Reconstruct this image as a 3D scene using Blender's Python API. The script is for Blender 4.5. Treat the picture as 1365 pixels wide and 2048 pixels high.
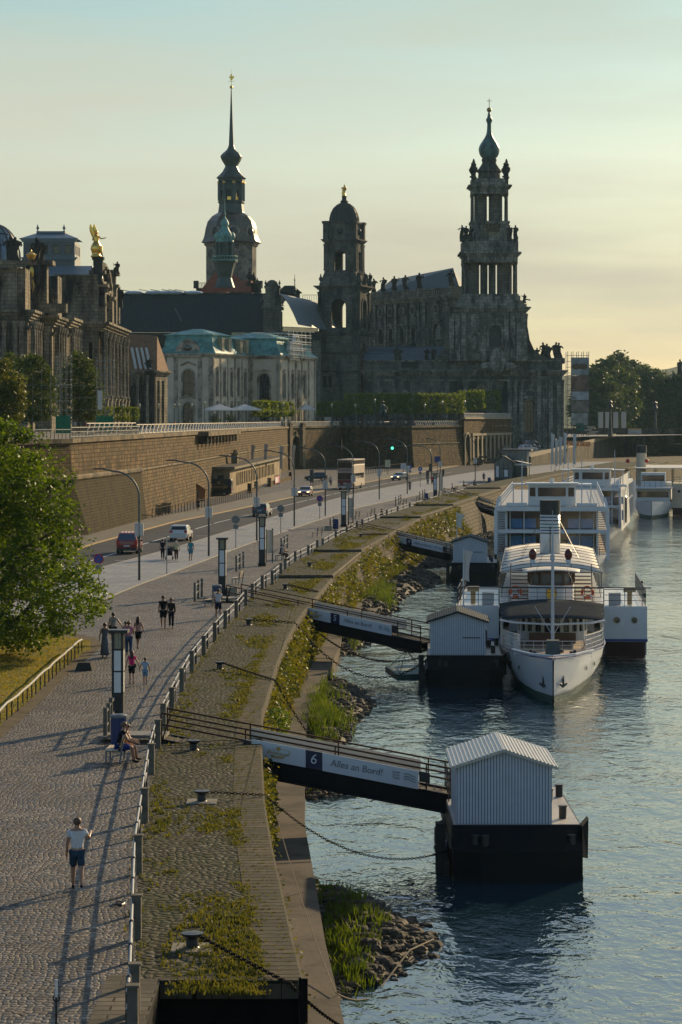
import bpy, bmesh, math, random
from mathutils import Vector, Matrix, noise
R=math.radians; PI=math.pi
random.seed(7)
sc=bpy.context.scene; COL=sc.collection
for o in list(bpy.data.objects): bpy.data.objects.remove(o)
# ---------------- camera ----------------
F=5200.0; HZ=838.0; CX=682.5; H=11.5; WZ=-3.6
cam=bpy.data.cameras.new('camera'); camo=bpy.data.objects.new('camera',cam); COL.objects.link(camo)
camo.location=(0,0,H); camo.rotation_euler=(R(90),0,0)
cam.sensor_fit='VERTICAL'; cam.sensor_height=36; cam.lens=36*F/2048
cam.shift_y=-(1024-HZ)/2048; cam.clip_start=1; cam.clip_end=12000
sc.camera=camo
# ---------------- light -----------------
SAZ,SEL=30.0,18.0
W=bpy.data.worlds.new('World'); sc.world=W; W.use_nodes=True
nt=W.node_tree; nt.nodes.clear(); N=nt.nodes.new; L=nt.links.new
out=N('ShaderNodeOutputWorld'); bg=N('ShaderNodeBackground'); sky=N('ShaderNodeTexSky')
sky.sky_type='NISHITA'; sky.sun_disc=False; sky.sun_elevation=R(SEL); sky.sun_rotation=R(SAZ)
sky.air_density=1.0; sky.dust_density=0.6; sky.ozone_density=1.6; sky.altitude=100
tc=N('ShaderNodeTexCoord'); mp=N('ShaderNodeMapping'); mp.inputs['Scale'].default_value=(1.2,1.2,9)
ns=N('ShaderNodeTexNoise'); ns.inputs['Scale'].default_value=2.6; ns.inputs['Detail'].default_value=6; ns.inputs['Roughness'].default_value=.55
cr=N('ShaderNodeValToRGB'); cr.color_ramp.elements[0].position=.42; cr.color_ramp.elements[1].position=.72
cr.color_ramp.elements[0].color=(.38,.38,.38,1); cr.color_ramp.elements[1].color=(1,1,1,1)
# thin veil of high cloud, and the warm band of evening air that lies along the horizon
mx=N('ShaderNodeMixRGB'); mx.inputs[2].default_value=(7.5,6.8,6.1,1)
sp=N('ShaderNodeSeparateXYZ'); rm=N('ShaderNodeValToRGB')
E=rm.color_ramp.elements; E[0].position=.0; E[0].color=(.62,.60,.53,1); E[1].position=.17; E[1].color=(.66,.84,.78,1); e=E.new(.42); e.color=(.84,1.08,1.45,1); e=E.new(.8); e.color=(.42,.55,.66,1)
e=E.new(.05); e.color=(.72,.73,.63,1); e=E.new(.10); e.color=(.83,.87,.76,1)
mu=N('ShaderNodeMixRGB'); mu.blend_type='MULTIPLY'; mu.inputs[0].default_value=1
L(tc.outputs['Generated'],mp.inputs[0]); L(mp.outputs[0],ns.inputs['Vector']); L(ns.outputs[0],cr.inputs[0])
dp=N('ShaderNodeVectorMath'); dp.operation='DOT_PRODUCT'; dp.inputs[1].default_value=(math.sin(R(SAZ))*math.cos(R(SEL)),math.cos(R(SAZ))*math.cos(R(SEL)),math.sin(R(SEL)))
mr=N('ShaderNodeMapRange'); mr.inputs[1].default_value=-.1; mr.inputs[2].default_value=.85; mr.inputs[3].default_value=.10; mr.inputs[4].default_value=1; L(tc.outputs['Generated'],dp.inputs[0]); L(dp.outputs['Value'],mr.inputs[0])
mm=N('ShaderNodeMath'); mm.operation='MULTIPLY'; L(cr.outputs[0],mm.inputs[0]); L(mr.outputs[0],mm.inputs[1]); L(mm.outputs[0],mx.inputs[0]); L(sky.outputs[0],mx.inputs[1])
L(tc.outputs['Generated'],sp.inputs[0]); L(sp.outputs[2],rm.inputs[0])
L(mx.outputs[0],mu.inputs[1]); L(rm.outputs[0],mu.inputs[2])
L(mu.outputs[0],bg.inputs[0]); L(bg.outputs[0],out.inputs[0]); bg.inputs[1].default_value=.095
sl=bpy.data.lights.new('sun','SUN'); sl.energy=5.0; sl.angle=R(.6); sl.color=(1.0,.75,.43)
so=bpy.data.objects.new('sun',sl); COL.objects.link(so)
sd=Vector((math.sin(R(SAZ))*math.cos(R(SEL)),math.cos(R(SAZ))*math.cos(R(SEL)),math.sin(R(SEL))))
so.rotation_euler=sd.to_track_quat('Z','Y').to_euler(); so.location=(60,100,90)
sc.view_settings.view_transform='Standard'; sc.view_settings.look='None'; sc.view_settings.exposure=.25; sc.view_settings.gamma=1
sc.render.resolution_x=682; sc.render.resolution_y=1024
# ---------------- placing ----------------
def G(px,py,z=0.0):
    t=(H-z)/(py-HZ); return Vector(((px-CX)*t,F*t,z))
def V(px,py,t): return Vector(((px-CX)*t,F*t,H-(py-HZ)*t))
def interp(pts,k,i=0,j=1):
    # value j at key i of sorted tuples
    if k<=pts[0][i]: a,b=pts[0],pts[1]
    elif k>=pts[-1][i]: a,b=pts[-2],pts[-1]
    else:
        for a,b in zip(pts,pts[1:]):
            if a[i]<=k<=b[i]: break
    return a[j]+(b[j]-a[j])*(k-a[i])/((b[i]-a[i]) or 1)
# ---------------- mesh builder ----------------
class MB:
    def __init__(s,M=None): s.v=[]; s.f=[]; s.M=M; s.sm=[]; s.smooth=False
    def add(s,vs,fs):
        b=len(s.v)
        if s.M is not None: vs=[tuple(s.M@Vector(p)) for p in vs]
        s.v.extend([tuple(p) for p in vs]); s.f.extend([tuple(i+b for i in f) for f in fs]); s.sm.extend([s.smooth]*len(fs)); return s
    def face(s,*p): return s.add(p,[tuple(range(len(p)))])
    def box(s,x0,x1,y0,y1,z0,z1):
        return s.add([(x0,y0,z0),(x1,y0,z0),(x1,y1,z0),(x0,y1,z0),(x0,y0,z1),(x1,y0,z1),(x1,y1,z1),(x0,y1,z1)],
            [(0,3,2,1),(4,5,6,7),(0,1,5,4),(1,2,6,5),(2,3,7,6),(3,0,4,7)])
    def cb(s,x,y,z0,z1,w,d): return s.box(x-w/2,x+w/2,y-d/2,y+d/2,z0,z1)
    def prism(s,poly,z0,z1,top=1.0):
        n=len(poly); cx=sum(p[0] for p in poly)/n; cy=sum(p[1] for p in poly)/n
        a=sum(poly[i][0]*poly[(i+1)%n][1]-poly[(i+1)%n][0]*poly[i][1] for i in range(n))
        if a<0: poly=poly[::-1]
        vs=[(p[0],p[1],z0) for p in poly]+[(cx+(p[0]-cx)*top,cy+(p[1]-cy)*top,z1) for p in poly]
        return s.add(vs,[tuple(range(n))[::-1],tuple(range(n,2*n))]+[(i,(i+1)%n,n+(i+1)%n,n+i) for i in range(n)])
    def ext(s,poly,y0,y1):   # outline in x,z extruded along y
        n=len(poly); a=sum(poly[i][0]*poly[(i+1)%n][1]-poly[(i+1)%n][0]*poly[i][1] for i in range(n))
        if a<0: poly=poly[::-1]
        vs=[(p[0],y0,p[1]) for p in poly]+[(p[0],y1,p[1]) for p in poly]
        return s.add(vs,[tuple(range(n)),tuple(range(n,2*n))[::-1]]+[((i+1)%n,i,n+i,n+(i+1)%n) for i in range(n)])
    def exx(s,poly,x0,x1):   # outline in y,z extruded along x
        n=len(poly); a=sum(poly[i][0]*poly[(i+1)%n][1]-poly[(i+1)%n][0]*poly[i][1] for i in range(n))
        if a<0: poly=poly[::-1]
        vs=[(x0,p[0],p[1]) for p in poly]+[(x1,p[0],p[1]) for p in poly]
        return s.add(vs,[tuple(range(n))[::-1],tuple(range(n,2*n))]+[(i,(i+1)%n,n+(i+1)%n,n+i) for i in range(n)])
    def lathe(s,x,y,prof,n=12,rot=0,sq=None):
        vs=[];fs=[];m=len(prof)
        for r,z in prof:
            for k in range(n):
                a=rot+2*PI*k/n; vs.append((x+r*math.cos(a),y+r*math.sin(a),z))
        for i in range(m-1):
            for k in range(n):
                fs.append((i*n+k,i*n+(k+1)%n,(i+1)*n+(k+1)%n,(i+1)*n+k))
        if prof[0][0]>1e-3: fs.append(tuple(range(n))[::-1])
        if prof[-1][0]>1e-3: fs.append(tuple(range((m-1)*n,m*n)))
        if prof[-1][1]<prof[0][1]: fs=[f[::-1] for f in fs]
        return s.add(vs,fs)
    def cyl(s,x,y,z0,z1,r,r1=None,n=10): return s.lathe(x,y,[(r,z0),(r if r1 is None else r1,z1)],n)
    def tube(s,pts,r,n=6,cap=True,sc_=(1,1)):
        pts=[Vector(p) for p in pts]; m=len(pts); rs=r if isinstance(r,(list,tuple)) else [r]*m
        vs=[];fs=[];pu=None
        for i,p in enumerate(pts):
            d=(pts[min(i+1,m-1)]-pts[max(i-1,0)]).normalized()
            if pu is None:
                pu=d.cross(Vector((0,0,1)))
                if pu.length<.05: pu=d.cross(Vector((0,1,0)))
            pu=(pu-d*pu.dot(d)); pu=pu.normalized() if pu.length>1e-6 else d.orthogonal().normalized()
            w=d.cross(pu)
            for k in range(n):
                a=2*PI*k/n+PI/n; vs.append(tuple(p+pu*(math.cos(a)*rs[i]*sc_[0])+w*(math.sin(a)*rs[i]*sc_[1])))
        for i in range(m-1):
            for k in range(n): fs.append((i*n+k,i*n+(k+1)%n,(i+1)*n+(k+1)%n,(i+1)*n+k))
        if cap: fs+= [tuple(range(n))[::-1],tuple(range((m-1)*n,m*n))]
        return s.add(vs,fs)
    def bar(s,p,q,w,h=None):
        h=w if h is None else h; p=Vector(p);q=Vector(q); d=(q-p).normalized(); u=d.cross(Vector((0,0,1)))
        u=Vector((1,0,0)) if u.length<1e-4 else u.normalized(); v=u.cross(d)
        vs=[tuple(c+u*(a*w/2)+v*(b*h/2)) for c in (p,q) for a,b in ((-1,-1),(1,-1),(1,1),(-1,1))]
        return s.add(vs,[(0,1,2,3),(7,6,5,4),(1,0,4,5),(2,1,5,6),(3,2,6,7),(0,3,7,4)])
    def sph(s,x,y,z,r,k=(1,1,1),n=10,m=7):
        return s_lath(s,x,y,z,r,k,n,m)
    def torus(s,c,Rr,r,n=16,m=6,M=None):
        vs=[];fs=[]
        for i in range(n):
            a=2*PI*i/n
            for j in range(m):
                b=2*PI*j/m; p=Vector(((Rr+r*math.cos(b))*math.cos(a),(Rr+r*math.cos(b))*math.sin(a),r*math.sin(b)))
                if M: p=M@p
                vs.append(tuple(p+Vector(c)))
        for i in range(n):
            for j in range(m): fs.append((i*m+j,((i+1)%n)*m+j,((i+1)%n)*m+(j+1)%m,i*m+(j+1)%m))
        return s.add(vs,fs)
    def build(s,name,mat,parent=None,loc=None,smooth=None,bevel=None):
        me=bpy.data.meshes.new(name); me.from_pydata(s.v,[],s.f)
        uv=me.uv_layers.new(name='UVMap'); d=uv.data
        for p in me.polygons:
            n=p.normal; 
            if abs(n.z)>.75:
                for li in p.loop_indices:
                    c=s.v[me.loops[li].vertex_index]; d[li].uv=(c[0],c[1])
            else:
                l=math.hypot(n.x,n.y) or 1; tx,ty=-n.y/l,n.x/l
                for li in p.loop_indices:
                    c=s.v[me.loops[li].vertex_index]; d[li].uv=(c[0]*tx+c[1]*ty,c[2])
        if smooth is None: me.polygons.foreach_set('use_smooth',s.sm)
        elif smooth: me.polygons.foreach_set('use_smooth',[True]*len(me.polygons))
        for m_ in (mat if isinstance(mat,(list,tuple)) else [mat]): me.materials.append(m_)
        o=bpy.data.objects.new(name,me); COL.objects.link(o)
        if parent: o.parent=parent
        if loc: o.location=loc
        if bevel:
            b=o.modifiers.new('bevel','BEVEL'); b.width=bevel; b.segments=1; b.limit_method='ANGLE'
        return o
def s_lath(s,x,y,z,r,k,n,m):
    prof=[(max(r*math.sin(PI*i/m),0),-r*math.cos(PI*i/m)) for i in range(m+1)]
    vs=[];fs=[]
    for i,(rr,zz) in enumerate(prof):
        for j in range(n):
            a=2*PI*j/n; vs.append((x+rr*math.cos(a)*k[0],y+rr*math.sin(a)*k[1],z+zz*k[2]))
    for i in range(m):
        for j in range(n): fs.append((i*n+j,i*n+(j+1)%n,(i+1)*n+(j+1)%n,(i+1)*n+j))
    return s.add(vs,fs)
def thing(name,label,cat,loc=(0,0,0),rotz=0,group=None):
    o=bpy.data.objects.new(name,None); COL.objects.link(o); o.location=loc; o.rotation_euler=(0,0,rotz); o.empty_display_size=.3
    return tag(o,label,cat,group)
def tag(o,label=None,cat=None,group=None,kind=None):
    if label: o['label']=label
    if cat: o['category']=cat
    if group: o['group']=group
    if kind: o['kind']=kind
    return o
KIDS={}
def kids(o):
    return [c for c in bpy.data.objects if c.parent==o]
def dup(root,loc,rotz=None,label=None,group=None,scale=None):
    def cp(o,par):
        c=o.copy(); COL.objects.link(c)
        if par is not None: c.parent=par
        for k in kids(o): cp(k,c)
        return c
    r=cp(root,None); r.location=loc
    if rotz is not None: r.rotation_euler=(0,0,rotz)
    if label: r['label']=label
    if group: r['group']=group
    if scale: r.scale=scale
    return r
def text_mesh(body,size,mat,parent,M,name='lettering',extrude=.004,align='CENTER',sx=1.0):
    cu=bpy.data.curves.new('txt','FONT'); cu.body=body; cu.size=size; cu.extrude=extrude; cu.align_x=align; cu.align_y='CENTER'; cu.resolution_u=3
    o=bpy.data.objects.new('txt',cu); COL.objects.link(o)
    bpy.context.view_layer.update()
    dg=bpy.context.evaluated_depsgraph_get(); me=bpy.data.meshes.new_from_object(o.evaluated_get(dg))
    bpy.data.objects.remove(o)
    me.transform(M@Matrix.Diagonal((sx,1,1,1))); me.materials.clear(); me.materials.append(mat)
    ob=bpy.data.objects.new(name,me); COL.objects.link(ob)
    if parent: ob.parent=parent
    return ob
# ---------------- materials ----------------
MATS={}
def mat(name,col,rough=.7,metal=0,var=.25,vs=3.0,bump=0,bs=20,spec=None,coat=0,stain=None,ss=.15,trans=0,aniso=None,coord='Object'):
    if name in MATS: return MATS[name]
    m=bpy.data.materials.new(name); m.use_nodes=True; t=m.node_tree; b=t.nodes['Principled BSDF']; N=t.nodes.new; L=t.links.new
    b.inputs['Roughness'].default_value=rough; b.inputs['Metallic'].default_value=metal
    if spec is None and rough>=.65 and not metal: spec=.08
    if spec is not None: b.inputs['Specular IOR Level'].default_value=spec
    if coat: b.inputs['Coat Weight'].default_value=coat; b.inputs['Coat Roughness'].default_value=.05
    if trans: b.inputs['Transmission Weight'].default_value=trans
    b.inputs['Base Color'].default_value=(*col,1)
    if var or bump or stain:
        tc=N('ShaderNodeTexCoord'); src=tc.outputs[coord]
        if aniso:
            mp=N('ShaderNodeMapping'); mp.inputs['Scale'].default_value=aniso; L(src,mp.inputs[0]); src=mp.outputs[0]
    if var:
        n=N('ShaderNodeTexNoise'); n.inputs['Scale'].default_value=vs; n.inputs['Detail'].default_value=6; n.inputs['Roughness'].default_value=.62
        r=N('ShaderNodeValToRGB'); r.color_ramp.elements[0].position=.3; r.color_ramp.elements[1].position=.7
        a=tuple(max(0,c*(1-var)) for c in col); c2=tuple(min(1,c*(1+var)) for c in col)
        r.color_ramp.elements[0].color=(*a,1); r.color_ramp.elements[1].color=(*c2,1)
        L(src,n.inputs['Vector']); L(n.outputs[0],r.inputs[0]); cur=r.outputs[0]
        if stain:
            n2=N('ShaderNodeTexNoise'); n2.inputs['Scale'].default_value=ss; n2.inputs['Detail'].default_value=8; n2.inputs['Roughness'].default_value=.7
            r2=N('ShaderNodeValToRGB'); r2.color_ramp.elements[0].position=.45; r2.color_ramp.elements[1].position=.6
            mx=N('ShaderNodeMixRGB'); mx.inputs[2].default_value=(*stain,1)
            L(src,n2.inputs['Vector']); L(n2.outputs[0],r2.inputs[0]); L(r2.outputs[0],mx.inputs[0]); L(cur,mx.inputs[1]); cur=mx.outputs[0]
        L(cur,b.inputs['Base Color'])
    if bump:
        n3=N('ShaderNodeTexNoise'); n3.inputs['Scale'].default_value=bs; n3.inputs['Detail'].default_value=4
        bp=N('ShaderNodeBump'); bp.inputs['Strength'].default_value=bump; bp.inputs['Distance'].default_value=.05
        L(src,n3.inputs['Vector']); L(n3.outputs[0],bp.inputs['Height']); L(bp.outputs[0],b.inputs['Normal'])
    MATS[name]=m; return m
def brickmat(name,c1,c2,mortar,bw,bh,rough=.85,ms=.02,bump=.5,stain=None,ss=.12,off=.5,dist=.05,wob=0,squash=1,var=.35,spec=None,streak=True,msm=.3):
    if name in MATS: return MATS[name]
    m=bpy.data.materials.new(name); m.use_nodes=True; t=m.node_tree; b=t.nodes['Principled BSDF']; N=t.nodes.new; L=t.links.new
    b.inputs['Roughness'].default_value=rough
    if spec is None: spec=.06 if rough>=.8 else .15
    b.inputs['Specular IOR Level'].default_value=spec
    tc=N('ShaderNodeTexCoord'); src=tc.outputs['UV']
    if wob:
        n0=N('ShaderNodeTexNoise'); n0.inputs['Scale'].default_value=1.3; n0.inputs['Detail'].default_value=3
        a0=N('ShaderNodeVectorMath'); a0.operation='MULTIPLY_ADD'; a0.inputs[1].default_value=(wob,wob,0)
        L(src,n0.inputs['Vector']); L(n0.outputs['Color'],a0.inputs[0]); L(src,a0.inputs[2]); src=a0.outputs[0]
    br=N('ShaderNodeTexBrick'); br.inputs['Scale'].default_value=1; br.inputs['Brick Width'].default_value=bw; br.inputs['Row Height'].default_value=bh
    br.inputs['Mortar Size'].default_value=ms; br.inputs['Mortar Smooth'].default_value=msm; br.offset=off; br.squash=squash
    br.inputs['Color1'].default_value=(*c1,1); br.inputs['Color2'].default_value=(*c2,1); br.inputs['Mortar'].default_value=(*mortar,1); br.inputs['Bias'].default_value=0
    L(src,br.inputs['Vector']); cur=br.outputs['Color']
    n=N('ShaderNodeTexNoise'); n.inputs['Scale'].default_value=1.7; n.inputs['Detail'].default_value=8; n.inputs['Roughness'].default_value=.65
    L(tc.outputs['UV'],n.inputs['Vector'])
    r=N('ShaderNodeValToRGB'); r.color_ramp.elements[0].position=.3; r.color_ramp.elements[1].position=.72
    r.color_ramp.elements[0].color=(1-var,1-var,1-var,1); r.color_ramp.elements[1].color=(1+var*.5,)*3+(1,)
    mu=N('ShaderNodeMixRGB'); mu.blend_type='MULTIPLY'; mu.inputs[0].default_value=1
    L(n.outputs[0],r.inputs[0]); L(cur,mu.inputs[1]); L(r.outputs[0],mu.inputs[2]); cur=mu.outputs[0]
    if stain:
        mp=N('ShaderNodeMapping'); mp.inputs['Scale'].default_value=(2.2,.6,1) if streak else (1,1,1)
        n2=N('ShaderNodeTexNoise'); n2.inputs['Scale'].default_value=ss; n2.inputs['Detail'].default_value=9; n2.inputs['Roughness'].default_value=.68
        r2=N('ShaderNodeValToRGB'); r2.color_ramp.elements[0].position=.44; r2.color_ramp.elements[1].position=.62
        mx=N('ShaderNodeMixRGB'); mx.inputs[2].default_value=(*stain,1)
        L(tc.outputs['UV'],mp.inputs[0]); L(mp.outputs[0],n2.inputs['Vector']); L(n2.outputs[0],r2.inputs[0]); L(r2.outputs[0],mx.inputs[0]); L(cur,mx.inputs[1]); cur=mx.outputs[0]
    L(cur,b.inputs['Base Color'])
    if bump:
        iv=N('ShaderNodeMath'); iv.operation='SUBTRACT'; iv.inputs[0].default_value=1
        L(br.outputs['Fac'],iv.inputs[1])
        ad=N('ShaderNodeMath'); ad.operation='MULTIPLY_ADD'; ad.inputs[1].default_value=.6
        L(n.outputs[0],ad.inputs[0]); L(iv.outputs[0],ad.inputs[2])
        bp=N('ShaderNodeBump'); bp.inputs['Strength'].default_value=bump; bp.inputs['Distance'].default_value=dist
        L(ad.outputs[0],bp.inputs['Height']); L(bp.outputs[0],b.inputs['Normal'])
    MATS[name]=m; return m
def settmat(name,c1,c2,joint,sx,sy,rough=.6,bump=1,dist=.05,stain=None,ss=.3,rnd=.75,spec=.5,jw=.07,bands=False):
    m=bpy.data.materials.new(name); m.use_nodes=True; t=m.node_tree; b=t.nodes['Principled BSDF']; N=t.nodes.new; L=t.links.new
    b.inputs['Specular IOR Level'].default_value=spec
    tc=N('ShaderNodeTexCoord'); n0=N('ShaderNodeTexNoise'); n0.inputs['Scale'].default_value=.35; n0.inputs['Detail'].default_value=2
    a0=N('ShaderNodeVectorMath'); a0.operation='MULTIPLY_ADD'; a0.inputs[1].default_value=(.9,.9,0)
    L(tc.outputs['Object'],n0.inputs['Vector']); L(n0.outputs['Color'],a0.inputs[0]); L(tc.outputs['Object'],a0.inputs[2])
    mp=N('ShaderNodeMapping'); mp.inputs['Scale'].default_value=(sx,sy,1); L(a0.outputs[0],mp.inputs[0])
    vo=N('ShaderNodeTexVoronoi'); vo.voronoi_dimensions='2D'; vo.inputs['Scale'].default_value=1; vo.inputs['Randomness'].default_value=rnd; L(mp.outputs[0],vo.inputs['Vector'])
    ve=N('ShaderNodeTexVoronoi'); ve.voronoi_dimensions='2D'; ve.feature='DISTANCE_TO_EDGE'; ve.inputs['Scale'].default_value=1; ve.inputs['Randomness'].default_value=rnd; L(mp.outputs[0],ve.inputs['Vector'])
    sp=N('ShaderNodeSeparateColor'); L(vo.outputs['Color'],sp.inputs[0])
    r=N('ShaderNodeValToRGB'); r.color_ramp.elements[0].color=(*c2,1); r.color_ramp.elements[1].color=(*c1,1); r.color_ramp.elements[0].position=.1; r.color_ramp.elements[1].position=.95; L(sp.outputs[0],r.inputs[0]); cur=r.outputs[0]
    def nm(sc,a,b_,lo,hi,det=6,src=None):
        n=N('ShaderNodeTexNoise'); n.inputs['Scale'].default_value=sc; n.inputs['Detail'].default_value=det; n.inputs['Roughness'].default_value=.65
        L(src or tc.outputs['Object'],n.inputs['Vector']); q=N('ShaderNodeValToRGB'); q.color_ramp.elements[0].position=a; q.color_ramp.elements[1].position=b_
        q.color_ramp.elements[0].color=(*lo,1); q.color_ramp.elements[1].color=(*hi,1); L(n.outputs[0],q.inputs[0]); return q.outputs[0],n.outputs[0]
    o1,n1=nm(7,.3,.7,(.65,)*3,(1.25,)*3); mu=N('ShaderNodeMixRGB'); mu.blend_type='MULTIPLY'; mu.inputs[0].default_value=1; L(cur,mu.inputs[1]); L(o1,mu.inputs[2]); cur=mu.outputs[0]
    if stain:
        o2,_=nm(ss,.42,.62,(0,0,0),(1,1,1),8); mx=N('ShaderNodeMixRGB'); mx.inputs[2].default_value=(*stain,1); L(o2,mx.inputs[0]); L(cur,mx.inputs[1])
        mh=N('ShaderNodeMixRGB'); mh.inputs[0].default_value=.6; L(cur,mh.inputs[1]); L(mx.outputs[0],mh.inputs[2]); cur=mh.outputs[0]
    j=N('ShaderNodeMapRange'); j.inputs[1].default_value=jw*.3; j.inputs[2].default_value=jw*1.6; L(ve.outputs['Distance'],j.inputs[0])
    mj=N('ShaderNodeMixRGB'); mj.inputs[1].default_value=(*joint,1); L(j.outputs[0],mj.inputs[0]); L(cur,mj.inputs[2]); L(mj.outputs[0],b.inputs['Base Color'])
    # worn stones: domed, each at its own level and tilt
    h=N('ShaderNodeMapRange'); h.inputs[1].default_value=0; h.inputs[2].default_value=jw*3.2; h.interpolation_type='SMOOTHSTEP'; L(ve.outputs['Distance'],h.inputs[0])
    ad=N('ShaderNodeMath'); ad.operation='MULTIPLY_ADD'; ad.inputs[1].default_value=.55; L(sp.outputs[1],ad.inputs[0]); L(h.outputs[0],ad.inputs[2])
    a2=N('ShaderNodeMath'); a2.operation='MULTIPLY_ADD'; a2.inputs[1].default_value=.9; L(n1,a2.inputs[0]); L(ad.outputs[0],a2.inputs[2])
    bp=N('ShaderNodeBump'); bp.inputs['Strength'].default_value=bump; bp.inputs['Distance'].default_value=dist; L(a2.outputs[0],bp.inputs['Height']); L(bp.outputs[0],b.inputs['Normal'])
    rr=N('ShaderNodeMapRange'); rr.inputs[3].default_value=rough-.12; rr.inputs[4].default_value=rough+.2; L(sp.outputs[2],rr.inputs[0]); L(rr.outputs[0],b.inputs['Roughness'])
    MATS[name]=m; return m
def leafmat(name,c1,c2,tr=.45,vs=.8):
    if name in MATS: return MATS[name]
    m=bpy.data.materials.new(name); m.use_nodes=True; t=m.node_tree; b=t.nodes['Principled BSDF']; N=t.nodes.new; L=t.links.new
    b.inputs['Roughness'].default_value=.55; b.inputs['Specular IOR Level'].default_value=.25
    tc=N('ShaderNodeTexCoord'); n=N('ShaderNodeTexNoise'); n.inputs['Scale'].default_value=vs; n.inputs['Detail'].default_value=5
    n.inputs['Roughness'].default_value=.7
    r=N('ShaderNodeValToRGB'); r.color_ramp.elements[0].position=.35; r.color_ramp.elements[1].position=.65
    r.color_ramp.elements[0].color=(*c1,1); r.color_ramp.elements[1].color=(*c2,1)
    L(tc.outputs['Object'],n.inputs['Vector']); L(n.outputs[0],r.inputs[0]); L(r.outputs[0],b.inputs['Base Color'])
    tb=N('ShaderNodeBsdfTranslucent'); mx=N('ShaderNodeMixShader'); mx.inputs[0].default_value=tr
    gm=N('ShaderNodeMixRGB'); gm.blend_type='MULTIPLY'; gm.inputs[0].default_value=1; gm.inputs[2].default_value=(1.9,1.55,.5,1)
    L(r.outputs[0],gm.inputs[1]); L(gm.outputs[0],tb.inputs['Color'])
    L(b.outputs[0],mx.inputs[1]); L(tb.outputs[0],mx.inputs[2]); L(mx.outputs[0],t.nodes['Material Output'].inputs['Surface'])
    MATS[name]=m; return m
def emitmat(name,col,s):
    if name in MATS: return MATS[name]
    m=bpy.data.materials.new(name); m.use_nodes=True; b=m.node_tree.nodes['Principled BSDF']
    b.inputs['Base Color'].default_value=(*col,1); b.inputs['Emission Color'].default_value=(*col,1); b.inputs['Emission Strength'].default_value=s
    MATS[name]=m; return m
sand=mat('sandstone',(.115,.10,.075),.85,var=.35,vs=1.2,bump=.3,bs=4,stain=(.03,.03,.028),ss=.25)
sandd=mat('dark sandstone',(.052,.050,.043),.85,var=.45,vs=.8,bump=.3,bs=4,stain=(.02,.021,.02),ss=.2)
white=mat('white paint',(.72,.73,.73),.4,var=.06,vs=1.5)
cream=mat('cream render',(.62,.54,.40),.8,var=.12,vs=.6,stain=(.40,.35,.26),ss=.12)
black=mat('black paint',(.018,.02,.022),.45,var=.2)
dark=mat('dark grey metal',(.045,.05,.055),.45,metal=.3,var=.15)
steel=mat('galvanised steel',(.35,.36,.37),.35,metal=.9,var=.1)
glassd=mat('dark window glass',(.012,.016,.022),.08,var=0,spec=.7)
gold=mat('gilded bronze',(.85,.52,.12),.3,metal=1,var=.2,vs=6)
copper=mat('verdigris copper',(.13,.34,.29),.6,var=.3,vs=1.2,stain=(.06,.17,.15),ss=.4)
copperd=mat('dark green copper',(.03,.062,.055),.5,var=.4,vs=1.2,stain=(.02,.035,.033),ss=.5)
slate=mat('dark slate roof',(.028,.040,.044),.65,var=.2,vs=.7,bump=.2,bs=6)
wood=mat('weathered wood',(.22,.17,.11),.7,var=.25,vs=6,aniso=(1,8,8))
rust=mat('rusty iron',(.06,.032,.022),.7,var=.5,vs=8)
# ================= SETTING: water, ground, quay, road =================
def struct(o,label=None,kind='structure'):
    o['kind']=kind
    if label: o['label']=label
    return o
# --- water ---
def watermat():
    m=bpy.data.materials.new('river water'); m.use_nodes=True; t=m.node_tree; b=t.nodes['Principled BSDF']; N=t.nodes.new; L=t.links.new
    b.inputs['Base Color'].default_value=(.010,.030,.045,1); b.inputs['Roughness'].default_value=.05; b.inputs['IOR'].default_value=1.7
    b.inputs['Specular IOR Level'].default_value=.9
    tc=N('ShaderNodeTexCoord')
    def nz(sc,rot,sx,sy,det,w=0):
        mp=N('ShaderNodeMapping'); mp.inputs['Rotation'].default_value=(0,0,R(rot)); mp.inputs['Scale'].default_value=(sx,sy,1)
        n=N('ShaderNodeTexNoise'); n.inputs['Scale'].default_value=sc; n.inputs['Detail'].default_value=det; n.inputs['Roughness'].default_value=.5; n.inputs['Distortion'].default_value=.6
        L(tc.outputs['Object'],mp.inputs[0]); L(mp.outputs[0],n.inputs['Vector']); return n.outputs[0]
    a=nz(1.0,14,1.1,.7,3); c=nz(.28,-20,1.,.5,3); d=nz(3.2,30,1,.7,2)
    m1=N('ShaderNodeMath'); m1.operation='MULTIPLY_ADD'; m1.inputs[1].default_value=2.2; L(c,m1.inputs[0]); L(a,m1.inputs[2])
    m2=N('ShaderNodeMath'); m2.operation='MULTIPLY_ADD'; m2.inputs[1].default_value=.34; L(d,m2.inputs[0]); L(m1.outputs[0],m2.inputs[2])
    # calmer and rougher patches drift over the river
    g=nz(.045,10,1,.6,3); r=N('ShaderNodeMapRange'); r.inputs[1].default_value=.35; r.inputs[2].default_value=.7; r.inputs[3].default_value=.35; r.inputs[4].default_value=1.0
    L(g,r.inputs[0]); m3=N('ShaderNodeMath'); m3.operation='MULTIPLY'; L(m2.outputs[0],m3.inputs[0]); L(r.outputs[0],m3.inputs[1])
    bp=N('ShaderNodeBump'); bp.inputs['Strength'].default_value=1; bp.inputs['Distance'].default_value=.105; L(m3.outputs[0],bp.inputs['Height']); L(bp.outputs[0],b.inputs['Normal'])
    return m
m=MB(); m.face((-60,20,WZ),(2500,20,WZ),(2500,5000,WZ),(-60,5000,WZ)); struct(m.build('water',watermat()))
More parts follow.
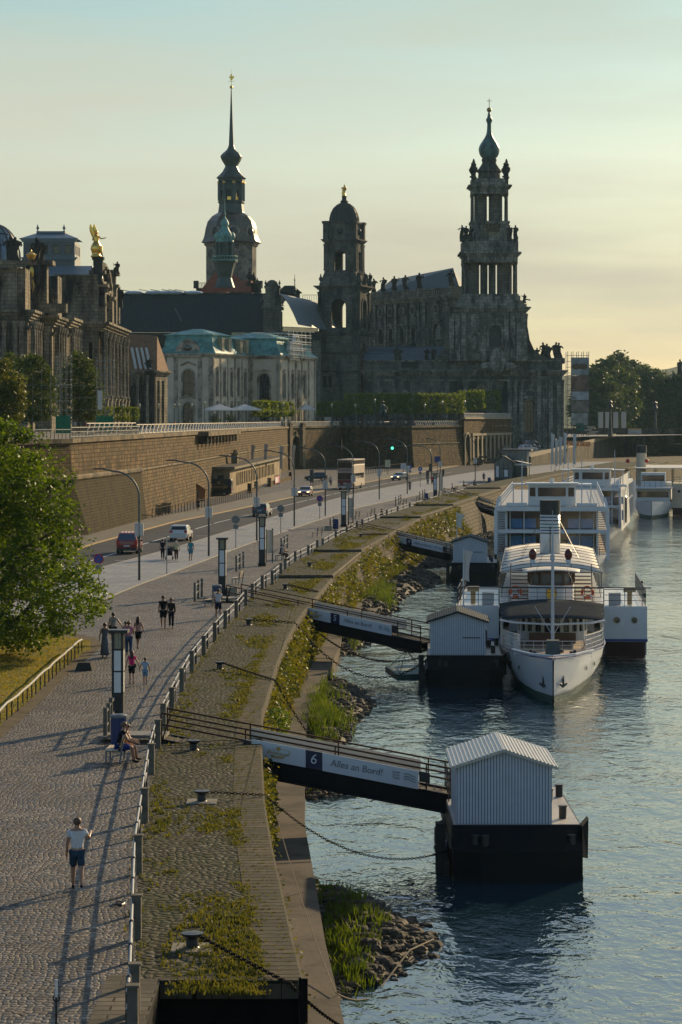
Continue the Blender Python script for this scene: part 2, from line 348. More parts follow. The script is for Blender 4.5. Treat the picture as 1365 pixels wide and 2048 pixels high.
# --- quay edge and fence lines (photo px) ---
EDGE=[(612,2048),(609,1960),(590,1890),(565,1780),(545,1690),(530,1600),(525,1500),(527,1420),(532,1409),(556,1325),(574,1281),(593,1246),(611,1220),(664,1158),(721,1110),(787,1072),(840,1044),(910,1020),(1007,986),(1100,962),(1150,952)]
EDGE=[(a,b) for a,b in EDGE]
E3=[G(a,b) for a,b in EDGE]; E3=[Vector((-.55,46,0))]+E3+[Vector((62,560,0)),Vector((80,640,0)),Vector((92,700,0))]
E3.insert(0,Vector((-.4,30,0)))
EY=sorted([(p.y,p.x) for p in E3])
def edgeX(y): return interp(EY,y)
FENCE=[(262,2085),(270,2010),(274,1878),(277,1747),(290,1645),(303,1548),(316,1495),(327,1460),(344,1425),(364,1383),(384,1345),(408,1312),(430,1283),(451,1257),(473,1235),(492,1211),(505,1198),(525,1180),(545,1169),(571,1143),(591,1127),(617,1114),(646,1099),(672,1083),(694,1072),(714,1061),(752,1046),(780,1038),(848,1014),(891,998),(958,982),(1009,971),(1080,957),(1150,945)]
FY=sorted([(G(a,b).y,G(a,b).x) for a,b in FENCE]); FY=[(30,FY[0][1]+.3)]+FY
def fenceX(y): return interp(FY,y)
def slabmat(name,*a,**k): return brickmat(name,*a,**k)
cob=settmat('granite setts',(.23,.19,.15),(.07,.06,.052),(.014,.013,.012),6.0,4.4,rough=.6,bump=.6,dist=.03,stain=(.055,.045,.036),ss=.22,rnd=.62,spec=.22,jw=.085)
cobd=settmat('quay setts',(.115,.095,.066),(.042,.036,.026),(.022,.028,.009),4.6,3.6,rough=.8,bump=.8,dist=.045,stain=(.045,.055,.015),ss=.6,rnd=.9,spec=.08,jw=.12)
coping=brickmat('coping slabs',(.15,.12,.08),(.095,.078,.054),(.02,.024,.01),3.0,.42,rough=.85,ms=.045,bump=.8,dist=.05,stain=(.07,.066,.045),ss=.6,streak=False,off=0)
conc=mat('path concrete',(.15,.125,.095),.85,var=.22,vs=.7,bump=.25,bs=5,stain=(.075,.066,.052),ss=.35)
asph=mat('asphalt',(.042,.043,.047),.75,var=.25,vs=.5,bump=.2,bs=30,stain=(.055,.056,.058),ss=.12)
pave=brickmat('granite footway',(.36,.35,.33),(.27,.265,.25),(.15,.145,.135),1.0,.7,rough=.6,ms=.03,bump=.3,stain=(.22,.215,.2),ss=.3,streak=False,wob=.03)
pave2=brickmat('old footway',(.26,.23,.18),(.19,.17,.135),(.09,.08,.065),.3,.3,rough=.7,ms=.03,bump=.5,stain=(.15,.13,.1),ss=.3,streak=False,wob=.05)
qwall=brickmat('quay masonry',(.16,.13,.085),(.10,.085,.058),(.035,.03,.02),1.1,.42,rough=.9,ms=.03,bump=1,dist=.08,stain=(.05,.045,.03),ss=.4)
dirt=mat('earth',(.11,.085,.05),.95,var=.4,vs=.8,bump=.4,bs=6)
lawnm=mat('lawn',(.16,.15,.03),.95,var=.4,vs=.7,bump=.4,bs=9,stain=(.20,.15,.045),ss=.3)
# base land: left of the fence line, reaches the horizon
ys=[30+ i*3 for i in range(60)]+[210+i*8 for i in range(62)]
def strip(name,lf,rf,ylist,z,mat_,parent=None):
    m=MB()
    vs=[];fs=[]
    for y in ylist: vs+= [(lf(y),y,z),(rf(y),y,z)]
    for i in range(len(ylist)-1): fs.append((2*i,2*i+1,2*i+3,2*i+2))
    m.add(vs,fs); return m.build(name,mat_,parent)
# ground sheet with setts (river promenade)
struct(strip('ground',lambda y:-60 if y<700 else -60,lambda y:fenceX(y)+.02,ys,-.004,cob))
m=MB(); m.face((-4000,30,-.05),(-59,30,-.05),(-59,6000,-.05),(-4000,6000,-.05)); m.face((-59,700,-.05),(95,700,-.05),(700,6000,-.05),(-59,6000,-.05)); struct(m.build('land',dirt))
# far bank beyond the river bend
m=MB(); m.prism([(90,905),(2500,905),(2500,6000),(90,6000)],-6,2.0); struct(m.build('far_bank',mat('far bank grass',(.06,.07,.03),.95,var=.4,vs=.05)))
# quay strip in steps, the pit in the very front cut out
PITY=G(600,1957).y; PX0=(322-CX)*PITY/F; PX1=edgeX(PITY)-.02
ysq=[30,36,42,48,PITY-.01]
STEPT=[.0362,.0425,.056,.0628,.0767]
def quayz(y):
    z=0
    for i,t in enumerate(STEPT):
        if y>F*t: z=.2*(i+1)
    return z
struct(strip('pit_rim',lambda y:fenceX(y),lambda y:PX0,ysq,0,brickmat('pit slabs',(.20,.17,.125),(.14,.12,.09),(.035,.03,.02),.75,.38,rough=.8,ms=.025,bump=.8,stain=(.09,.08,.06),ss=.5,streak=False)))
bounds=[PITY]+[F*t for t in STEPT]+[640]
for k in range(6):
    a,b=bounds[k],bounds[k+1]; z=.2*k; n=max(4,int((b-a)/4)); yl=[a+(b-a)*i/n for i in range(n+1)]
    struct(strip('quay_paving',lambda y:fenceX(y),lambda y:edgeX(y)-.95,yl,z,cobd))
    m=MB(); vs=[];fs=[]
    for y in yl:
        e=edgeX(y)
        vs+=[(e-.96,y,z+.01),(e-.06,y,z+.02),(e,y,z-.06),(e,y,z-.42),(e-.12,y,z-.42)]
    for i in range(n):
        for j in range(4): fs.append((5*i+j,5*i+j+1,5*i+j+6,5*i+j+5))
    m.add(vs,fs)
    if k: # riser towards the camera
        m.box(fenceX(a),edgeX(a),a-.25,a,z-.55,z+.012)
    struct(m.build('quay_coping',coping))
    # wall below, battered, foot on the lower path
yl=[30+i*3 for i in range(60)]+[210+i*8 for i in range(62)]
PATHZ=-3.0
PL=[(567,1440),(589,1374),(602,1330),(637,1286),(664,1255),(708,1207),(774,1158),(840,1120),(900,1090),(1000,1050)]
PLY=sorted([(G(a,b,PATHZ).y,G(a,b,PATHZ).x) for a,b in PL])
def baseX(y): return max(edgeX(y)+.12, interp(PLY,y) if y>PLY[0][0] and y<PLY[-1][0] else -1e9) if y<PLY[-1][0] else edgeX(y)+1.2
m=MB(); vs=[];fs=[]
for y in yl:
    z=quayz(y)-.3; vs+=[(edgeX(y)-.10,y,z),(baseX(y),y,-5)]
for i in range(len(yl)-1): fs.append((2*i,2*i+1,2*i+3,2*i+2))
m.add(vs,fs); qw=m.build('quay_wall',qwall); tag(qw,'old sandstone quay wall overgrown with weeds between the upper quay and the lower path','wall')
# pit
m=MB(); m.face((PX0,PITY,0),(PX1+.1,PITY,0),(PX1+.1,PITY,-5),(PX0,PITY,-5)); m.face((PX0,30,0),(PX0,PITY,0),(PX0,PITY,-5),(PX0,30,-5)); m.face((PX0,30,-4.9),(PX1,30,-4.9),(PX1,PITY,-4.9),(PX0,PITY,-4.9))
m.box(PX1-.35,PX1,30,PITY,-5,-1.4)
struct(m.build('pit',mat('shaded pit stone',(.012,.012,.011),.9,var=.3)))  # near-black walls: the darkness inside the opening is put into the colour
m=MB(); m.box(G(196,2000).x,fenceX(52)-.05,44,PITY+.35,-.02,.004); struct(m.build('slab_paving',MATS['pit slabs']))
# dark opening's slab header
m=MB(); 
for i in range(8):
    w=(edgeX(PITY)-.1-PX0)/8; m.box(PX0+i*w+.01,PX0+(i+1)*w-.01,PITY-.32,PITY+.02,-.35,.03+random.random()*.012)
tag(m.build('pit_kerb',coping),'row of sandstone kerb slabs along the top of the dark pit','kerb')
# lower path
PR=[(690,2048),(650,1880),(632,1770),(610,1650),(610,1550),(613,1450),(653,1362),(653,1350),(681,1290),(688,1255),(735,1205),(787,1165),(840,1127),(905,1098),(1000,1060)]
PRY=sorted([(G(a,b,PATHZ).y,G(a,b,PATHZ).x) for a,b in PR]); PRY=[(30,PRY[0][1]+.8)]+PRY
def pathR(y): return interp(PRY,y) if y<PRY[-1][0] else baseX(y)+2
m=MB(); vs=[];fs=[]; yp=[30+i*2 for i in range(150)]
for y in yp: vs+=[(baseX(y)-.6,y,PATHZ),(pathR(y),y,PATHZ),(pathR(y)+.03,y,-6)]
for i in range(len(yp)-1):
    for j in range(2): fs.append((3*i+j,3*i+j+1,3*i+j+4,3*i+j+3))
m.add(vs,fs); struct(m.build('lower_path',conc))
# --- road, kerbs, footways ---
KR=[(60,1195),(179,1143),(350,1097),(410,1078),(500,1050),(625,1011),(716,987),(850,961),(960,943),(1060,934)]
KL=[(60,1137),(183,1090),(352,1044),(420,1031),(500,1014),(590,994),(665,979),(750,962),(840,946),(920,931),(1000,915)]
SO=[(120,1240),(264,1176),(350,1145),(410,1122),(500,1088),(625,1045),(716,1016),(850,987),(925,970),(985,959),(1060,949)]
WB=[(60,1113),(179,1071),(304,1037),(380,1022),(454,1007),(520,992),(600,976),(700,956),(800,940),(860,930),(940,920),(1000,908)]
def linef(pts):
    q=sorted([(G(a,b).y,G(a,b).x) for a,b in pts]); return lambda y:interp(q,y)
kr,kl,so_,wb=linef(KR),linef(KL),linef(SO),linef(WB)
yr=[150+i*6 for i in range(92)]
struct(strip('road',kl,kr,yr,.004,asph))
def slab(name,a,b,yl,z,mt,tap=0):
    m=MB(); vs=[];fs=[]
    for y in yl: vs+=[(a(y),y,0),(a(y),y,z),(b(y),y,z),(b(y),y,0)]
    for i in range(len(yl)-1):
        for j in range(3): fs.append((4*i+j,4*i+j+1,4*i+j+5,4*i+j+4))
    m.add(vs,fs); return m.build(name,mt)
struct(slab('pavement',lambda y:kr(y)+.16,so_,yr,.10,pave))
struct(slab('pavement',wb,lambda y:kl(y)-.16,yr,.10,pave2))
kerbm=mat('granite kerb',(.30,.28,.24),.7,var=.2,vs=2)
struct(slab('kerb',lambda y:kr(y),lambda y:kr(y)+.16,yr,.115,kerbm)); struct(slab('kerb',lambda y:kl(y)-.16,lambda y:kl(y),yr,.12,mat('warm kerb',(.38,.27,.14),.7,var=.2,vs=2)))
line=mat('road paint',(.55,.55,.53),.6,var=.3,vs=4)
m=MB(); y=160
mid=lambda y:(kr(y)*.52+kl(y)*.48)
while y<560:
    for q in range(4):
        a,b=y+q*3,y+q*3+3
        m.face((mid(a)-.09,a,.008),(mid(a)+.09,a,.008),(mid(b)+.09,b,.008),(mid(b)-.09,b,.008))
    y+=14
for (px,py) in ((250,1121),(410,1072),(590,1030),(640,1010)):
    c=G(px,py); m.box(c.x-.8,c.x+.7,c.y-.1,c.y+.1,.0075,.0085)
struct(m.build('road_marking',line))
# lawn on the left with a bare border
LW=[(-60,1525),(0,1478),(60,1425),(110,1375),(150,1335),(185,1310),(205,1290),(190,1275),(150,1268),(60,1262),(-60,1258)]
m=MB(); m.add([tuple(G(a,b)+Vector((0,0,.012))) for a,b in LW]+[tuple(G(-60,1258)+Vector((-30,0,.012))),tuple(G(-60,1525)+Vector((-30,0,.012)))],[tuple(range(13))])
struct(m.build('bare_soil',dirt))
LW2=[(-60,1500),(0,1450),(60,1400),(110,1350),(150,1318),(180,1300),(182,1285),(150,1278),(60,1270),(-60,1268)]
m=MB(); m.add([tuple(G(a,b)+Vector((0,0,.05))) for a,b in LW2]+[tuple(G(-60,1268)+Vector((-30,0,.05))),tuple(G(-60,1500)+Vector((-30,0,.05)))],[tuple(range(12))])
lw=struct(m.build('lawn',lawnm))
# --- gravel banks with rocks in the river ---
rockm=mat('wet river rock',(.070,.058,.042),.75,var=.6,vs=1.3,bump=.4,bs=6,spec=.12)
grav=mat('river gravel',(.055,.048,.036),.8,var=.5,vs=2.5,bump=.6,bs=14)
def rock(m,x,y,z,r,rng):
    k=(rng.uniform(.8,1.5),rng.uniform(.7,1.2),rng.uniform(.45,.8)); n,mm=6,4; b=len(m.v)
    vs=[];fs=[];a0=rng.random()*6
    for i in range(mm+1):
        for j in range(n):
            rr=math.sin(PI*i/mm)*rng.uniform(.8,1.2); a=a0+2*PI*j/n
            vs.append((x+rr*math.cos(a)*k[0]*r,y+rr*math.sin(a)*k[1]*r,z-math.cos(PI*i/mm)*k[2]*r))
    for i in range(mm):
        for j in range(n): fs.append((i*n+j,i*n+(j+1)%n,(i+1)*n+(j+1)%n,(i+1)*n+j))
    m.add(vs,fs)
grassm=leafmat('grass blades',(.06,.105,.012),(.19,.22,.028),.5,1.5)
weedm=leafmat('wall weeds',(.035,.062,.010),(.13,.13,.028),.45,.35)
def blades(m,x,y,z,h,n,rng,sp=.12,w=.018):
    for i in range(n):
        a=rng.random()*6.28; d=rng.random()*sp; bx=x+math.cos(a)*d; by=y+math.sin(a)*d
        hh=h*rng.uniform(.5,1.1); lx=rng.uniform(-.45,.45)*hh; ly=rng.uniform(-.45,.45)*hh; ww=w*rng.uniform(.7,1.5); c=rng.random()*3.14
        dx,dy=math.cos(c)*ww,math.sin(c)*ww
        m.v.extend([(bx-dx,by-dy,z),(bx+dx,by+dy,z),(bx+lx*.45+dx*.7,by+ly*.45+dy*.7,z+hh*.6),(bx+lx*.45-dx*.7,by+ly*.45-dy*.7,z+hh*.6),(bx+lx,by+ly,z+hh)])
        b=len(m.v)-5; m.f.extend([(b,b+1,b+2,b+3),(b+3,b+2,b+4)]); m.sm.extend([False,False])
def leafcl(m,x,y,z,n,r,s,rng,k=(1,1,1)):
    for i in range(n):
        while True:
            p=Vector((rng.uniform(-1,1),rng.uniform(-1,1),rng.uniform(-1,1)))
            if p.length<1: break
        c=Vector((x+p.x*r*k[0],y+p.y*r*k[1],z+p.z*r*k[2]))
        u=Vector((rng.uniform(-1,1),rng.uniform(-1,1),rng.uniform(-.6,.6))).normalized(); w=u.cross(Vector((rng.uniform(-1,1),rng.uniform(-1,1),rng.uniform(-1,1)))).normalized()
        q=s*rng.uniform(.6,1.3); b=len(m.v)
        m.v.extend([tuple(c-u*q),tuple(c+w*q*.55),tuple(c+u*q),tuple(c-w*q*.55)]); m.f.append((b,b+1,b+2,b+3)); m.sm.append(False)
BANKS=[ # outline px at water level from the path outwards, rock radius, grass centres
 ([(615,1760),(640,1775),(700,1790),(760,1815),(820,1845),(870,1880),(872,1895),(850,1915),(800,1940),(760,1965),(730,1975),(700,1990),(670,2000),(640,1880)],.16,[(670,1850),(690,1880),(700,1905),(665,1820),(720,1850),(715,1930),(650,1795)],.42),
 ([(600,1540),(650,1545),(700,1560),(745,1575),(700,1588),(660,1592),(615,1600),(600,1570)],.13,[(650,1560)],.3),
 ([(640,1355),(690,1365),(720,1380),(745,1405),(735,1425),(700,1450),(700,1480),(680,1500),(640,1500),(590,1480),(600,1400)],.17,[(640,1420),(650,1450),(640,1475),(660,1440),(625,1440),(645,1400)],.8),
 ([(665,1245),(720,1240),(770,1250),(755,1275),(720,1295),(680,1312),(660,1320),(655,1290)],.2,[(700,1262),(705,1280)],.7),
 ([(770,1140),(820,1140),(880,1155),(880,1168),(830,1185),(800,1200),(790,1225),(750,1235),(700,1235),(700,1200),(740,1170)],.25,[(760,1185),(755,1195),(780,1205),(790,1145)],1.0),
 ([(830,1110),(905,1100),(905,1130),(860,1135),(800,1138)],.3,[(830,1128)],.7),
 ([(900,1090),(1010,1060),(1010,1075),(930,1100)],.3,[(930,1090)],.8)]
rng=random.Random(3)
gr=MB()
for bi,(ol,rr,gc,gh) in enumerate(BANKS):
    P=[G(a,b,WZ) for a,b in ol]; cx=sum(p.x for p in P)/len(P); cy=sum(p.y for p in P)/len(P)
    def inside(x,y):
        c=False;j=len(P)-1
        for i in range(len(P)):
            if (P[i].y>y)!=(P[j].y>y) and x<(P[j].x-P[i].x)*(y-P[i].y)/(P[j].y-P[i].y)+P[i].x: c=not c
            j=i
        return c
    def dist(x,y):
        d=1e9
        for i in range(len(P)):
            a,b=P[i],P[(i+1)%len(P)]; ab=(b.x-a.x,b.y-a.y); t=max(0,min(1,((x-a.x)*ab[0]+(y-a.y)*ab[1])/(ab[0]**2+ab[1]**2)))
            d=min(d,math.hypot(x-a.x-ab[0]*t,y-a.y-ab[1]*t))
        return d
    m=MB(); x0,x1=min(p.x for p in P),max(p.x for p in P); y0,y1=min(p.y for p in P),max(p.y for p in P)
    nx,ny=30,30; vs=[];fs=[]
    def hh(x,y):
        if not inside(x,y): return WZ-.3
        d=dist(x,y); return WZ-.03+min(.55,d*.45)+noise.noise((x*1.5,y*1.5,bi))*.08
    for i in range(nx+1):
        for j in range(ny+1):
            x=x0+(x1-x0)*i/nx; y=y0+(y1-y0)*j/ny; vs.append((x,y,hh(x,y)))
    for i in range(nx):
        for j in range(ny): fs.append((i*(ny+1)+j,(i+1)*(ny+1)+j,(i+1)*(ny+1)+j+1,i*(ny+1)+j+1))
    m.smooth=True; m.add(vs,fs); m.smooth=False
    area=(x1-x0)*(y1-y0); n=int(min(1500,area/(rr*rr)*2.2))
    for k in range(n):
        x=rng.uniform(x0,x1); y=rng.uniform(y0,y1)
        if inside(x,y) or (dist(x,y)<rr*2 and rng.random()<.35): rock(m,x,y,hh(x,y)+rr*.15 if inside(x,y) else WZ-rr*.2,rr*rng.choice((.35,.5,.6,.8,1,1.4)),rng)
    struct(m.build('gravel_bank',rockm),None,'stuff')
    for a,b in gc:
        c=G(a,b,WZ+.4)
        for k in range(26):
            x=c.x+rng.gauss(0,.035*c.y/20+.25); y=c.y+rng.gauss(0,c.y/60+.6)
            if inside(x,y): blades(gr,x,y,hh(x,y)-.02,gh,10,rng,.3,.022)
struct(gr.build('bank_grass',leafmat('bank blades',(.025,.06,.008),(.10,.15,.018),.45,.9)),None,'stuff')
# tufts over the quay strip, thicker near the coping and in patches
m=MB(); 
for k in range(11000):
    t=rng.random()**1.5*.062+.0100; y=F*t; f=rng.random()
    if rng.random()<.55: f=1-rng.random()**1.6*.45
    x0,x1=fenceX(y)+.15,edgeX(y)-.85; x=x0+(x1-x0)*f+rng.gauss(0,.1); z=quayz(y)
    nzv=noise.noise((x*.5,y*.12,3.3))+ .35*noise.noise((x*1.7,y*.6,8))
    if nzv<-.08+.32*(1-f): continue
    blades(m,x,y,z-.01,.05+.14*max(0,nzv+.1),5,rng,.14,.010+.00018*y)
# joints between the coping slabs, foot of the fence
for k in range(2600):
    y=rng.uniform(54,260); x=edgeX(y)-rng.uniform(.1,1.0); y=round(y/.42)*.42; blades(m,x,y,quayz(y)+.01,.05,4,rng,.08,.011)
for k in range(240):
    y=rng.uniform(54,200); x=fenceX(y)+rng.gauss(0,.12); blades(m,x,y,-.01,.16,5,rng,.12,.014)
struct(m.build('tufts_of_grass',leafmat('tuft blades',(.04,.058,.012),(.12,.125,.028),.42,1.5)),None,'stuff')
m=MB()
LP=[G(a,b) for a,b in LW2]+[G(-60,1500)+Vector((-30,0,0))]
def inl(x,y):
    c=False;j=len(LP)-1
    for i in range(len(LP)):
        if (LP[i].y>y)!=(LP[j].y>y) and x<(LP[j].x-LP[i].x)*(y-LP[i].y)/(LP[j].y-LP[i].y)+LP[i].x: c=not c
        j=i
    return c
for k in range(16000):
    x=rng.uniform(-20,-10); y=rng.uniform(88,142)
    if inl(x,y): blades(m,x,y,.04,.10,3,rng,.2,.014)
struct(m.build('lawn_grass',leafmat('lawn blades',(.12,.12,.015),(.22,.20,.03),.45,.5)),None,'stuff')
# weeds on the quay wall
wv=MB()
for k in range(5200):
    y=rng.uniform(86,330)
    if rng.random()<.35: y=rng.uniform(86,180)
    zt=quayz(y)-.45; f=rng.random(); a=max(.0,min(1,(y-84)/12))
    if noise.noise((y*.09,f*1.3,5))<-.28: continue
    z=zt+(PATHZ-zt)*f; x=edgeX(y)+(baseX(y)-edgeX(y))*f*.6+rng.uniform(-.05,.28)
    leafcl(wv,x,y,z,5,.26+.0006*y,.075+.00035*y,rng)
for k in range(420):
    y=rng.uniform(50,92); f=rng.random()**1.5; x=edgeX(y)+.05+rng.uniform(0,.16); z=-.5-(2.4*f)
    if noise.noise((y*.35,0,2))<.0: continue
    leafcl(wv,x,y,z,5,.17,.05,rng)
for k in range(500):
    y=rng.uniform(95,320); x=baseX(y)+rng.uniform(-.1,.35); blades(wv,x,y,PATHZ,.5,6,rng,.3,.03)
struct(wv.build('wall_weeds',weedm),None,'stuff')
# round green bush at the wall by the gangway
bm=MB(); c=G(548,1432,-.5); leafcl(bm,c.x+.15,c.y,-.75,520,.75,.07,rng,(.8,1,.85)); bush=tag(bm.build('bush',leafmat('bush leaves',(.03,.07,.012),(.08,.15,.02),.4)),'round bright green bush growing out of the quay wall above gangway six','bush')
m=MB(); m.tube([(c.x-.25,c.y,-1.4),(c.x,c.y,-1.1),(c.x+.1,c.y,-.8)],[.04,.03,.02],5); m.build('stem',wood,bush)
# ================= ARCHITECTURE HELPERS =================
def FM(p,q):
    p=Vector((p[0],p[1],0)); q=Vector((q[0],q[1],0)); d=(q-p).normalized()
    M=Matrix(((d.x,-d.y,0,p.x),(d.y,d.x,0,p.y),(0,0,1,0),(0,0,0,1))); return M,(q-p).length
def wallf(m,L,z0,z1,ops=(),d=.45,back=False):
    us=sorted(set([0,L]+[o[0] for o in ops]+[o[1] for o in ops])); vs=sorted(set([z0,z1]+[o[2] for o in ops]+[o[3] for o in ops]))
    for a,b in zip(us,us[1:]):
        for c,e in zip(vs,vs[1:]):
            mu,mv=(a+b)/2,(c+e)/2
            if any(o[0]<mu<o[1] and o[2]<mv<o[3] for o in ops): continue
            m.face((a,0,c),(b,0,c),(b,0,e),(a,0,e))
    for o in ops:
        a,b,c,e=o[:4]; arch=len(o)>4 and o[4]
        if not arch:
            m.face((a,0,e),(b,0,e),(b,d,e),(a,d,e))
            m.face((a,0,c),(a,0,e),(a,d,e),(a,d,c)); m.face((b,0,e),(b,0,c),(b,d,c),(b,d,e)); m.face((b,0,c),(a,0,c),(a,d,c),(b,d,c))
        else:
            r=(b-a)/2; cx=(a+b)/2; zc=e-r; n=8; P=[(cx-r*math.cos(PI*i/n),zc+r*math.sin(PI*i/n)) for i in range(n+1)]
            m.face(*([(a,0,e)]+[(x,0,z) for x,z in P[:n//2+1]][::-1])); m.face(*([(b,0,e)]+[(x,0,z) for x,z in P[n//2:]][::-1]))
            for i in range(n): m.face((P[i][0],0,P[i][1]),(P[i+1][0],0,P[i+1][1]),(P[i+1][0],d,P[i+1][1]),(P[i][0],d,P[i][1]))
            m.face((a,0,c),(a,0,zc),(a,d,zc),(a,d,c)); m.face((b,0,zc),(b,0,c),(b,d,c),(b,d,zc)); m.face((b,0,c),(a,0,c),(a,d,c),(b,d,c))
def window(par,M,o,d=.4,fr=None,gl=None,nx=2,nz=3,name='window'):
    a,b,c,e=o[:4]; arch=len(o)>4 and o[4]
    f=MB(M); w=.09; y=d-.08
    f.box(a,a+w,y,d,c,e); f.box(b-w,b,y,d,c,e); f.box(a+w,b-w,y,d,c,c+w); f.box(a+w,b-w,y,d,e-w,e)
    for i in range(1,nx): x=a+(b-a)*i/nx; f.box(x-.03,x+.03,y,d-.01,c+w,e-w)
    for i in range(1,nz): z=c+(e-c)*i/nz; f.box(a+w,b-w,y-.005,d-.012,z-.03,z+.03)
    ob=f.build(name,fr or cream,par)
    g=MB(M); g.face((a,d-.02,c),(b,d-.02,c),(b,d-.02,e),(a,d-.02,e)); g.build('pane',gl or glassd,ob); return ob
def surround(m,o,w=.22,p=.1,head=.0,sill=True):
    a,b,c,e=o[:4]; arch=len(o)>4 and o[4]
    if arch:
        r=(b-a)/2; cx=(a+b)/2; zc=e-r; n=8
        m.box(a-w,a,-p,0,c,zc); m.box(b,b+w,-p,0,c,zc)
        for i in range(n):
            t0,t1=PI*i/n,PI*(i+1)/n; P=[]
            for rr,t in ((r,t0),(r+w,t0),(r+w,t1),(r,t1)): P.append((cx-rr*math.cos(t),zc+rr*math.sin(t)))
            m.ext(P,-p,0)
    else:
        m.box(a-w,a,-p,0,c,e+w); m.box(b,b+w,-p,0,c,e+w); m.box(a,b,-p,0,e,e+w)
    if head: m.ext([(a-w*1.6,e+w+.05),(b+w*1.6,e+w+.05),((a+b)/2,e+w+.05+head)],-p*2.2,0)
    if sill: m.box(a-w-.05,b+w+.05,-p*2,0,c-.16,c)
def cornice(m,L,z,h,p,ext=0,n=3):
    for i in range(n):
        f=(i+1)/n; m.box(-ext*f-p*f*.0,L+ext*f,-p*f,.05,z+h*i/n,z+h*(i+1)/n-.002)
def pil(m,u,w,z0,z1,p=.2,cap=.5,base=.4):
    m.box(u-w/2,u+w/2,-p,0,z0+base,z1-cap); m.box(u-w/2-.08,u+w/2+.08,-p-.08,0,z0,z0+base-.002)
    m.box(u-w/2-.06,u+w/2+.06,-p-.06,0,z1-cap+.002,z1-cap*.45); m.box(u-w/2-.14,u+w/2+.14,-p-.14,0,z1-cap*.45+.002,z1-.002)
def colm(m,x,y,z0,z1,r,n=8):
    m.lathe(x,y,[(r*1.35,z0),(r*1.35,z0+r*.6),(r*1.05,z0+r*.9),(r,z0+r*1.4),(r*.86,z1-r*2.2),(r*1.05,z1-r*2),(r*1.35,z1-r*.7),(r*1.45,z1)],n)
def balus(m,L,z,h,y=-.15,st=.45,w=.16):
    n=max(1,int(L/st)); m.box(0,L,y-.12,y+.12,z,z+.12); m.box(0,L,y-.14,y+.14,z+h-.14,z+h)
    for i in range(n): x=L*(i+.5)/n; m.box(x-w/2,x+w/2,y-w/2,y+w/2,z+.12,z+h-.14)
def figure(m,x,y,z,h,rng,arm=True,face=0,ped=0.0):
    # a standing robed statue
    if ped: m.cb(x,y,z,z+ped,h*.34,h*.34); z+=ped
    s=h; tw=rng.uniform(-.06,.06)*s; a0=rng.random()*3
    prof=[(.16,0),(.15,.1),(.13,.3),(.12,.45),(.145,.55),(.13,.62),(.165,.74),(.15,.80),(.05,.835),(.045,.86)]
    n=8; vs=[];fs=[]
    for i,(r,zz) in enumerate(prof):
        ox=tw*math.sin(zz*5+a0); 
        for k in range(n):
            a=2*PI*k/n; rr=r*s*(1+.16*math.sin(a*3+zz*9+a0)); vs.append((x+ox+rr*math.cos(a)*1.15,y+rr*math.sin(a)*.85,z+zz*s))
    for i in range(len(prof)-1):
        for k in range(n): fs.append((i*n+k,i*n+(k+1)%n,(i+1)*n+(k+1)%n,(i+1)*n+k))
    fs.append(tuple(range(n))[::-1]); m.add(vs,fs)
    m.sph(x+tw*.3,y,z+s*.915,s*.068,(1,1,1.2),8,6)
    sg=rng.choice((-1,1))
    if arm:
        m.tube([(x+sg*.15*s,y,z+.78*s),(x+sg*.25*s,y-.03*s,z+.66*s),(x+sg*rng.uniform(.2,.34)*s,y-.08*s,z+rng.uniform(.6,.9)*s)],[.045*s,.038*s,.025*s],6)
    m.tube([(x-sg*.15*s,y,z+.78*s),(x-sg*.2*s,y-.03*s,z+.6*s),(x-sg*.08*s,y-.14*s,z+.55*s)],[.045*s,.038*s,.028*s],6)
def statue(par,x,y,z,h,mt=None,seed=0,ped=0.0,arm=True,name='statue'):
    m=MB(); figure(m,x,y,z,h,random.Random(seed),arm,0,ped); return m.build(name,mt or sandd,par)
def urn(m,x,y,z,h):
    m.lathe(x,y,[(h*.16,z),(h*.16,z+h*.08),(h*.06,z+h*.12),(h*.07,z+h*.2),(h*.2,z+h*.4),(h*.21,z+h*.55),(h*.1,z+h*.65),(h*.13,z+h*.7),(h*.05,z+h*.8),(h*.08,z+h*.9),(0,z+h)],8)
def lampf(par,M,x,y,z0,h): pass
# ================= TERRACE =================
TZ=9.6
twall=brickmat('terrace masonry',(.25,.155,.064),(.10,.067,.032),(.035,.026,.015),1.0,.42,rough=.9,ms=.04,bump=.9,dist=.08,stain=(.05,.037,.02),ss=.42,wob=.08,var=.55)
twalld=brickmat('lower bastion masonry',(.07,.049,.024),(.04,.03,.016),(.018,.014,.009),.7,.30,rough=.95,ms=.03,bump=.8,dist=.05,stain=(.05,.045,.016),ss=.3,wob=.06,var=.5)  # darker than the terrace masonry: shade on the lower bastion is in the colour
tcop=mat('terrace coping',(.19,.14,.08),.85,var=.35,vs=1.5,bump=.3,bs=4,stain=(.05,.045,.035),ss=.4)
PTS=[ # base point (x,y), batter at mid height, batter at top, top height
 ('A',Vector((-38.5,225)),1.9,2.2,TZ-.3),('B',Vector((-25.07,259)),1.75,2.0,TZ-.05),('C',Vector((-22.4,301)),.8,1.0,TZ+.1),('D',Vector((-11.9,588)),.1,.15,TZ+.25),
 ('E',Vector((.3,628)),.1,.15,TZ+.35),('F',Vector((17.1,608)),1.2,1.5,TZ+.3),('G',Vector((30.4,643)),.5,.7,TZ+.4),('I',Vector((45.8,700)),.1,.1,TZ+.4)]
def segn(a,b): d=(b-a).normalized(); return Vector((d.y,-d.x))
tw=thing('terrace_wall','long golden sandstone bastion wall of the raised promenade with a roll moulding','wall',(0,0,0))
NM=[segn(PTS[i][1],PTS[i+1][1]) for i in range(7)]
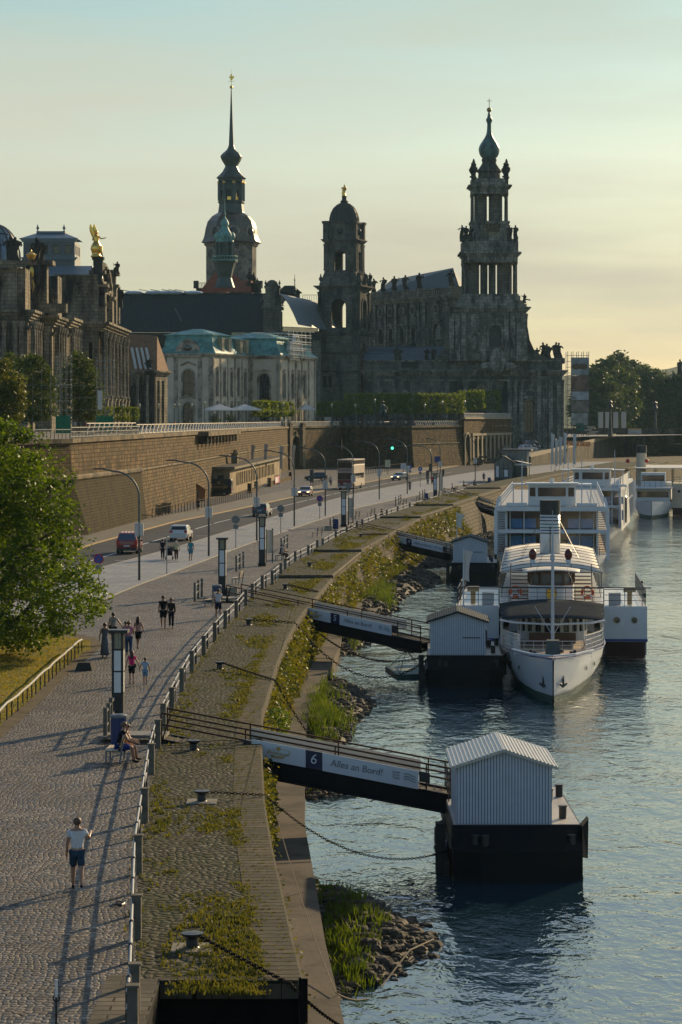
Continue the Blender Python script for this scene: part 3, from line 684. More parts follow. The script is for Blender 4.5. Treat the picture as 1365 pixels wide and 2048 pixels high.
def miter(i):
    if i==0: return NM[0]
    if i==7: return NM[6]
    n=(NM[i-1]+NM[i]); n.normalize(); return n/max(.5,n.dot(NM[i]))
def tp(i,off,z): p=PTS[i][1]-miter(i)*off; return (p.x,p.y,z)
MZ=5.6
GATE=[]
for i in range(7):
    a,b=PTS[i],PTS[i+1]
    lo=MB(); up=MB()
    if i==3:  # gate bay: opening cut
        M,L=FM(a[1]-NM[3]*.12,b[1]-NM[3]*.12); lo.M=M
        # local frame: the arch stands between two piers
        wallf(lo,L,-.1,TZ-.2,[(2.4,8.6,-.1,7.8,True)],3.0); lo.face((2.3,3,-.1),(8.7,3,-.1),(8.7,3,7.9),(2.3,3,7.9))
        lo.build('gate_wall',twall,tw)
        g=MB(M); pil(g,.8,2.0,0,TZ+1.0,.6,.8,.7); pil(g,10.2,2.0,0,TZ+1.0,.6,.8,.7); surround(g,(2.4,8.6,-.1,7.8,True),.5,.2,0,False); g.box(5.1,5.9,-.4,0,7.5,8.6); g.build('gate_piers',tcop,tw)
        g=MB(M); g.sph(-1.6,.0,6.2,.9,(.7,.2,1),10,8); g.build('medallion',sandd,tw)
    else:
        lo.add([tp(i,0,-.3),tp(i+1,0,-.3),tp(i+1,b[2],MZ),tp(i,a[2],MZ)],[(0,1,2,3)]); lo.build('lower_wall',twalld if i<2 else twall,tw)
        up.add([tp(i,a[2],MZ),tp(i+1,b[2],MZ),tp(i+1,b[3],b[4]),tp(i,a[3],a[4])],[(0,1,2,3)]); up.build('upper_wall',twall,tw)
    s=MB(); 
    if i<3 or i==5: s.tube([tp(i,a[2]-.05,MZ),tp(i+1,b[2]-.05,MZ)],.32 if i<2 else .14,8); s.build('roll_moulding',tcop,tw)
    c=MB(); 
    c.add([tp(i,a[3]-.3,a[4]),tp(i+1,b[3]-.3,b[4]),tp(i+1,b[3]+.5,b[4]),tp(i,a[3]+.5,a[4]),tp(i,a[3]-.3,a[4]-.45),tp(i+1,b[3]-.3,b[4]-.45),tp(i,a[3]+.0,a[4]-.62),tp(i+1,b[3]+.0,b[4]-.62)],[(0,1,2,3),(4,5,1,0),(6,7,5,4)])
    c.build('coping',tcop,tw)
def wt(px,k=.002):
    r=Vector((px-CX,F)); best=0
    for i in range(7):
        a,b=PTS[i][1],PTS[i+1][1]; d=b-a; det=r.x*(-d.y)+d.x*r.y
        if abs(det)<1e-6: continue
        t=(a.x*(-d.y)+d.x*a.y)/det; u=(r.x*a.y-r.y*a.x)/det
        if -.02<=u<=1.02: best=max(best,t)
    return best+k
# buttress rib and slit on the bastion
m=MB(); c=G(158,1060); m.prism([(c.x-.7,c.y-1.5),(c.x+.1,c.y-1.5),(c.x+.1,c.y+.5),(c.x-.7,c.y+.5)],-.1,3.2,.6); m.build('buttress',twalld,tw)
# balcony on corbels
M,L=FM(PTS[2][1]-NM[2]*.5,PTS[3][1]-NM[2]*.5)
def along(px): # distance along C-D for a photo column
    best=None
    for k in range(0,2600):
        s=k*.1; p=PTS[2][1]+(PTS[3][1]-PTS[2][1]).normalized()*s
        if CX+p.x/p.y*F>=px: return s
    return 257
m=MB(M); s0,s1=along(404),along(470)
m.box(s0,s1,-1.5,.3,TZ-.55,TZ+.12)
for k in range(10): u=s0+(s1-s0)*(k+.5)/10; m.ext([(u-.5,TZ-.55),(u+.5,TZ-.55),(u+.3,TZ-1.1),(u+.25,TZ-1.7),(u-.25,TZ-1.7),(u-.3,TZ-1.1)],-1.1,.3)
m.build('balcony_corbels',tcop,tw)
# deck of the terrace
m=MB(); top=[tp(i,PTS[i][3]+.45,0)[:2] for i in range(8)]
poly=[(x,y) for x,y in top]+[(45,900),(-400,900),(-400,225)]
m.add([(x,y,TZ-.08) for x,y in poly],[tuple(range(len(poly)))]); m.add([(-400,225,-.1),(PTS[0][1].x-2,225,-.1),(PTS[0][1].x-2,225,TZ-.1),(-400,225,TZ-.1)],[(0,1,2,3)])
struct(m.build('terrace_ground',mat('gravel promenade',(.20,.18,.14),.9,var=.2,vs=.5)))
# raised corner by the long steps
Gp,Ip=PTS[6][1],PTS[7][1]
rb=thing('terrace_pavilion_wall','raised sandstone terrace corner with a tall dark portal and shop front windows below','wall',(0,0,0))
M,L=FM(Gp+NM[5]*.0,Ip+NM[5]*.0)
m=MB(M); d0=.2; wallf(m,L,-.3,TZ+1.9,[(.8,6.5,-.2,7.8,True)]+[(12+k*5.2,14.6+k*5.2,1.6,6.4) for k in range(9)],1.2); m.box(-.2,L,.6,3,TZ-1,TZ+1.9); m.face((0,2.9,-1),(L,2.9,-1),(L,2.9,8),(0,2.9,8)); m.build('wall',twall,rb)
m=MB(M); m.box(-.5,L+.4,-.4,.6,TZ+1.9,TZ+2.3); m.box(9,L+.1,-.3,0,7.3,7.9); surround(m,(.8,6.5,-.2,7.8,True),.5,.25,0,False)
for k in range(10): m.box(9.9+k*5.2,11.2+k*5.2,-.22,0,1.2,7.3)
m.build('trim',mat('pale stone trim',(.34,.28,.19),.8,var=.2,vs=2),rb)
for k in range(9): window(rb,M,(12+k*5.2,14.6+k*5.2,1.6,6.4),1.0,dark,glassd,2,3)
# left return of the raised corner with sloping steps side
m=MB(); m.ext([(0,TZ+.3),(4.2,TZ+1.9),(4.2,TZ+2.3),(0,TZ+.7)],0,.5); o=m.build('steps_side_wall',tcop,rb); o.location=(Gp.x-4.2,Gp.y-1,0)
# --- railings ---
railm=mat('pale railing paint',(.58,.50,.38),.5,var=.15,vs=4)
def slanted_rail(name,p,q,z,label,step=.55,h=1.05,post=0,mt=None,lean=.35,thick=.11):
    t=thing(name,label,'railing',(0,0,0)); M,L=FM(p,q); m=MB(M); n=int(L/step)
    m.box(0,L,-.05,.05,z+h-.1,z+h); m.box(0,L,-.04,.04,z+.06,z+.14); m.build('rail',mt or railm,t)
    m=MB(M)
    for k in range(n): u=k*step; m.bar((u,0,z+.1),(u+lean,0,z+h-.08),thick,thick)
    b=m.build('balusters',mt or railm,t); b['kind']='stuff'
    return t
def offp(i,o): p=PTS[i][1]-miter(i)*o; return p
CD=(PTS[3][1]-PTS[2][1]).normalized()
slanted_rail('terrace_railing',offp(2,1.3),PTS[3][1]-NM[2]*.8-CD*1,TZ+.15,'long pale railing of slanting bars along the terrace edge left of the arched gate',4.2,1.15,lean=2.6,thick=.17)
slanted_rail('terrace_railing',PTS[3][1]-NM[3]*.3+Vector((.8,2)),PTS[4][1]-NM[3]*.3-Vector((2.5,7)),TZ+.3,'short pale railing between the two piers above the arched gate',.9,1.05,lean=.5,thick=.16)
slanted_rail('terrace_railing',PTS[4][1]-NM[3]*.3-Vector((2.0,5)),PTS[4][1]-NM[3]*.3,TZ+.35,'short pale railing right of the arched gate at the wall corner',.9,1.05,lean=.5,thick=.16)
slanted_rail('terrace_railing',PTS[5][1]-NM[5]*1.9+Vector((2,8)),PTS[6][1]-NM[5]*1.2,TZ+.35,'sunlit slanting railing on the second bastion in front of the clipped trees',1.2,1.1,lean=.9,thick=.13)
slanted_rail('terrace_railing',Gp,Ip,TZ+2.3,'highest pale railing on the raised corner in front of the church',1.2,1.1,lean=.9,thick=.13)
def bar_rail(name,p,q,z,label,step=1.0,h=1.1):
    t=thing(name,label,'railing',(0,0,0)); M,L=FM(p,q); m=MB(M); m.box(0,L,-.03,.03,z+h-.08,z+h); m.box(0,L,-.03,.03,z+.12,z+.17); m.box(0,L,-.03,.03,z+h*.55,z+h*.55+.05); m.build('rail',mat('pale steel',(.30,.30,.27),.4,metal=.4,var=.1),t)
    m=MB(M)
    for k in range(int(L/step)+1): m.box(k*step-.03,k*step+.03,-.03,.03,z,z+h-.08)
    m.build('bars',dark,t)['kind']='stuff'; return t
bar_rail('bastion_railing',offp(0,2.1),offp(1,1.9),TZ-.2,'dark upright bar railing left of the bastion corner, behind the big tree',.8)
bar_rail('bastion_railing',offp(1,1.9),offp(2,1.0),TZ,'dark upright bar railing on the bastion edge in front of the scaffold towers',.8)
slanted_rail('inner_railing',offp(1,5)+Vector((3.2,14)),offp(2,1.4),TZ+.15,'pale slanting railing starting beside the left scaffold tower',2.6,1.35,lean=1.6,thick=.12)
bar_rail('corner_railing',PTS[4][1]-NM[4]*.5+Vector((.5,0)),PTS[5][1]-NM[4]*.6,TZ+.3,'thin dark railing along the shaded wall between the gate and the second bastion',1.0)
# ================= FAR BUILDINGS =================
rng=random.Random(11)
def wc(px,t): return ((px-CX)*t,F*t)
def zz(py,t): return H-(py-HZ)*t
# ---- art academy: stepped neo-baroque blocks with columns ----
acst=brickmat('academy sandstone',(.38,.32,.22),(.24,.205,.145),(.07,.06,.045),1.2,.6,rough=.85,ms=.03,bump=.4,stain=(.035,.035,.032),ss=.16,var=.35)
ac=thing('academy_building','ornate sandstone academy at the left edge with columns, statues and a golden angel','building',(0,0,0))
def block(par,M,L,D,z0,z1,mt,ops=(),sideops=(),name='wall',d=.5):
    m=MB(M); wallf(m,L,z0,z1,ops,d); m.build(name,mt,par)
    M2=M@Matrix.Translation((L,0,0))@Matrix.Rotation(R(90),4,'Z'); m=MB(M2); wallf(m,D,z0,z1,sideops,d); m.build(name,mt,par)
    m=MB(M); m.face((0,D,z1),(0,0,z1),(L,0,z1),(L,D,z1)); m.face((0,D,z0),(0,0,z0),(0,0,z1),(0,D,z1)); m.face((L,D,z0),(0,D,z0),(0,D,z1),(L,D,z1)); m.build('roof_deck',slate,par)
    return M2
ta=.085
# wing with the gable (right part of the academy)
x0,y0=wc(92,ta); x1,_=wc(197,ta); M,L=FM((x0,y0),(x1,y0)); zc=zz(648,ta); za=zz(548,ta); D=46
so=[(3+k*7.5,6.4+k*7.5,12,19,True) for k in range(6)]+[(3+k*7.5,6.4+k*7.5,20.5,25.5) for k in range(6)]
M2=block(ac,M,L,D,TZ-1,zc,acst,[(1+k*2.1,2+k*2.1,19,24.5) for k in range(4)],so)
for o in so: window(ac,M2,o,.45,dark)
m=MB(M2)
for k in range(7): colm(m,1.2+k*7.3,-.9,TZ+5.5,zc-1.2,.62,10); pil(m,1.2+k*7.3,1.6,TZ,TZ+5.4,1.6,.5,.8)
for k in range(7): colm(m,2.6+k*7.3,-.5,TZ+5.5,zc-1.2,.5,8)
m.build('columns',acst,ac)
m=MB(M2); cornice(m,D,zc-1.2,1.6,1.9,.4,4); cornice(m,D,TZ+5,.7,.9,0,2); m.build('cornice',acst,ac)
m=MB(M); cornice(m,L,zc-1.2,1.6,1.2,1.2,4); cornice(m,L,19,.5,.5,0,2)
for u in (.5,3.2,5.9,8.4): pil(m,u,.9,TZ,zc-1.2,.3,.9,.6)
m.build('cornice',acst,ac)
# attic storey of that wing
xa,ya=wc(117,ta+.001); M3,L3=FM((xa,ya),(x1-.5,ya)); M4=block(ac,M3,L3,30,zc,za,acst)
m=MB(M3); cornice(m,L3,za-.9,1.1,.7,.7,3); m.box(.5,L3-1,-.12,0,zc+.8,zc+1.1); m.box(.9,1.15,-.12,0,zc+1.1,za-1.2); m.box(L3-1.5,L3-1.2,-.12,0,zc+1.1,za-1.2); m.box(.9,L3-1.2,-.12,0,za-1.5,za-1.3)
c=((163-117)/(195-117)*L3); zc2=zz(577,ta)
m.torus((c,-.15,zc2),.85,.16,14,6,Matrix.Rotation(R(90),3,'X')); m.sph(c,-.05,zc2+.9,.5,(1.2,.4,.6)); m.sph(c,-.05,zc2-.9,.6,(1.3,.4,.5)); m.tube([(c-1.0,-.1,zc2+.9),(c-1.3,-.1,zc2),(c-.8,-.1,zc2-1)],.12,5); m.tube([(c+1.0,-.1,zc2+.9),(c+1.3,-.1,zc2),(c+.8,-.1,zc2-1)],.12,5)
m.build('attic_trim',acst,ac)
# sloping metal roof and lantern pavilion behind
m=MB(M3); z5=zz(525,ta); m.add([(-4,3,za+.1),(L3-.6,3,za+.1),(L3-1.8,8,z5+.2),(-4,8,z5+.2),(L3-.6,28,za+.1),(L3-1.8,24,z5+.2)],[(0,1,2,3),(1,4,5,2)]); m.face((-4,8,z5+.2),(L3-1.8,8,z5+.2),(L3-1.8,24,z5+.2),(-4,24,z5+.2)); m.build('metal_roof',mat('blue grey sheet roof',(.14,.19,.22),.45,metal=.2,var=.2,vs=2,aniso=(4,.3,1)),ac)
tl=.088; xl,yl_=wc(47,tl); xr,_=wc(150,tl); Ml,Ll=FM((xl,yl_),(xr,yl_)); zb,zt2=zz(518,tl),zz(482,tl)
lo=[(1+k*2.1,2.2+k*2.1,zb+.9,zt2-.7) for k in range(4)]
M5=block(ac,Ml,Ll,10,zb-3,zt2,mat('lantern grey',(.12,.14,.14),.6,var=.2,vs=2),lo,[(1+k*2.2,2.2+k*2.2,zb+.9,zt2-.7) for k in range(4)],'lantern_wall')
for o in lo: window(ac,Ml,o,.3,dark,glassd,1,1)
m=MB(Ml); cornice(m,Ll,zt2-.2,.7,.6,.6,3); cornice(m,Ll,zb-.2,.5,.5,.5,2); m.add([(-.4,-.4,zt2+.5),(Ll+.4,-.4,zt2+.5),(Ll+.4,10.4,zt2+.5),(-.4,10.4,zt2+.5),(2,3,zz(464,tl)),(Ll-2,3,zz(464,tl)),(Ll-2,7,zz(464,tl)),(2,7,zz(464,tl))],[(0,1,5,4),(1,2,6,5),(2,3,7,6),(3,0,4,7),(4,5,6,7)])
m.box(2,Ll-2,2.7,7.3,zz(464,tl),zz(464,tl)+.35)
for x in (2.2,Ll-2.2): urn(m,x,3,zz(464,tl)+.3,1.3)
m.build('lantern_roof',mat('blue grey sheet roof',(.1,.1,.1)),ac)
# river gable: pediment block with figures and the golden angel
xg,yg=wc(205,.0862); xg2,yg2=wc(240,.0945)
m=MB()
for k,(px,tt,py0,py1,w) in enumerate([(207,.0865,575,650,2.6),(232,.092,575,650,2.0),(216,.088,600,650,3.5),(240,.0945,600,648,1.6)]):
    cx,cy=wc(px,tt); m.cb(cx-.8,cy,zz(py1,tt),zz(py0,tt),w,w)
    m.cb(cx-.8,cy,zz(py0,tt),zz(py0,tt)+.5,w+.9,w+.9)
for px,tt,py in ((205,.0865,548),(233,.092,552)):
    cx,cy=wc(px,tt); m.cb(cx-.8,cy,zz(650,tt),zz(py,tt),1.5,1.5); m.cb(cx-.8,cy,zz(py,tt),zz(py,tt)+.6,2.8,2.8); m.cb(cx-.8,cy,zz(py,tt)+.6,zz(py,tt)+1.1,2.0,2.0)
# broken curved pediment
cx,cy=wc(219,.0885); m.tube([(cx-2.2,cy-6,zz(575,.0885)),(cx-1.6,cy-4,zz(545,.0885)),(cx-1.2,cy,zz(532,.0885)),(cx-.8,cy+4,zz(545,.0885)),(cx-.6,cy+6,zz(575,.0885))],.8,6)
m.build('gable',acst,ac)
x,y=wc(197,.0862); 
m=MB(); m.cb(x,y,zz(548,.0862),zz(520,.0862),1.6,1.6); m.cb(x,y,zz(520,.0862),zz(514,.0862),2.0,2.0); m.build('angel_pedestal',sandd,ac)
for i,(px,py,tt,h) in enumerate([(236,545,.0918,2.3),(233,549,.0915,1.9),(205,610,.0865,4.2),(240,612,.094,4.0),(214,560,.0875,2.6),(202,566,.086,2.6),(212,620,.087,3.6)]):
    x,y=wc(px,tt); statue(ac,x,y-1,zz(py,tt)-.3,h,sandd,i+5)
# golden angel: thing of its own
ang=thing('gilded_angel','gleaming golden winged angel holding out one arm on the gable of the academy','statue',(*wc(193,.0862),zz(515,.0862)))
m=MB(); s=zz(455,.0862)-zz(515,.0862); 
m.smooth=True
m.lathe(0,0,[(.9,0),(.95,.3),(.7,.5),(.8,.9),(1.0,1.5),(.85,2.1),(.5,2.7),(.42,2.9),(.55,3.4),(.5,3.7),(.15,3.95),(.12,4.05)],10)
m.sph(.05,-.1,4.3,.27,(1,1,1.2),10,8); m.sph(-.05,0,4.5,.2,(1.1,1,.8),8,6)
m.tube([(.4,-.1,3.65),(.8,-.25,3.25),(1.5,-.4,3.3),(1.75,-.4,3.45)],[.15,.12,.09,.05],6); m.tube([(-.4,-.1,3.6),(-.6,-.4,3.0),(-.2,-.7,2.8)],[.15,.12,.08],6)
m.tube([(.2,-.3,1.9),(.9,-.5,1.7),(.9,-.5,.9),(1.1,-.5,.2)],[.36,.3,.22,.14],6); m.build('figure',gold,ang)
for sx,nm in ((-.45,0),(.15,1)):
    m=MB(); m.add([(sx,.25,3.0),(sx-.35,.5,3.6),(sx-.75,.6,4.6),(sx-.8,.55,5.4),(sx-.55,.5,5.9),(sx-.15,.4,5.0),(sx+.1,.3,4.0),(sx+.15,.25,3.3)]+[(sx,.35,3.0),(sx-.35,.65,3.6),(sx-.75,.75,4.6),(sx-.8,.7,5.4),(sx-.55,.62,5.9),(sx-.15,.5,5.0),(sx+.1,.4,4.0),(sx+.15,.35,3.3)],[tuple(range(8)),tuple(range(8,16))[::-1]]+[(i,(i+1)%8,8+(i+1)%8,8+i) for i in range(8)]); m.build('wing',gold,ang)
# nearer projecting bays at the frame edge with columns and sculpture groups
tb=.078
def bay(pxl,pxr,t,pytop,pyc,D,ncol,side=True):
    x0,y0=wc(pxl,t); x1,_=wc(pxr,t); M,L=FM((x0,y0),(x1,y0)); zc=zz(pyc,t); zt=zz(pytop,t)
    M2=block(ac,M,L,D,TZ-1,zc,acst)
    m=MB(M); cornice(m,L,zc-1.3,1.7,1.3,1.2,4); cornice(m,L,zz(pyc+35,t),.6,.7,.7,2)
    for k in range(ncol):
        u=.8+(L-1.6)*k/max(1,ncol-1); pil(m,u,1.3,TZ+4.5,zc-1.3,.5,1.4,.6); colm(m,u+.9 if k<ncol-1 else u,-.9,TZ+4.5,zc-1.3,.42,8)
    m.build('bay_front',acst,ac)
    m=MB(M2); cornice(m,D,zc-1.3,1.7,1.3,1.2,4)
    for k in range(4): colm(m,.8+(D-1.6)*k/3,-.8,TZ+4.5,zc-1.3,.5,8)
    m.build('bay_side',acst,ac)
    return M,M2,L,zc,zt
M,M2,L,zc,zt=bay(-80,55,.0755,440,625,10,6)
m=MB(M); m.box(0,L-.5,1.5,8,zc,zz(535,.0755)); cornice(m,L-.5,zz(535,.0755),1.1,.2,.6,3); m.box(L-7,L-5.6,.8,1.6,zc,zz(520,.0755)); m.box(L-3,L-1.6,.8,1.6,zc,zz(520,.0755)); m.build('attic',acst,ac)
bay(60,104,.079,600,637,12,3)
bay(104,135,.082,600,640,12,2)
x,y=wc(72,.078); m=MB(); m.cb(x,y+1.5,zz(625,.078),zz(530,.078),3.4,2.5); m.cb(x+.2,y+1.5,zz(530,.078),zz(525,.078)+.3,5,4); m.cb(x-4,y+1,zz(615,.078),zz(600,.078),3,2.4); m.cb(x+3,y+1,zz(625,.078),zz(607,.078),3.5,2.4); m.build('sculpture_plinth',acst,ac); m=MB(); xa,_=wc(40,.0812); xb,yb=wc(116,.0812); m.box(xa,xb,yb,yb+6,zz(650,.0812),zz(552,.0812)); m.build('attic_wall',acst,ac)
for i,(px,py,tt,h) in enumerate([(22,522,.0765,4.1),(32,522,.0765,3.9),(75,528,.0785,4.4),(83,530,.079,3.9),(45,600,.0775,3.4),(52,602,.0776,2.6),(60,598,.0778,2.2),(95,610,.079,3.2),(103,612,.079,2.9),(109,610,.0795,2.2),(88,600,.0785,2.2),(67,585,.0782,2.6)]):
    x,y=wc(px,tt); statue(ac,x,y-.3,zz(py,tt)-.2,h,sandd,i+30)
# gilded crown and emblem
x,y=wc(63,.0775); m=MB(); z=zz(519,.0775); m.lathe(x,y,[(.45,z),(.62,z+.25),(.75,z+.7),(.45,z+1.0),(.12,z+1.15),(.1,z+1.3),(0,z+1.5)],10)
for k in range(6): a=k*PI/3; m.sph(x+.7*math.cos(a),y+.7*math.sin(a),z+.75,.13,n=6,m=4)
m.build('golden_crown',gold,ac)
m=MB(); z=zz(560,.0775); m.sph(x+.1,y-.5,z+1.2,.55,(.8,.35,1.6)); m.tube([(x+.2,y-.7,z),(x+.5,y-.8,z-1.0),(x+.3,y-.8,z-1.8)],[.22,.14,.08],6); m.build('golden_emblem',gold,ac)
m=MB(); m.tube([(x-.7,y-.3,z+2.2),(x-.9,y-.6,z+1),(x-.5,y-.6,z-.8)],[.5,.7,.3],7); m.tube([(x+.9,y-.3,z+2.2),(x+1.1,y-.6,z+1),(x+.9,y-.6,z-.8)],[.5,.6,.3],7); m.build('drapery',sandd,ac)
# glass dome segment
x,y=wc(-12,.081); m=MB(); z=zz(520,.081); r=4.3; m.smooth=True; m.lathe(x,y,[(r,z-2),(r,z)]+[(r*math.cos(a*PI/16),z+r*1.35*math.sin(a*PI/16)) for a in range(1,8)]+[(.3,z+r*1.36)],16); m.build('glass_dome',mat('dome glass',(.16,.22,.25),.25,var=.15,vs=1,metal=.3),ac)
m=MB()
for k in range(16):
    a=k*PI/8; m.tube([(x+(r+.05)*math.cos(b*PI/16)*math.cos(a),y+(r+.05)*math.cos(b*PI/16)*math.sin(a),z+(r*1.35+.05)*math.sin(b*PI/16)) for b in range(0,9)],.11,4)
for b in (2,4,6): m.torus((x,y,z+r*1.35*math.sin(b*PI/16)),r*math.cos(b*PI/16)+.05,.09,20,4)
urn(m,x,y,z+r*1.36,2.2); m.build('dome_ribs',dark,ac)
# ---- gallery with brown roof and pillars ----
gl=thing('gallery_building','low gallery with a big brown roof, skylights and pillars beside the academy','building')
t1=.104; x0,y0=wc(236,t1); x1,_=wc(312,t1); a=R(14); x2,y2=x1+math.sin(a)*8,y0+math.cos(a)*8
M,L=FM((x0,y0),(x1,y0)); Ms,Ls=FM((x1,y0),(x2,y2)); zc=zz(742,t1); zr=zz(667,t1)
m=MB(M); wallf(m,L,TZ-1,zc,[(.6+k*2.0,1.7+k*2.0,TZ+1,zc-3) for k in range(4)],.6); m.build('wall',acst,gl)
m=MB(Ms); wallf(m,Ls,TZ-1,zc,[(1+k*3.1,2.6+k*3.1,TZ+1,zc-2) for k in range(2)],.6); m.build('wall',acst,gl)
for k in range(2): window(gl,Ms,(1+k*3.1,2.6+k*3.1,TZ+1,zc-2),.5,dark)
for k in range(4): window(gl,M,(.6+k*2.0,1.7+k*2.0,TZ+1,zc-3),.5,dark)
m=MB(M); cornice(m,L,zc-.9,1,.8,.8,3)
for u in (.3,2.2,4.2,6.2): colm(m,u,-.7,TZ,zc-.9,.38)
m.build('cornice',acst,gl); m=MB(Ms); cornice(m,Ls,zc-.9,1,.8,.8,3); m.build('cornice',acst,gl)
m=MB(); xr0,yr0=wc(236,t1+.002); m.add([(x0-6,y0-.5,zc),(x1+.3,y0-.5,zc),(x2+.3,y2,zc),(x0-6,y0+9,zr+.6),(x1-2.2,y0+9,zr),(x2-2.2,y2,zr-.3)],[(0,1,4,3),(1,2,5,4)]); m.build('roof',mat('brown tiled roof',(.22,.12,.065),.8,var=.25,vs=1.2,bump=.4,bs=12),gl)
m=MB(); 
for k in range(4):
    f0=.48+k*.13; p=Vector((x0+(x1-x0)*f0,y0-.3,zc+.4)); q=Vector((x0+(x1-.2-x0)*f0-1.2,y0+5.2,zc+.4+(zr-zc)*.58)); m.bar(p,q,.55,.25)
m.build('skylight',mat('pale skylight',(.45,.42,.36),.4,var=.1),gl)
for px,py,tt in ((302,742,.1045),(315,742,.1055)):
    x,y=wc(px,tt); m=MB(); m.cb(x,y-2.5,TZ,zz(py+5,tt),1.1,1.1); m.cb(x,y-2.5,zz(py+5,tt),zz(py,tt),1.9,1.9)
    for s in (-1,1): colm(m,x+s*.8,y-3.2,TZ+1,zz(py+6,tt),.32)
    m.build('pillar',sandd,gl); statue(gl,x,y-2.5,zz(py,tt),2.8,sandd,int(px)); statue(gl,x-.6,y-2.3,zz(py,tt),2.2,sandd,int(px)+1)
# ---- cream mansion with green copper mansard roof ----
cm=thing('copper_roof_mansion','cream rendered mansion with a green copper mansard roof behind parasols','building',(-28.4,582,0),-R(18))
E0=zz(706,.112); ZB=TZ-1
def mans(par,x0,x1,y0,y1,e,ins=1.0,h1=4.2,h2=1.4,name='roof'):
    m=MB(); i=ins; o=.6
    m.add([(x0-o,y0-o,e),(x1+o,y0-o,e),(x1+o,y1+o,e),(x0-o,y1+o,e),(x0+i*.5,y0+i*.5,e+h1*.35),(x1-i*.5,y0+i*.5,e+h1*.35),(x1-i*.5,y1-i*.5,e+h1*.35),(x0+i*.5,y1-i*.5,e+h1*.35),(x0+i,y0+i,e+h1),(x1-i,y0+i,e+h1),(x1-i,y1-i,e+h1),(x0+i,y1-i,e+h1)],
      [(0,1,5,4),(1,2,6,5),(2,3,7,6),(3,0,4,7),(4,5,9,8),(5,6,10,9),(6,7,11,10),(7,4,8,11)])
    m.build(name,copper,par); m=MB(); j=min((x1-x0),(y1-y0))*.35
    m.add([(x0+i-.4,y0+i-.4,e+h1+.02),(x1-i+.4,y0+i-.4,e+h1+.02),(x1-i+.4,y1-i+.4,e+h1+.02),(x0+i-.4,y1-i+.4,e+h1+.02),(x0+i+j,y0+i+j,e+h1+h2),(x1-i-j,y0+i+j,e+h1+h2),(x1-i-j,y1-i-j,e+h1+h2),(x0+i+j,y1-i-j,e+h1+h2)],[(0,1,5,4),(1,2,6,5),(2,3,7,6),(3,0,4,7),(4,5,6,7)])
    m.box(x0+i-.5,x1-i+.5,y0+i-.5,y1-i+.5,e+h1-.18,e+h1); m.build('upper_roof',copper,par)
def cwin(par,M,o,kind=0,pm=None):
    window(par,M,o,.35,mat('window frame dark',(.05,.06,.07),.5,var=0),glassd,2,4)
b1=(-12.8,0); ops=[(5.2,7.9,TZ+.2,TZ+5.6,True),(5.3,7.9,E0-9.6,E0-3.6,True)]
M,L=FM((b1[0],0),(0,0)); m=MB(M); wallf(m,L,ZB,E0,ops,.5); m.build('wall',cream,cm)
for o in ops: cwin(cm,M,o)
ctr=mat('cream stone trim',(.44,.38,.28),.8,var=.2,vs=2,stain=(.15,.13,.1),ss=.5)
m=MB(M); cornice(m,L,E0-.9,.9,.6,.6,3)
for o in ops: surround(m,o,.35,.12,.0); m.tube([(o[0]-.5,-.2,o[3]+.9),(o[0]+.3,-.25,o[3]+1.2),((o[0]+o[1])/2,-.25,o[3]+1.7),(o[1]-.3,-.25,o[3]+1.2),(o[1]+.5,-.2,o[3]+.9)],.2,5)
m.ext([(3.5-.0,E0),(9.6,E0),(9.2,E0+1.4),(8.1,E0+2.7),(6.6,E0+3.3),(5.0,E0+2.7),(3.9,E0+1.4)],-.3,1.2); m.box(3.4,9.7,-.5,0,E0-.9,E0-.05)
for u in (.9,3.6,9.4,12): m.box(u-.5,u+.5,-.12,0,ZB,E0-.9)
m.build('trim',ctr,cm); m=MB(M); m.lathe(6.6,-.35,[(.9,E0+.2)],8) if 0 else None
m.sph(6.6,-.3,E0+1.2,1.0,(1,.12,.75),12,8); m.build('oval_window',glassd,cm)
Ms,Ls=FM((0,0),(0,23.5)); sops=[(1.2+k*4.6,2.6+k*4.6,E0-9.6,E0-3.8,True) for k in range(5)]+[(1.2+k*4.6,2.6+k*4.6,TZ+.4,TZ+5.2,True) for k in range(5)]
m=MB(Ms); wallf(m,Ls,ZB,E0,sops,.4); m.build('wall',cream,cm)
for o in sops: window(cm,Ms,o,.3,mat('window frame dark',(1,1,1)),mat('blue grey window',(.03,.07,.09),.1,var=0,spec=.8),2,5)
m=MB(Ms); cornice(m,Ls,E0-.9,.9,.6,0,3)
for o in sops: surround(m,o,.25,.12,.5)
for k in range(6): m.box(3.4+k*4.6-4.2,4.1+k*4.6-4.2,-.15,0,ZB,E0-.9)
m.build('trim',ctr,cm)
M3,L3=FM((0,23.5),(7.2,23.5)); o3=[(2.2,4.8,E0-10.4,E0-4.2,True),(2.3,4.7,TZ+.4,TZ+5,True)]
m=MB(M3); wallf(m,L3,ZB,E0,o3,.5); m.build('wall',cream,cm)
for o in o3: cwin(cm,M3,o)
m=MB(M3); cornice(m,L3,E0-.9,.9,.6,.6,3); [surround(m,o,.4,.15,.5) for o in o3]; m.box(.1,.7,-.2,0,ZB,E0-1); m.box(L3-.7,L3-.1,-.2,0,ZB,E0-1); m.build('trim',ctr,cm)
M4,L4=FM((7.2,23.5),(7.2,50)); 
o4=[(2.5,4.2,E0-10,E0-4,True),(8.6,10.3,E0-10,E0-4,True),(13,14.7,E0-10,E0-4,True),(17.4,19.1,E0-10,E0-4,True),(8.6,10.3,TZ+.4,TZ+4.8,True),(13,14.7,TZ+.4,TZ+4.8,True),(17.4,19.1,TZ+.4,TZ+4.8,True)]
m=MB(M4); wallf(m,L4,ZB,E0,o4,.4); m.build('wall',cream,cm)
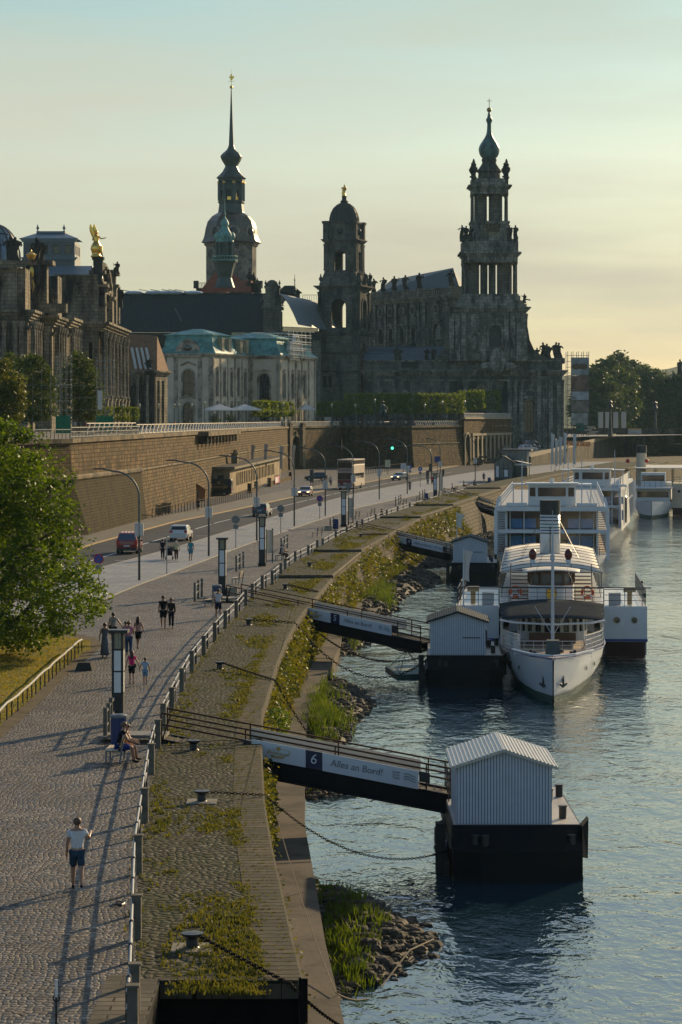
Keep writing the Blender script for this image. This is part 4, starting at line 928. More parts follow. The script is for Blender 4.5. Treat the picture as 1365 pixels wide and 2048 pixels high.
for o in o4: window(cm,M4,o,.3,mat('window frame dark',(1,1,1)),mat('blue grey window',(1,1,1)),2,5)
m=MB(M4); cornice(m,L4,E0-.9,.9,.6,.0,3); [surround(m,o,.3,.15,.5) for o in o4]; m.sph(13.8,-.3,TZ+7,1.4,(1,.5,1.6)); 
for u in (.6,6.4,11.6,16.1,21,25.8): m.box(u-.4,u+.4,-.2,0,ZB,E0-.9)
m.build('trim',ctr,cm)
# white dormer gable with scaffold on the river side
m=MB(M4); m.ext([(6,E0),(17,E0),(16.2,E0+2.2),(14.5,E0+3.4),(13.8,E0+4.6),(12.4,E0+5.2),(11,E0+4.6),(10,E0+3.4),(7,E0+2.4)],-.3,.6); m.build('white_gable',white,cm)
mans(cm,-12.8,0,0,14,E0); mans(cm,-12,-.4,12,25,E0-.0,1.2,3.7,1.2); mans(cm,-8,7.2,23.5,38,E0,1.2,4.0,1.5); mans(cm,-8,7.0,36,50,E0,1.2,2.8,1.0)
m=MB(); 
for yy in (5,9.5,17,21): m.box(-.9,.3,yy-.8,yy+.8,E0+.3,E0+3.2); m.box(-1,.4,yy-1,yy+1,E0+3.2,E0+3.45)
m.box(-7,-4,30,33,E0+2,E0+5.6); m.build('dormer',mat('weathered dormer',(.40,.34,.22),.7,var=.3,vs=2),cm)
sc_=thing('roof_scaffold','small white scaffold frame wrapped around the roof gable of the cream mansion','scaffold',(-28.4,582,0),-R(18))
m=MB(); 
for u in (29,32,35,38,41): 
    for xx in (7.6,8.8): m.tube([(xx,u,E0-1),(xx,u,E0+5+(u%2))],.07,4)
for zc_ in (E0+.2,E0+1.8,E0+3.4,E0+5): 
    m.bar((7.6,28,zc_),(7.6,42,zc_),.1); m.bar((8.8,28,zc_),(8.8,42,zc_),.1); m.box(7.5,8.9,28,42,zc_-.6,zc_-.5)
m.bar((0,27,E0+5.2),(9,27,E0+5.2),.18); m.bar((0,27,E0+4.4),(9,27,E0+4.4),.14)
for k in range(9): m.bar((k,27,E0+4.4),(k+1,27,E0+5.2),.1)
m.build('tubes',mat('scaffold tubes',(.45,.46,.46),.4,metal=.6,var=.1),sc_)
m=MB(); m.box(7.5,7.62,30,37,E0-1,E0+3.2); m.build('sheeting',white,sc_)
# ================= STATE BUILDING (slate roof, domed tower) =================
st=thing('state_building','long dark slate roofed palace with an ornate dormer behind the cream mansion','building')
t=.135; x0,y0=wc(225,t); x1,_=wc(642,t); ze=zz(665,t); zr=zz(585,t)
wst=brickmat('palace sandstone',(.26,.24,.18),(.16,.15,.115),(.04,.04,.034),1.4,.7,rough=.85,ms=.03,bump=.3,stain=(.03,.032,.03),ss=.12,var=.3)
m=MB(); m.box(x0,x1,y0,y0+30,TZ-2,ze); m.build('wall',wst,st)
seam=mat('dark slate roof',(1,1,1))
m=MB(); xm,_=wc(560,t); m.add([(x0-8,y0-.8,ze),(xm,y0-.8,ze),(xm,y0+12,zr),(x0-8,y0+12,zr),(xm,y0+24,zr-1),(x0-8,y0+24,zr-1)],[(0,1,2,3),(3,2,4,5)]); m.box(x0-8,xm,y0+11.6,y0+12.4,zr-.2,zr+.35)
for k in range(34): x=x0-6+k*1.45; m.bar((x,y0-.85,ze+.05),(x,y0+12,zr+.08),.09,.12)
m.build('roof',slate,st)
m=MB(); cornice_p=None; m.box(x0-8,x1,y0-1.2,y0,ze-.8,ze-.1); m.box(x0-8,x1,y0-.9,y0,ze-2,ze-.8); m.build('eaves',sandd,st)
m=MB()
for px in (395,432): x,_=wc(px,t); m.add([(x-1.4,y0+4,ze+3.6),(x+1.4,y0+4,ze+3.6),(x+1.4,y0+7.5,ze+6.2),(x-1.4,y0+7.5,ze+6.2)],[(0,1,2,3)])
x,_=wc(360,t); m.bar((x-1.6,y0+4.5,ze+6.8),(x+.4,y0+1,ze+3.2),.25); m.build('skylight',mat('dull skylight',(.10,.12,.13),.25,var=.1),st)
m=MB()
for px in (262,303,325,345,382): x,_=wc(px,t); m.sph(x,y0+12,zr+.5,1.7,(1.6,1,.35),10,6)
m.build('roof_light',mat('milky glass',(.5,.56,.6),.3,var=.1),st)
m=MB()
for px in (252,292,315,338,352,365): x,_=wc(px,t); m.bar((x-2.6,y0+10,zr+1.3),(x+2.2,y0+13,zr+.6),.16); m.bar((x,y0+11,zr+.2),(x,y0+11,zr+1),.1)
m.build('roof_struts',dark,st)
# ornate stone dormer
x,y=wc(546,.1335); m=MB(); zb=zz(668,.1335); m.box(x-2.6,x+2.2,y,y+8,zb,zz(590,.1335)); m.box(x-3.0,x+2.8,y-.4,y+8.4,zz(618,.1335),zz(618,.1335)+.6); m.box(x-2.0,x+1.7,y-.1,y+7,zz(590,.1335),zz(572,.1335)); m.box(x-2.3,x+2.0,y-.4,y+7,zz(575,.1335),zz(572,.1335))
m.smooth=True; m.tube([(x-.2,y+.3,zz(572,.1335)),(x-.2,y+6,zz(572,.1335))],1.7,12); m.smooth=False
for s in (-2.2,-.9,.5,1.9): m.lathe(x+s,y-.3,[(.32,zb+1),(.28,zz(618,.1335))],8)
for s in (-2.8,2.6): urn(m,x+s,y,zz(612,.1335),2.6)
for s in (-1.9,1.8): urn(m,x+s,y,zz(572,.1335),1.6)
m.box(x+2.2,x+2.5,y+.8,y+2.0,zb+1,zb+6); m.box(x+2.2,x+2.5,y+3.4,y+4.6,zb+1,zb+6); m.build('stone_dormer',wst,st)
m=MB(); x2,y2=wc(578,.1375); m.box(x2-3,x2+3,y2,y2+6,zz(600,.1375),zz(585,.1375)); m.add([(x2-3.4,y2-.3,zz(585,.1375)),(x2+3.6,y2-.3,zz(585,.1375)),(x2+3.6,y2+6,zz(585,.1375)),(x2-3.4,y2+6,zz(585,.1375)),(x2-1.2,y2+3,zz(570,.1375)),(x2+1.2,y2+3,zz(570,.1375))],[(0,1,5,4),(1,2,5),(2,3,4,5),(3,0,4)]); m.build('rear_turret',sandd,st)
m=MB(); x2,y2=wc(590,.137); m.tube([(x2,y2,zz(600,.137)),(x2,y2,zz(548,.137))],[.28,.05],6); m.sph(x2,y2,zz(580,.137),.45); m.sph(x2,y2,zz(560,.137),.25); m.build('finial_pole',dark,st)
# right roof: curved sheet slope, catching the sun
m=MB(); a=wc(558,.134); b=wc(640,.139); zt=zz(592,.137); vs=[];fs=[]
for i in range(9):
    f=i/8; xx=a[0]+(b[0]-a[0])*f; yy=a[1]+(b[1]-a[1])*f
    for j in range(5):
        g=j/4; vs.append((xx+g*5.2,yy-3*g+ -0,zt-1.2*f-(g**1.5)*8.5))
for i in range(8):
    for j in range(4): fs.append((i*5+j,i*5+j+1,i*5+j+6,i*5+j+5))
m.smooth=True; m.add(vs,fs); m.build('curved_roof',mat('sheet metal roof',(.14,.17,.18),.6,metal=.1,var=.15,vs=2),st)
# river wing beside the tower
t=.1365; xa,ya=wc(560,.134); xb,yb=wc(636,t); Mw,Lw=FM((xa,ya),(xb,yb)); zw=zz(668,t)
ow=[(1.2+k*2.0,2.1+k*2.0,zw-6,zw-2.2,True) for k in range(5)]
m=MB(Mw); wallf(m,Lw,TZ-2,zw,ow,.5); m.build('wall',wst,st); m=MB(Mw); cornice(m,Lw,zw-.8,1.2,.8,0,3); balus(m,Lw,zw+.5,1.1); m.build('cornice',wst,st)
for o in ow: window(st,Mw,o,.4,dark)
m=MB(); m.bar((*wc(606,.136),zz(590,.136)),(*wc(640,.1375),zz(590,.1375)),.12); m.bar((*wc(606,.136),zz(600,.136)),(*wc(606,.136),zz(590,.136)),.12)
for k in range(8): x,y=wc(606+k*4.5,.1365); m.bar((x,y,zz(600,.136)),(x,y,zz(590,.136)),.09)
m.build('roof_rail',dark,st)
# ---- domed tower ----
TW=.137; tx,ty=wc(689,TW); s=TW
dt=thing('domed_tower','square belfry tower with a dark dome topped by a small gilded statue','tower',(tx,ty+5,0),R(-16))
tst=brickmat('tower sandstone',(.20,.19,.155),(.12,.115,.095),(.035,.035,.03),1.3,.65,rough=.9,ms=.03,bump=.3,stain=(.025,.027,.026),ss=.14,var=.35)
z=lambda py: zz(py,TW)
def sqstage(par,hw,z0,z1,opw=None,oz0=0,oz1=0,arch=False,mt=None,d=.9,name='stage',cx=0,cy=0,extra=None,inner=True):
    mt=mt or tst; C=[(-hw,-hw),(hw,-hw),(hw,hw),(-hw,hw)]
    m=MB()
    for k in range(4):
        p,q=C[k],C[(k+1)%4]; M,L=FM((p[0]+cx,p[1]+cy),(q[0]+cx,q[1]+cy)); m.M=M
        wallf(m,L,z0,z1,[(L/2-opw,L/2+opw,oz0,oz1,arch)] if opw else [],d)
        if extra: extra(m,L)
    m.M=None
    if not opw: m.box(cx-hw+.01,cx+hw-.01,cy-hw+.01,cy+hw-.01,z0,z1)
    else: m.box(cx-hw+.1,cx+hw-.1,cy-hw+.1,cy+hw-.1,z0,oz0-.02); m.box(cx-hw+.1,cx+hw-.1,cy-hw+.1,cy+hw-.1,oz1+.02,z1)
    return m.build(name,mt,par)
def ring(m,hw,z,h,p,n=3):
    for i in range(n): f=hw+p*(i+1)/n; m.box(-f,f,-f,f,z+h*i/n,z+h*(i+1)/n-.003)
k_=1/ (math.cos(R(16))+math.sin(R(16)))  # a square turned 16 degrees shows wider
def ex_low(m,L):
    for u in (.7,L-.7): pil(m,u,1.0,z(655),z(583),.35,.8,.5)
    surround(m,(L/2-16*s,L/2+16*s,z(655),z(598),True),.5,.25,0,False)
def ex_up(m,L):
    for u in (.6,1.9,L-1.9,L-.6): pil(m,u,.7,z(540),z(487),.25,.6,.4)
sqstage(dt,50*s*k_,TZ-3,z(672),mt=wst,name='lower_wall')
sqstage(dt,51*s*k_,z(672),z(579),15*s,z(655),z(598),True,extra=ex_low,name='arch_stage')
sqstage(dt,40*s*k_,z(545),z(482),14*s*k_,z(540),z(503),False,extra=ex_up,name='belfry_stage')
m=MB()
for hw,py,h,p in ((50,672,1.3,1.0),(51,579,1.1,1.2),(40,484,.9,.8),(37,448,.5,.6),(52,708,.6,.4),(52,745,.5,.4)): ring(m,hw*s*k_,z(py),h,p)
hw=51*s*k_; m.prism([(-hw,-hw),(hw,-hw),(hw,hw),(-hw,hw)],z(572),z(560),.92); m.prism([(-hw*.9,-hw*.9),(hw*.9,-hw*.9),(hw*.9,hw*.9),(-hw*.9,hw*.9)],z(560),z(545),.88)
hw=37*s*k_; m.box(-hw,hw,-hw,hw,z(478),z(448)); 
for sx in (-1,1):
    for sy in (-1,1):
        q=36*s*k_; m.cb(sx*q,sy*q,z(478),z(444),1.5,1.5); m.cb(sx*q,sy*q,z(446),z(444)+.4,2.0,2.0); urn(m,sx*47*s*k_,sy*47*s*k_,z(567),2.8)
m.build('cornices',tst,dt)
m=MB(); 
for sx,sy in ((0,-1),(1,0)): m.sph(sx*hw,sy*hw,z(462),.9,(1,1,1),10,8)
m.build('oculus',black,dt)
m=MB(); m.lathe(0,0,[(30*s,z(446)),(30*s,z(442)),(29.5*s,z(434)),(27*s,z(424)),(22*s,z(414)),(15*s,z(407.5)),(9*s,z(404)),(7*s,z(402)),(8.5*s,z(400)),(5*s,z(397)),(4.5*s,z(392)),(5.5*s,z(390)),(3*s,z(388))],20); 
for k in range(20): a=k*PI/10; m.tube([(r*s*math.cos(a),r*s*math.sin(a),z(p)) for r,p in ((30,442),(29.5,434),(27,424),(22,414),(15,407.5),(9,404))],.13,4)
m.build('dome',mat('lead dome',(.030,.031,.027),.6,var=.3,vs=1.5),dt)
m=MB(); figure(m,0,0,z(390),(390-366)*s,random.Random(2)); m.tube([(0,0,z(368)),(0,0,z(363))],.05,4); m.build('gilded_statue',gold,dt)
for i,(sx,sy,ped) in enumerate(((1,-1,0),(1,1,0),(1,0,0))): statue(dt,sx*53*s*k_,sy*(50*s*k_),z(573),3.2,tst,i+70,1.0)
# details of the lower wall: niche bay on the river side
M,L=FM((50*s*k_,-50*s*k_),(50*s*k_,50*s*k_)); m=MB(M); 
for u in (1.2,4.2,L-4.2,L-1.2): pil(m,u,1.1,TZ,z(708),.5,.8,.6)
m.box(3,L-3,-1.2,0,z(745),z(745)+.5); m.sph(L/2,-.6,z(690),1.3,(1.2,.5,.8)); surround(m,(L/2-1.2,L/2+1.2,z(740),z(705),True),.5,.4,.8); m.build('river_bay',wst,dt)
M,L=FM((-50*s*k_,-50*s*k_),(50*s*k_,-50*s*k_)); m=MB(M)
for u in (.7,L*.36,L-.7): pil(m,u,.8,TZ,z(708),.2,.6,.6)
m.build('front_pilasters',wst,dt)
m=MB(M); 
for u0 in (L*.1,L*.24): m.box(u0,u0+.9,-.02,.05,z(775),z(752)); 
m.build('slit_window',glassd,dt)
# ================= CASTLE TOWER =================
TC=.160; cx,cy=wc(461,TC); z=lambda py: zz(py,TC); s=TC
ct=thing('castle_tower','tallest tower with a thin needle spire, onion lantern and domed copper cap','tower',(cx,cy+8,0))
def oct_l(m,prof,n=8,rot=R(22.5-10)): m.lathe(0,0,[(a*s*1.03,z(b)) for a,b in prof],n,rot)
m=MB(); oct_l(m,[(50,620),(50,492),(51,490),(54,488),(54,486)]); m.build('shaft',mat('pale tower stone',(.21,.19,.15),.9,var=.35,vs=.5,bump=.3,bs=3,stain=(.05,.05,.045),ss=.3),ct)
m=MB(); oct_l(m,[(52,486),(60,482),(58,480),(55,474),(53,466),(51,454),(47,440),(38,429),(28,422.5),(27,422)]); m.build('domed_cap',mat('bronze copper cap',(.10,.085,.06),.38,metal=.55,var=.3,vs=.5),ct)
m=MB(); oct_l(m,[(27,423),(26,420),(24,404),(27,401.5),(27,400),(24,398.5),(24,397)]); 
for k in range(8):
    a=R(12.5)+k*PI/4; r=23.2*s; m.cyl(r*math.cos(a),r*math.sin(a),z(398),z(358),.75,n=6)
m.box(-1.6,1.6,-1.6,1.6,z(398),z(358))
m.lathe(0,0,[(24.5*s,z(377)),(24.5*s,z(366)),(26*s,z(365)),(26*s,z(363))],8,R(12.5))
m.build('lantern',copperd,ct)
m=MB(); oct_l(m,[(26,358),(26,355),(30,351.5),(24,346),(17.5,339),(13,330),(12,328),(13,326),(19,316),(21.5,309.5),(22,308.5),(20.5,306),(17.5,302),(12,297.5),(8,293),(6,288),(5,284)]); m.build('onion_roof',copperd,ct)
m=MB(); oct_l(m,[(5,285),(3.6,250),(2.2,212),(.9,172)]); m.build('needle_spire',copperd,ct)
m=MB(); m.sph(0,0,z(168),.55,n=10,m=8); m.tube([(0,0,z(168)),(0,0,z(131))],[.12,.03],5); m.bar((-1.1,0,z(156)),(1.1,0,z(156)),.1); m.ext([(-.3,z(154)),(.3,z(154)),(.5,z(150)),(1.0,z(149)),(.9,z(146)),(.3,z(145.5)),(.2,z(142)),(-.3,z(142)),(-.3,z(146)),(-.9,z(148)),(-.3,z(150))],-.12,.12)
for k in range(8): a=R(12.5)+k*PI/4; m.sph(25.5*s*math.cos(a),25.5*s*math.sin(a),z(361.5),.55,n=8,m=6)
for k in range(8): a=R(35)+k*PI/4; m.bar((20*s*math.cos(a)-.6*math.sin(a),20*s*math.sin(a)+.6*math.cos(a),z(394)),(20*s*math.cos(a)+.6*math.sin(a),20*s*math.sin(a)-.6*math.cos(a),z(394)),.12,1.2)
m.build('gilding',gold,ct)
for k,(ax,py,r) in enumerate([(-128,461,1.3),(-83,463,1.4),(-38,463,1.4),(-83,516,1.0),(-128,516,1.0)]):
    a=R(ax+ (0)); rr=(49 if py<480 else 47.5)*s; Mx=Matrix.Rotation(a+R(90),3,'Z')@Matrix.Rotation(R(90),3,'X')
    m=MB(); m.torus((rr*math.cos(a),rr*math.sin(a),z(py)),r*1.25,.42,14,6,Mx); o=m.build('round_dormer',mat('dormer stone',(.26,.22,.17),.8,var=.2,vs=1),ct); m=MB(); m.sph(rr*math.cos(a),rr*math.sin(a),z(py),r,(.9,.9,1.1)); m.build('opening',black,o)
m=MB(); hw=72*s
m.box(-68*s,60*s,-56*s,50*s,z(600),z(577)); balus(MB(),1,0,1); m.M=Matrix.Translation((-70*s,-58*s,0)); balus(m,128*s,z(577),1.8); m.M=None
for sx in (-68,52,60): m.cb(sx*s,-55*s,z(577),z(562),1.6,1.6)
m.build('gallery_base',sandd,ct)
# castle roofs
cr_=thing('castle_roof','steep brick red gabled castle roof at the foot of the needle spire tower','building')
TR=.152; z2=lambda py: zz(py,TR); m=MB(); P=lambda px,py,dy=0:((px-CX)*TR,F*TR+dy,z2(py))
m.add([P(398,585),P(453,585),P(453,540,6),P(430,540,6),P(398,585,18),P(430,540,12),P(453,540,12),P(453,585,18)],[(0,1,2,3),(0,3,5,4),(3,2,6,5)])
m.add([P(440,585,-3),P(494,585,-3),P(484,562,3),P(457,536,3),P(458,562,3)],[(0,1,2,3)]); m.add([P(455,585,-4),P(504,585,-4),P(503,560,2),P(462,560,2)],[(0,1,2,3)])
m.add([P(504,585,-4),P(504,585,14),P(503,560,14),P(503,560,2)],[(0,1,2,3)]); m.add([P(453,585),P(453,585,20),P(453,540,12),P(453,540,6)],[(0,1,2,3)])
m.build('tiled_roof',mat('red roof tiles',(.24,.075,.045),.8,var=.2,vs=1,bump=.3,bs=10),cr_)
m=MB(); m.box((400-CX)*TR,(500-CX)*TR,F*TR,F*TR+18,TZ,z2(585)); m.build('wall',wst,cr_)
for i,(px,h) in enumerate(((508,3.6),(500,5.0),(515,2.0))): x,y=wc(px,TR); m=MB(); m.cb(x,y,z2(585),z2(568),2.4,2); urn(m,x,y,z2(568),h); m.build('stone_finial',sandd,cr_)
gt=thing('green_stair_tower','slender verdigris turret with a gallery and needle in front of the great tower','tower',(*wc(450,.149),0))
TG=.149; s=TG; z=lambda py: zz(py,TG)
m=MB(); oct_l(m,[(20,575),(14,556),(18,538),(22,526),(25,524),(25,522)]); m.build('base',copperd,gt)
m=MB(); m.torus((0,0,z(513)),25*s,.16,20,4); m.torus((0,0,z(521)),25*s,.2,20,4)
for k in range(24): a=k*PI/12; m.tube([(25*s*math.cos(a),25*s*math.sin(a),z(522)),(25*s*math.cos(a),25*s*math.sin(a),z(513))],.1,4)
m.build('gallery_rail',copper,gt)
m=MB(); oct_l(m,[(13,524),(13,486)]); 
for k in range(8): a=R(12.5)+k*PI/4; m.cyl(16.5*s*math.cos(a),16.5*s*math.sin(a),z(522),z(484),.45,n=6)
m.build('drum',copperd,gt)
m=MB(); oct_l(m,[(18,484),(18,481),(16,477),(15.5,470),(12,464),(9,460),(7.5,455)]); 
for k in range(8): a=R(35)+k*PI/4; m.sph(15*s*math.cos(a),15*s*math.sin(a),z(473),1.0,(1,1,1.3),8,6)
m.build('bell_roof',copper,gt)
m=MB(); oct_l(m,[(6,455),(6,451),(8.5,450),(8,446),(5.5,440),(3,437),(1.6,434),(1.2,430),(.9,418),(.3,397)]); m.sph(0,0,z(428),.35); m.build('cap_and_needle',copper,gt)
# ================= COURT CHURCH =================
TH=.136; z=lambda py: zz(py,TH); s=TH
hk=thing('court_church','huge dark baroque church with rows of roof statues and a tall openwork belfry','church')
hst=brickmat('church sandstone',(.24,.225,.18),(.13,.125,.10),(.04,.04,.034),1.5,.75,rough=.9,ms=.03,bump=.3,stain=(.022,.025,.024),ss=.13,var=.38)
def X(px,t=TH): return (px-CX)*t
Yh=F*TH
htr=brickmat('church trim stone',(.40,.37,.29),(.20,.19,.15),(.05,.05,.042),1.5,.9,rough=.9,ms=.03,bump=.3,stain=(.035,.038,.035),ss=.25,var=.5)
# lower aisle block
za,zl=z(722),z(870)-8
L0=X(728);L1=X(1125)
M,L=FM((L0,Yh),(L1,Yh)); u=lambda px:X(px)-L0
ops=[(u(1050),u(1068),z(865),z(800)+0,True),(u(955),u(972),z(800),z(772),True)]+[(u(p),u(p+12),z(835),z(790),True) for p in (770,805,840,875,915)]
m=MB(M); wallf(m,L,zl,za,ops,1.0); m.build('aisle_wall',hst,hk)
for o in ops: window(hk,M,o,.9,dark,glassd,3,5)
m=MB(M)
for p in (760,790,825,860,895,932,980,1020,1030,1043,1078,1090,1102,1118): pil(m,u(p),1.1,zl,z(760),.45,1.6,1.0)
cornice(m,L,z(752),1.6,1.6,.9,4); cornice(m,L,z(724),.5,.7,.4,2); cornice(m,L,z(762),.4,.5,.2,2)
for o in ops: surround(m,o,.4,.25,1.0 if o[3]<z(780) else 0)
for p in (932,1085): m.torus((u(p) if p<1000 else u(1060),-.2,z(790)),1.4,.3,14,6,Matrix.Rotation(R(90),3,'X'))
m.build('aisle_trim',htr,hk)
m=MB(); m.sph(X(1060),Yh-.05,z(790),1.35,(1,.15,1)); m.build('round_window',black,hk)
Ms=FM((L1,Yh),(L1,Yh+60))[0]; so=[(4+k*11,7.5+k*11,zl+6,z(780),True) for k in range(5)]
m=MB(Ms); wallf(m,60,zl,za,so,1); m.build('aisle_wall',hst,hk); m=MB(Ms); cornice(m,60,z(752),1.6,1.6,.5,4)
for k in range(10): pil(m,1.2+k*6,1.4,zl,z(760),.5,1.6,1)
m.build('aisle_trim',htr,hk)
m=MB(); m.face((L0,Yh,za),(L1,Yh,za),(L1,Yh+60,za),(L0,Yh+60,za)); m.build('deck',slate,hk)
m=MB(); m.add([(L0,Yh+1,z(720)),(X(895),Yh+1,z(720)),(X(897),Yh+11,z(692)),(L0,Yh+13,z(692))],[(0,1,2,3)]); 
for k in range(4): m.bar((L0,Yh+4+k*2.6,z(713)+k*1.0),(X(893),Yh+4+k*2.6,z(713)+k*1.0),.35,.25)
m.build('aisle_roof',mat('aisle roof sheet',(.08,.11,.14),.7,var=.2,vs=1.5),hk)
m=MB(M); m.box(u(803),u(838),-.1,.6,z(735),z(722)); 
m.build('attic_panel',sandd,hk)
# nave (clerestory), turned slightly so it recedes to the left
tn=.142; xa,ya=X(925,tn),F*tn-4; xb,yb=X(728,.150),F*.150
Mn,Ln=FM((xb,yb),(xa,ya)); zn0,zn1=z(705),zz(590,tn)
un=lambda px:(px-728)/(925-728)*Ln
on=[(un(p)-1.15,un(p)+1.15,zz(682,tn),zz(650,tn),True) for p in (764,785,807,830)]+[(un(876)-2.0,un(876)+2.0,zz(677,tn),zz(645,tn),True)]
m=MB(Mn); wallf(m,Ln,zn0-2,zn1,on,.9); m.build('nave_wall',hst,hk)
for o in on[:-1]: window(hk,Mn,o,.7,dark,glassd,3,5)
window(hk,Mn,on[-1],.7,dark,mat('pale lattice glass',(.30,.30,.24),.5,var=.1),4,6)
m=MB(Mn)
for p in (742,753,774.5,796,818,841,853,898,912): pil(m,un(p),1.2,zn0,zn1-1.4,.5,1.4,1)
cornice(m,Ln,zn1-1.2,1.3,1.2,.4,3)
for o in on: surround(m,o,.5,.3,1.1)
for p in (764,785,807,830,876): m.torus((un(p),-.2,zz(616,tn)),1.25,.3,12,6,Matrix.Rotation(R(90),3,'X'))
balus(m,Ln,zn1+.1,2.2,-.3,1.1,.45)
for p in (751,771,793,815,843,905): m.cb(un(p),-.3,zn1,zn1+2.6,1.6,1.2)
m.build('nave_trim',htr,hk)
for i,(p,h) in enumerate(((751,4.2),(771,4.3),(793,4.4),(815,4.4),(843,4.7),(905,4.7))):
    q=Mn@Vector((un(p),-.3,0)); statue(hk,q.x,q.y,zn1+2.5,h,sandd,i+90)
m=MB(Mn); 
for p in (764,785,807,830,876): m.sph(un(p),-.0,zz(616,tn),1.0,(1,.15,1))
m.build('oculus',black,hk)
m=MB(); m.add([(X(752,.15),F*.15+3,zz(584,.150)),(X(920,tn),ya+3,zz(578,tn)),(X(930,.146),ya+24,zz(578,.146)),(X(775,.155),F*.155+26,zz(584,.155)),(X(902,.147),ya+14,zz(542,.147)),(X(785,.154),F*.154+10,zz(556,.154))],[(0,1,4,5),(1,2,4),(2,3,5,4),(3,0,5)]); m.build('nave_roof',mat('pale blue roof sheet',(.12,.15,.16),.7,var=.15,vs=1),hk)
# tower body
hx,hy=X(976),Yh+10
t_=thing('x','x','x'); bpy.data.objects.remove(t_)
M,L=FM((X(897),Yh-2),(X(1050),Yh-2)); ut=lambda px:X(px)-X(897); zt0,zt1=z(722),z(618)
ot=[(ut(978),ut(1002),z(694),z(651),True)]
m=MB(M); wallf(m,L,zt0,zt1,ot,1.2); m.build('tower_wall',hst,hk)
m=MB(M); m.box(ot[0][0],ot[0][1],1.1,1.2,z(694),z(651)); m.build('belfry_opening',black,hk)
m=MB(M)
for p in (903,915,927,966,1012,1025,1037,1047): pil(m,ut(p),1.3,zt0,zt1-1.3,.6,1.5,1)
surround(m,ot[0],.7,.3,0); cornice(m,L,zt1-1.1,1.6,1.5,.8,4); surround(m,(ut(941),ut(957),z(702),z(665),True),.5,.3,.8); m.box(ut(936),ut(962),-.15,0,z(655),z(628))
m.sph(ut(949),-.1,z(686),1.0,(.7,.6,2)); m.sph(ut(995),-.9,z(722),2.0,(1.2,.5,1.8)); m.sph(ut(975),-.9,z(733),1.4,(1.5,.5,.9)); m.sph(ut(1015),-.9,z(733),1.4,(1.5,.5,.9))
m.build('tower_trim',htr,hk)
m=MB(); m.box(X(897)+.02,X(1050)-.02,Yh-1.9+1.2,Yh+20,zt0,zt1-.01); 
m.add([(X(1050),Yh-1.9,zt0),(X(1050),Yh+20,zt0),(X(1050),Yh+20,zt1),(X(1050),Yh-1.9,zt1)],[(0,1,2,3)]); m.build('tower_core',hst,hk)
M2=FM((X(1050)+.02,Yh-2),(X(1050)+.02,Yh+20))[0]; m=MB(M2); 
for uu in (1,4,18,21): pil(m,uu,1.4,zt0,zt1-1.3,.6,1.5,1)
cornice(m,22,zt1-1.1,1.6,1.5,.8,4); m.build('tower_trim',htr,hk)
# scroll buttress right and left
m=MB(); pr=[(X(1050),z(722)),(X(1100),z(722)),(X(1097),z(716)),(X(1082),z(710)),(X(1068),z(698)),(X(1060),z(680)),(X(1056),z(655)),(X(1050),z(650))]; m.ext(pr,Yh,Yh+6); pl=[(X(897),z(722)),(X(865),z(722)),(X(872),z(716)),(X(884),z(706)),(X(892),z(690)),(X(897),z(672))]; m.ext(pl,Yh,Yh+6); m.box(X(1092),X(1130),Yh-.6,Yh+5,z(727),z(716)); m.build('scroll_buttress',hst,hk)
for i,(p,py,h) in enumerate(((1075,722,3.4),(1088,722,4.6),(1095,722,4.2),(1100,722,3.6),(1113,722,4.6),(1119,722,4.5))): statue(hk,X(p),Yh+1+(i%2),z(py)+.6 if p>1080 else z(py)+.3,h,sandd,i+120,0)
for i,(p,h) in enumerate(((793,4.0),(800,3.4),(868,3.6),(855,3.6))): statue(hk,X(p),Yh+1,z(722),h,sandd,i+140)
# openwork stages
tc_=983
def stage(par,hw,y0_,y1_,rngs,nm):
    zb,zt=z(y0_),z(y1_); cx_=X(tc_); a=hw*s
    for x0_,x1_ in rngs:
        m=MB(); d=a*.24 if x0_!=rngs[0][0] and x1_!=rngs[-1][1] else a*.26; m.prism([(cx_+x0_*s,hy-d),(cx_+x1_*s,hy-d),(cx_+x1_*s,hy+d),(cx_+x0_*s,hy+d)],zb,zt)
        for q in (x0_+4,x1_-4): colm(m,cx_+q*s,hy-d-.2,zb,zt,.3,8)
        m.build(nm+'_pier',hst,par)
    for sx in (-1,1):
        for sy in (-1,1): m=MB(); colm(m,cx_+sx*(hw-2.6)*s,hy+sy*a*.55,zb,zt,.36,8); m.build(nm+'_column',hst,par)
def stg_ring(m,hw,y0_,y1_,ch=.72):
    a=hw*s; cx_,cy_=X(tc_),hy; b=a*ch
    P=[(cx_-b,cy_-a),(cx_+b,cy_-a),(cx_+a,cy_-b),(cx_+a,cy_+b),(cx_+b,cy_+a),(cx_-b,cy_+a),(cx_-a,cy_+b),(cx_-a,cy_-b)]
    m.prism(P,z(y0_),z(y1_)-.004)
m=MB()
for hw,a,b,ch in ((72,618,607,.8),(68,607,600,.8),(60,600,590,.8),(57,590,587,.8),(55,523,510,.82),(58,510,506,.85),(62,506,502,.86),(56,502,480,.82),(50,480,476,.8),(42,476,462,.8),(38.5,462,443,.8),(40,443,439,.85),(37,384,372,.85),(40,372,369,.88),(44,369,366,.88),(37,366,353,.82)): stg_ring(m,hw,a,b,ch)
m.build('tower_cornices',htr,hk)
stage(hk,55,588,522,((-48,-21),(-17.5,-4),(-.5,12.5),(16.5,45)),'lower_stage'); stage(hk,37,440,383,((-30,-5),(-.5,26)),'upper_stage')
m=MB(); cx_,cy_=X(tc_),hy
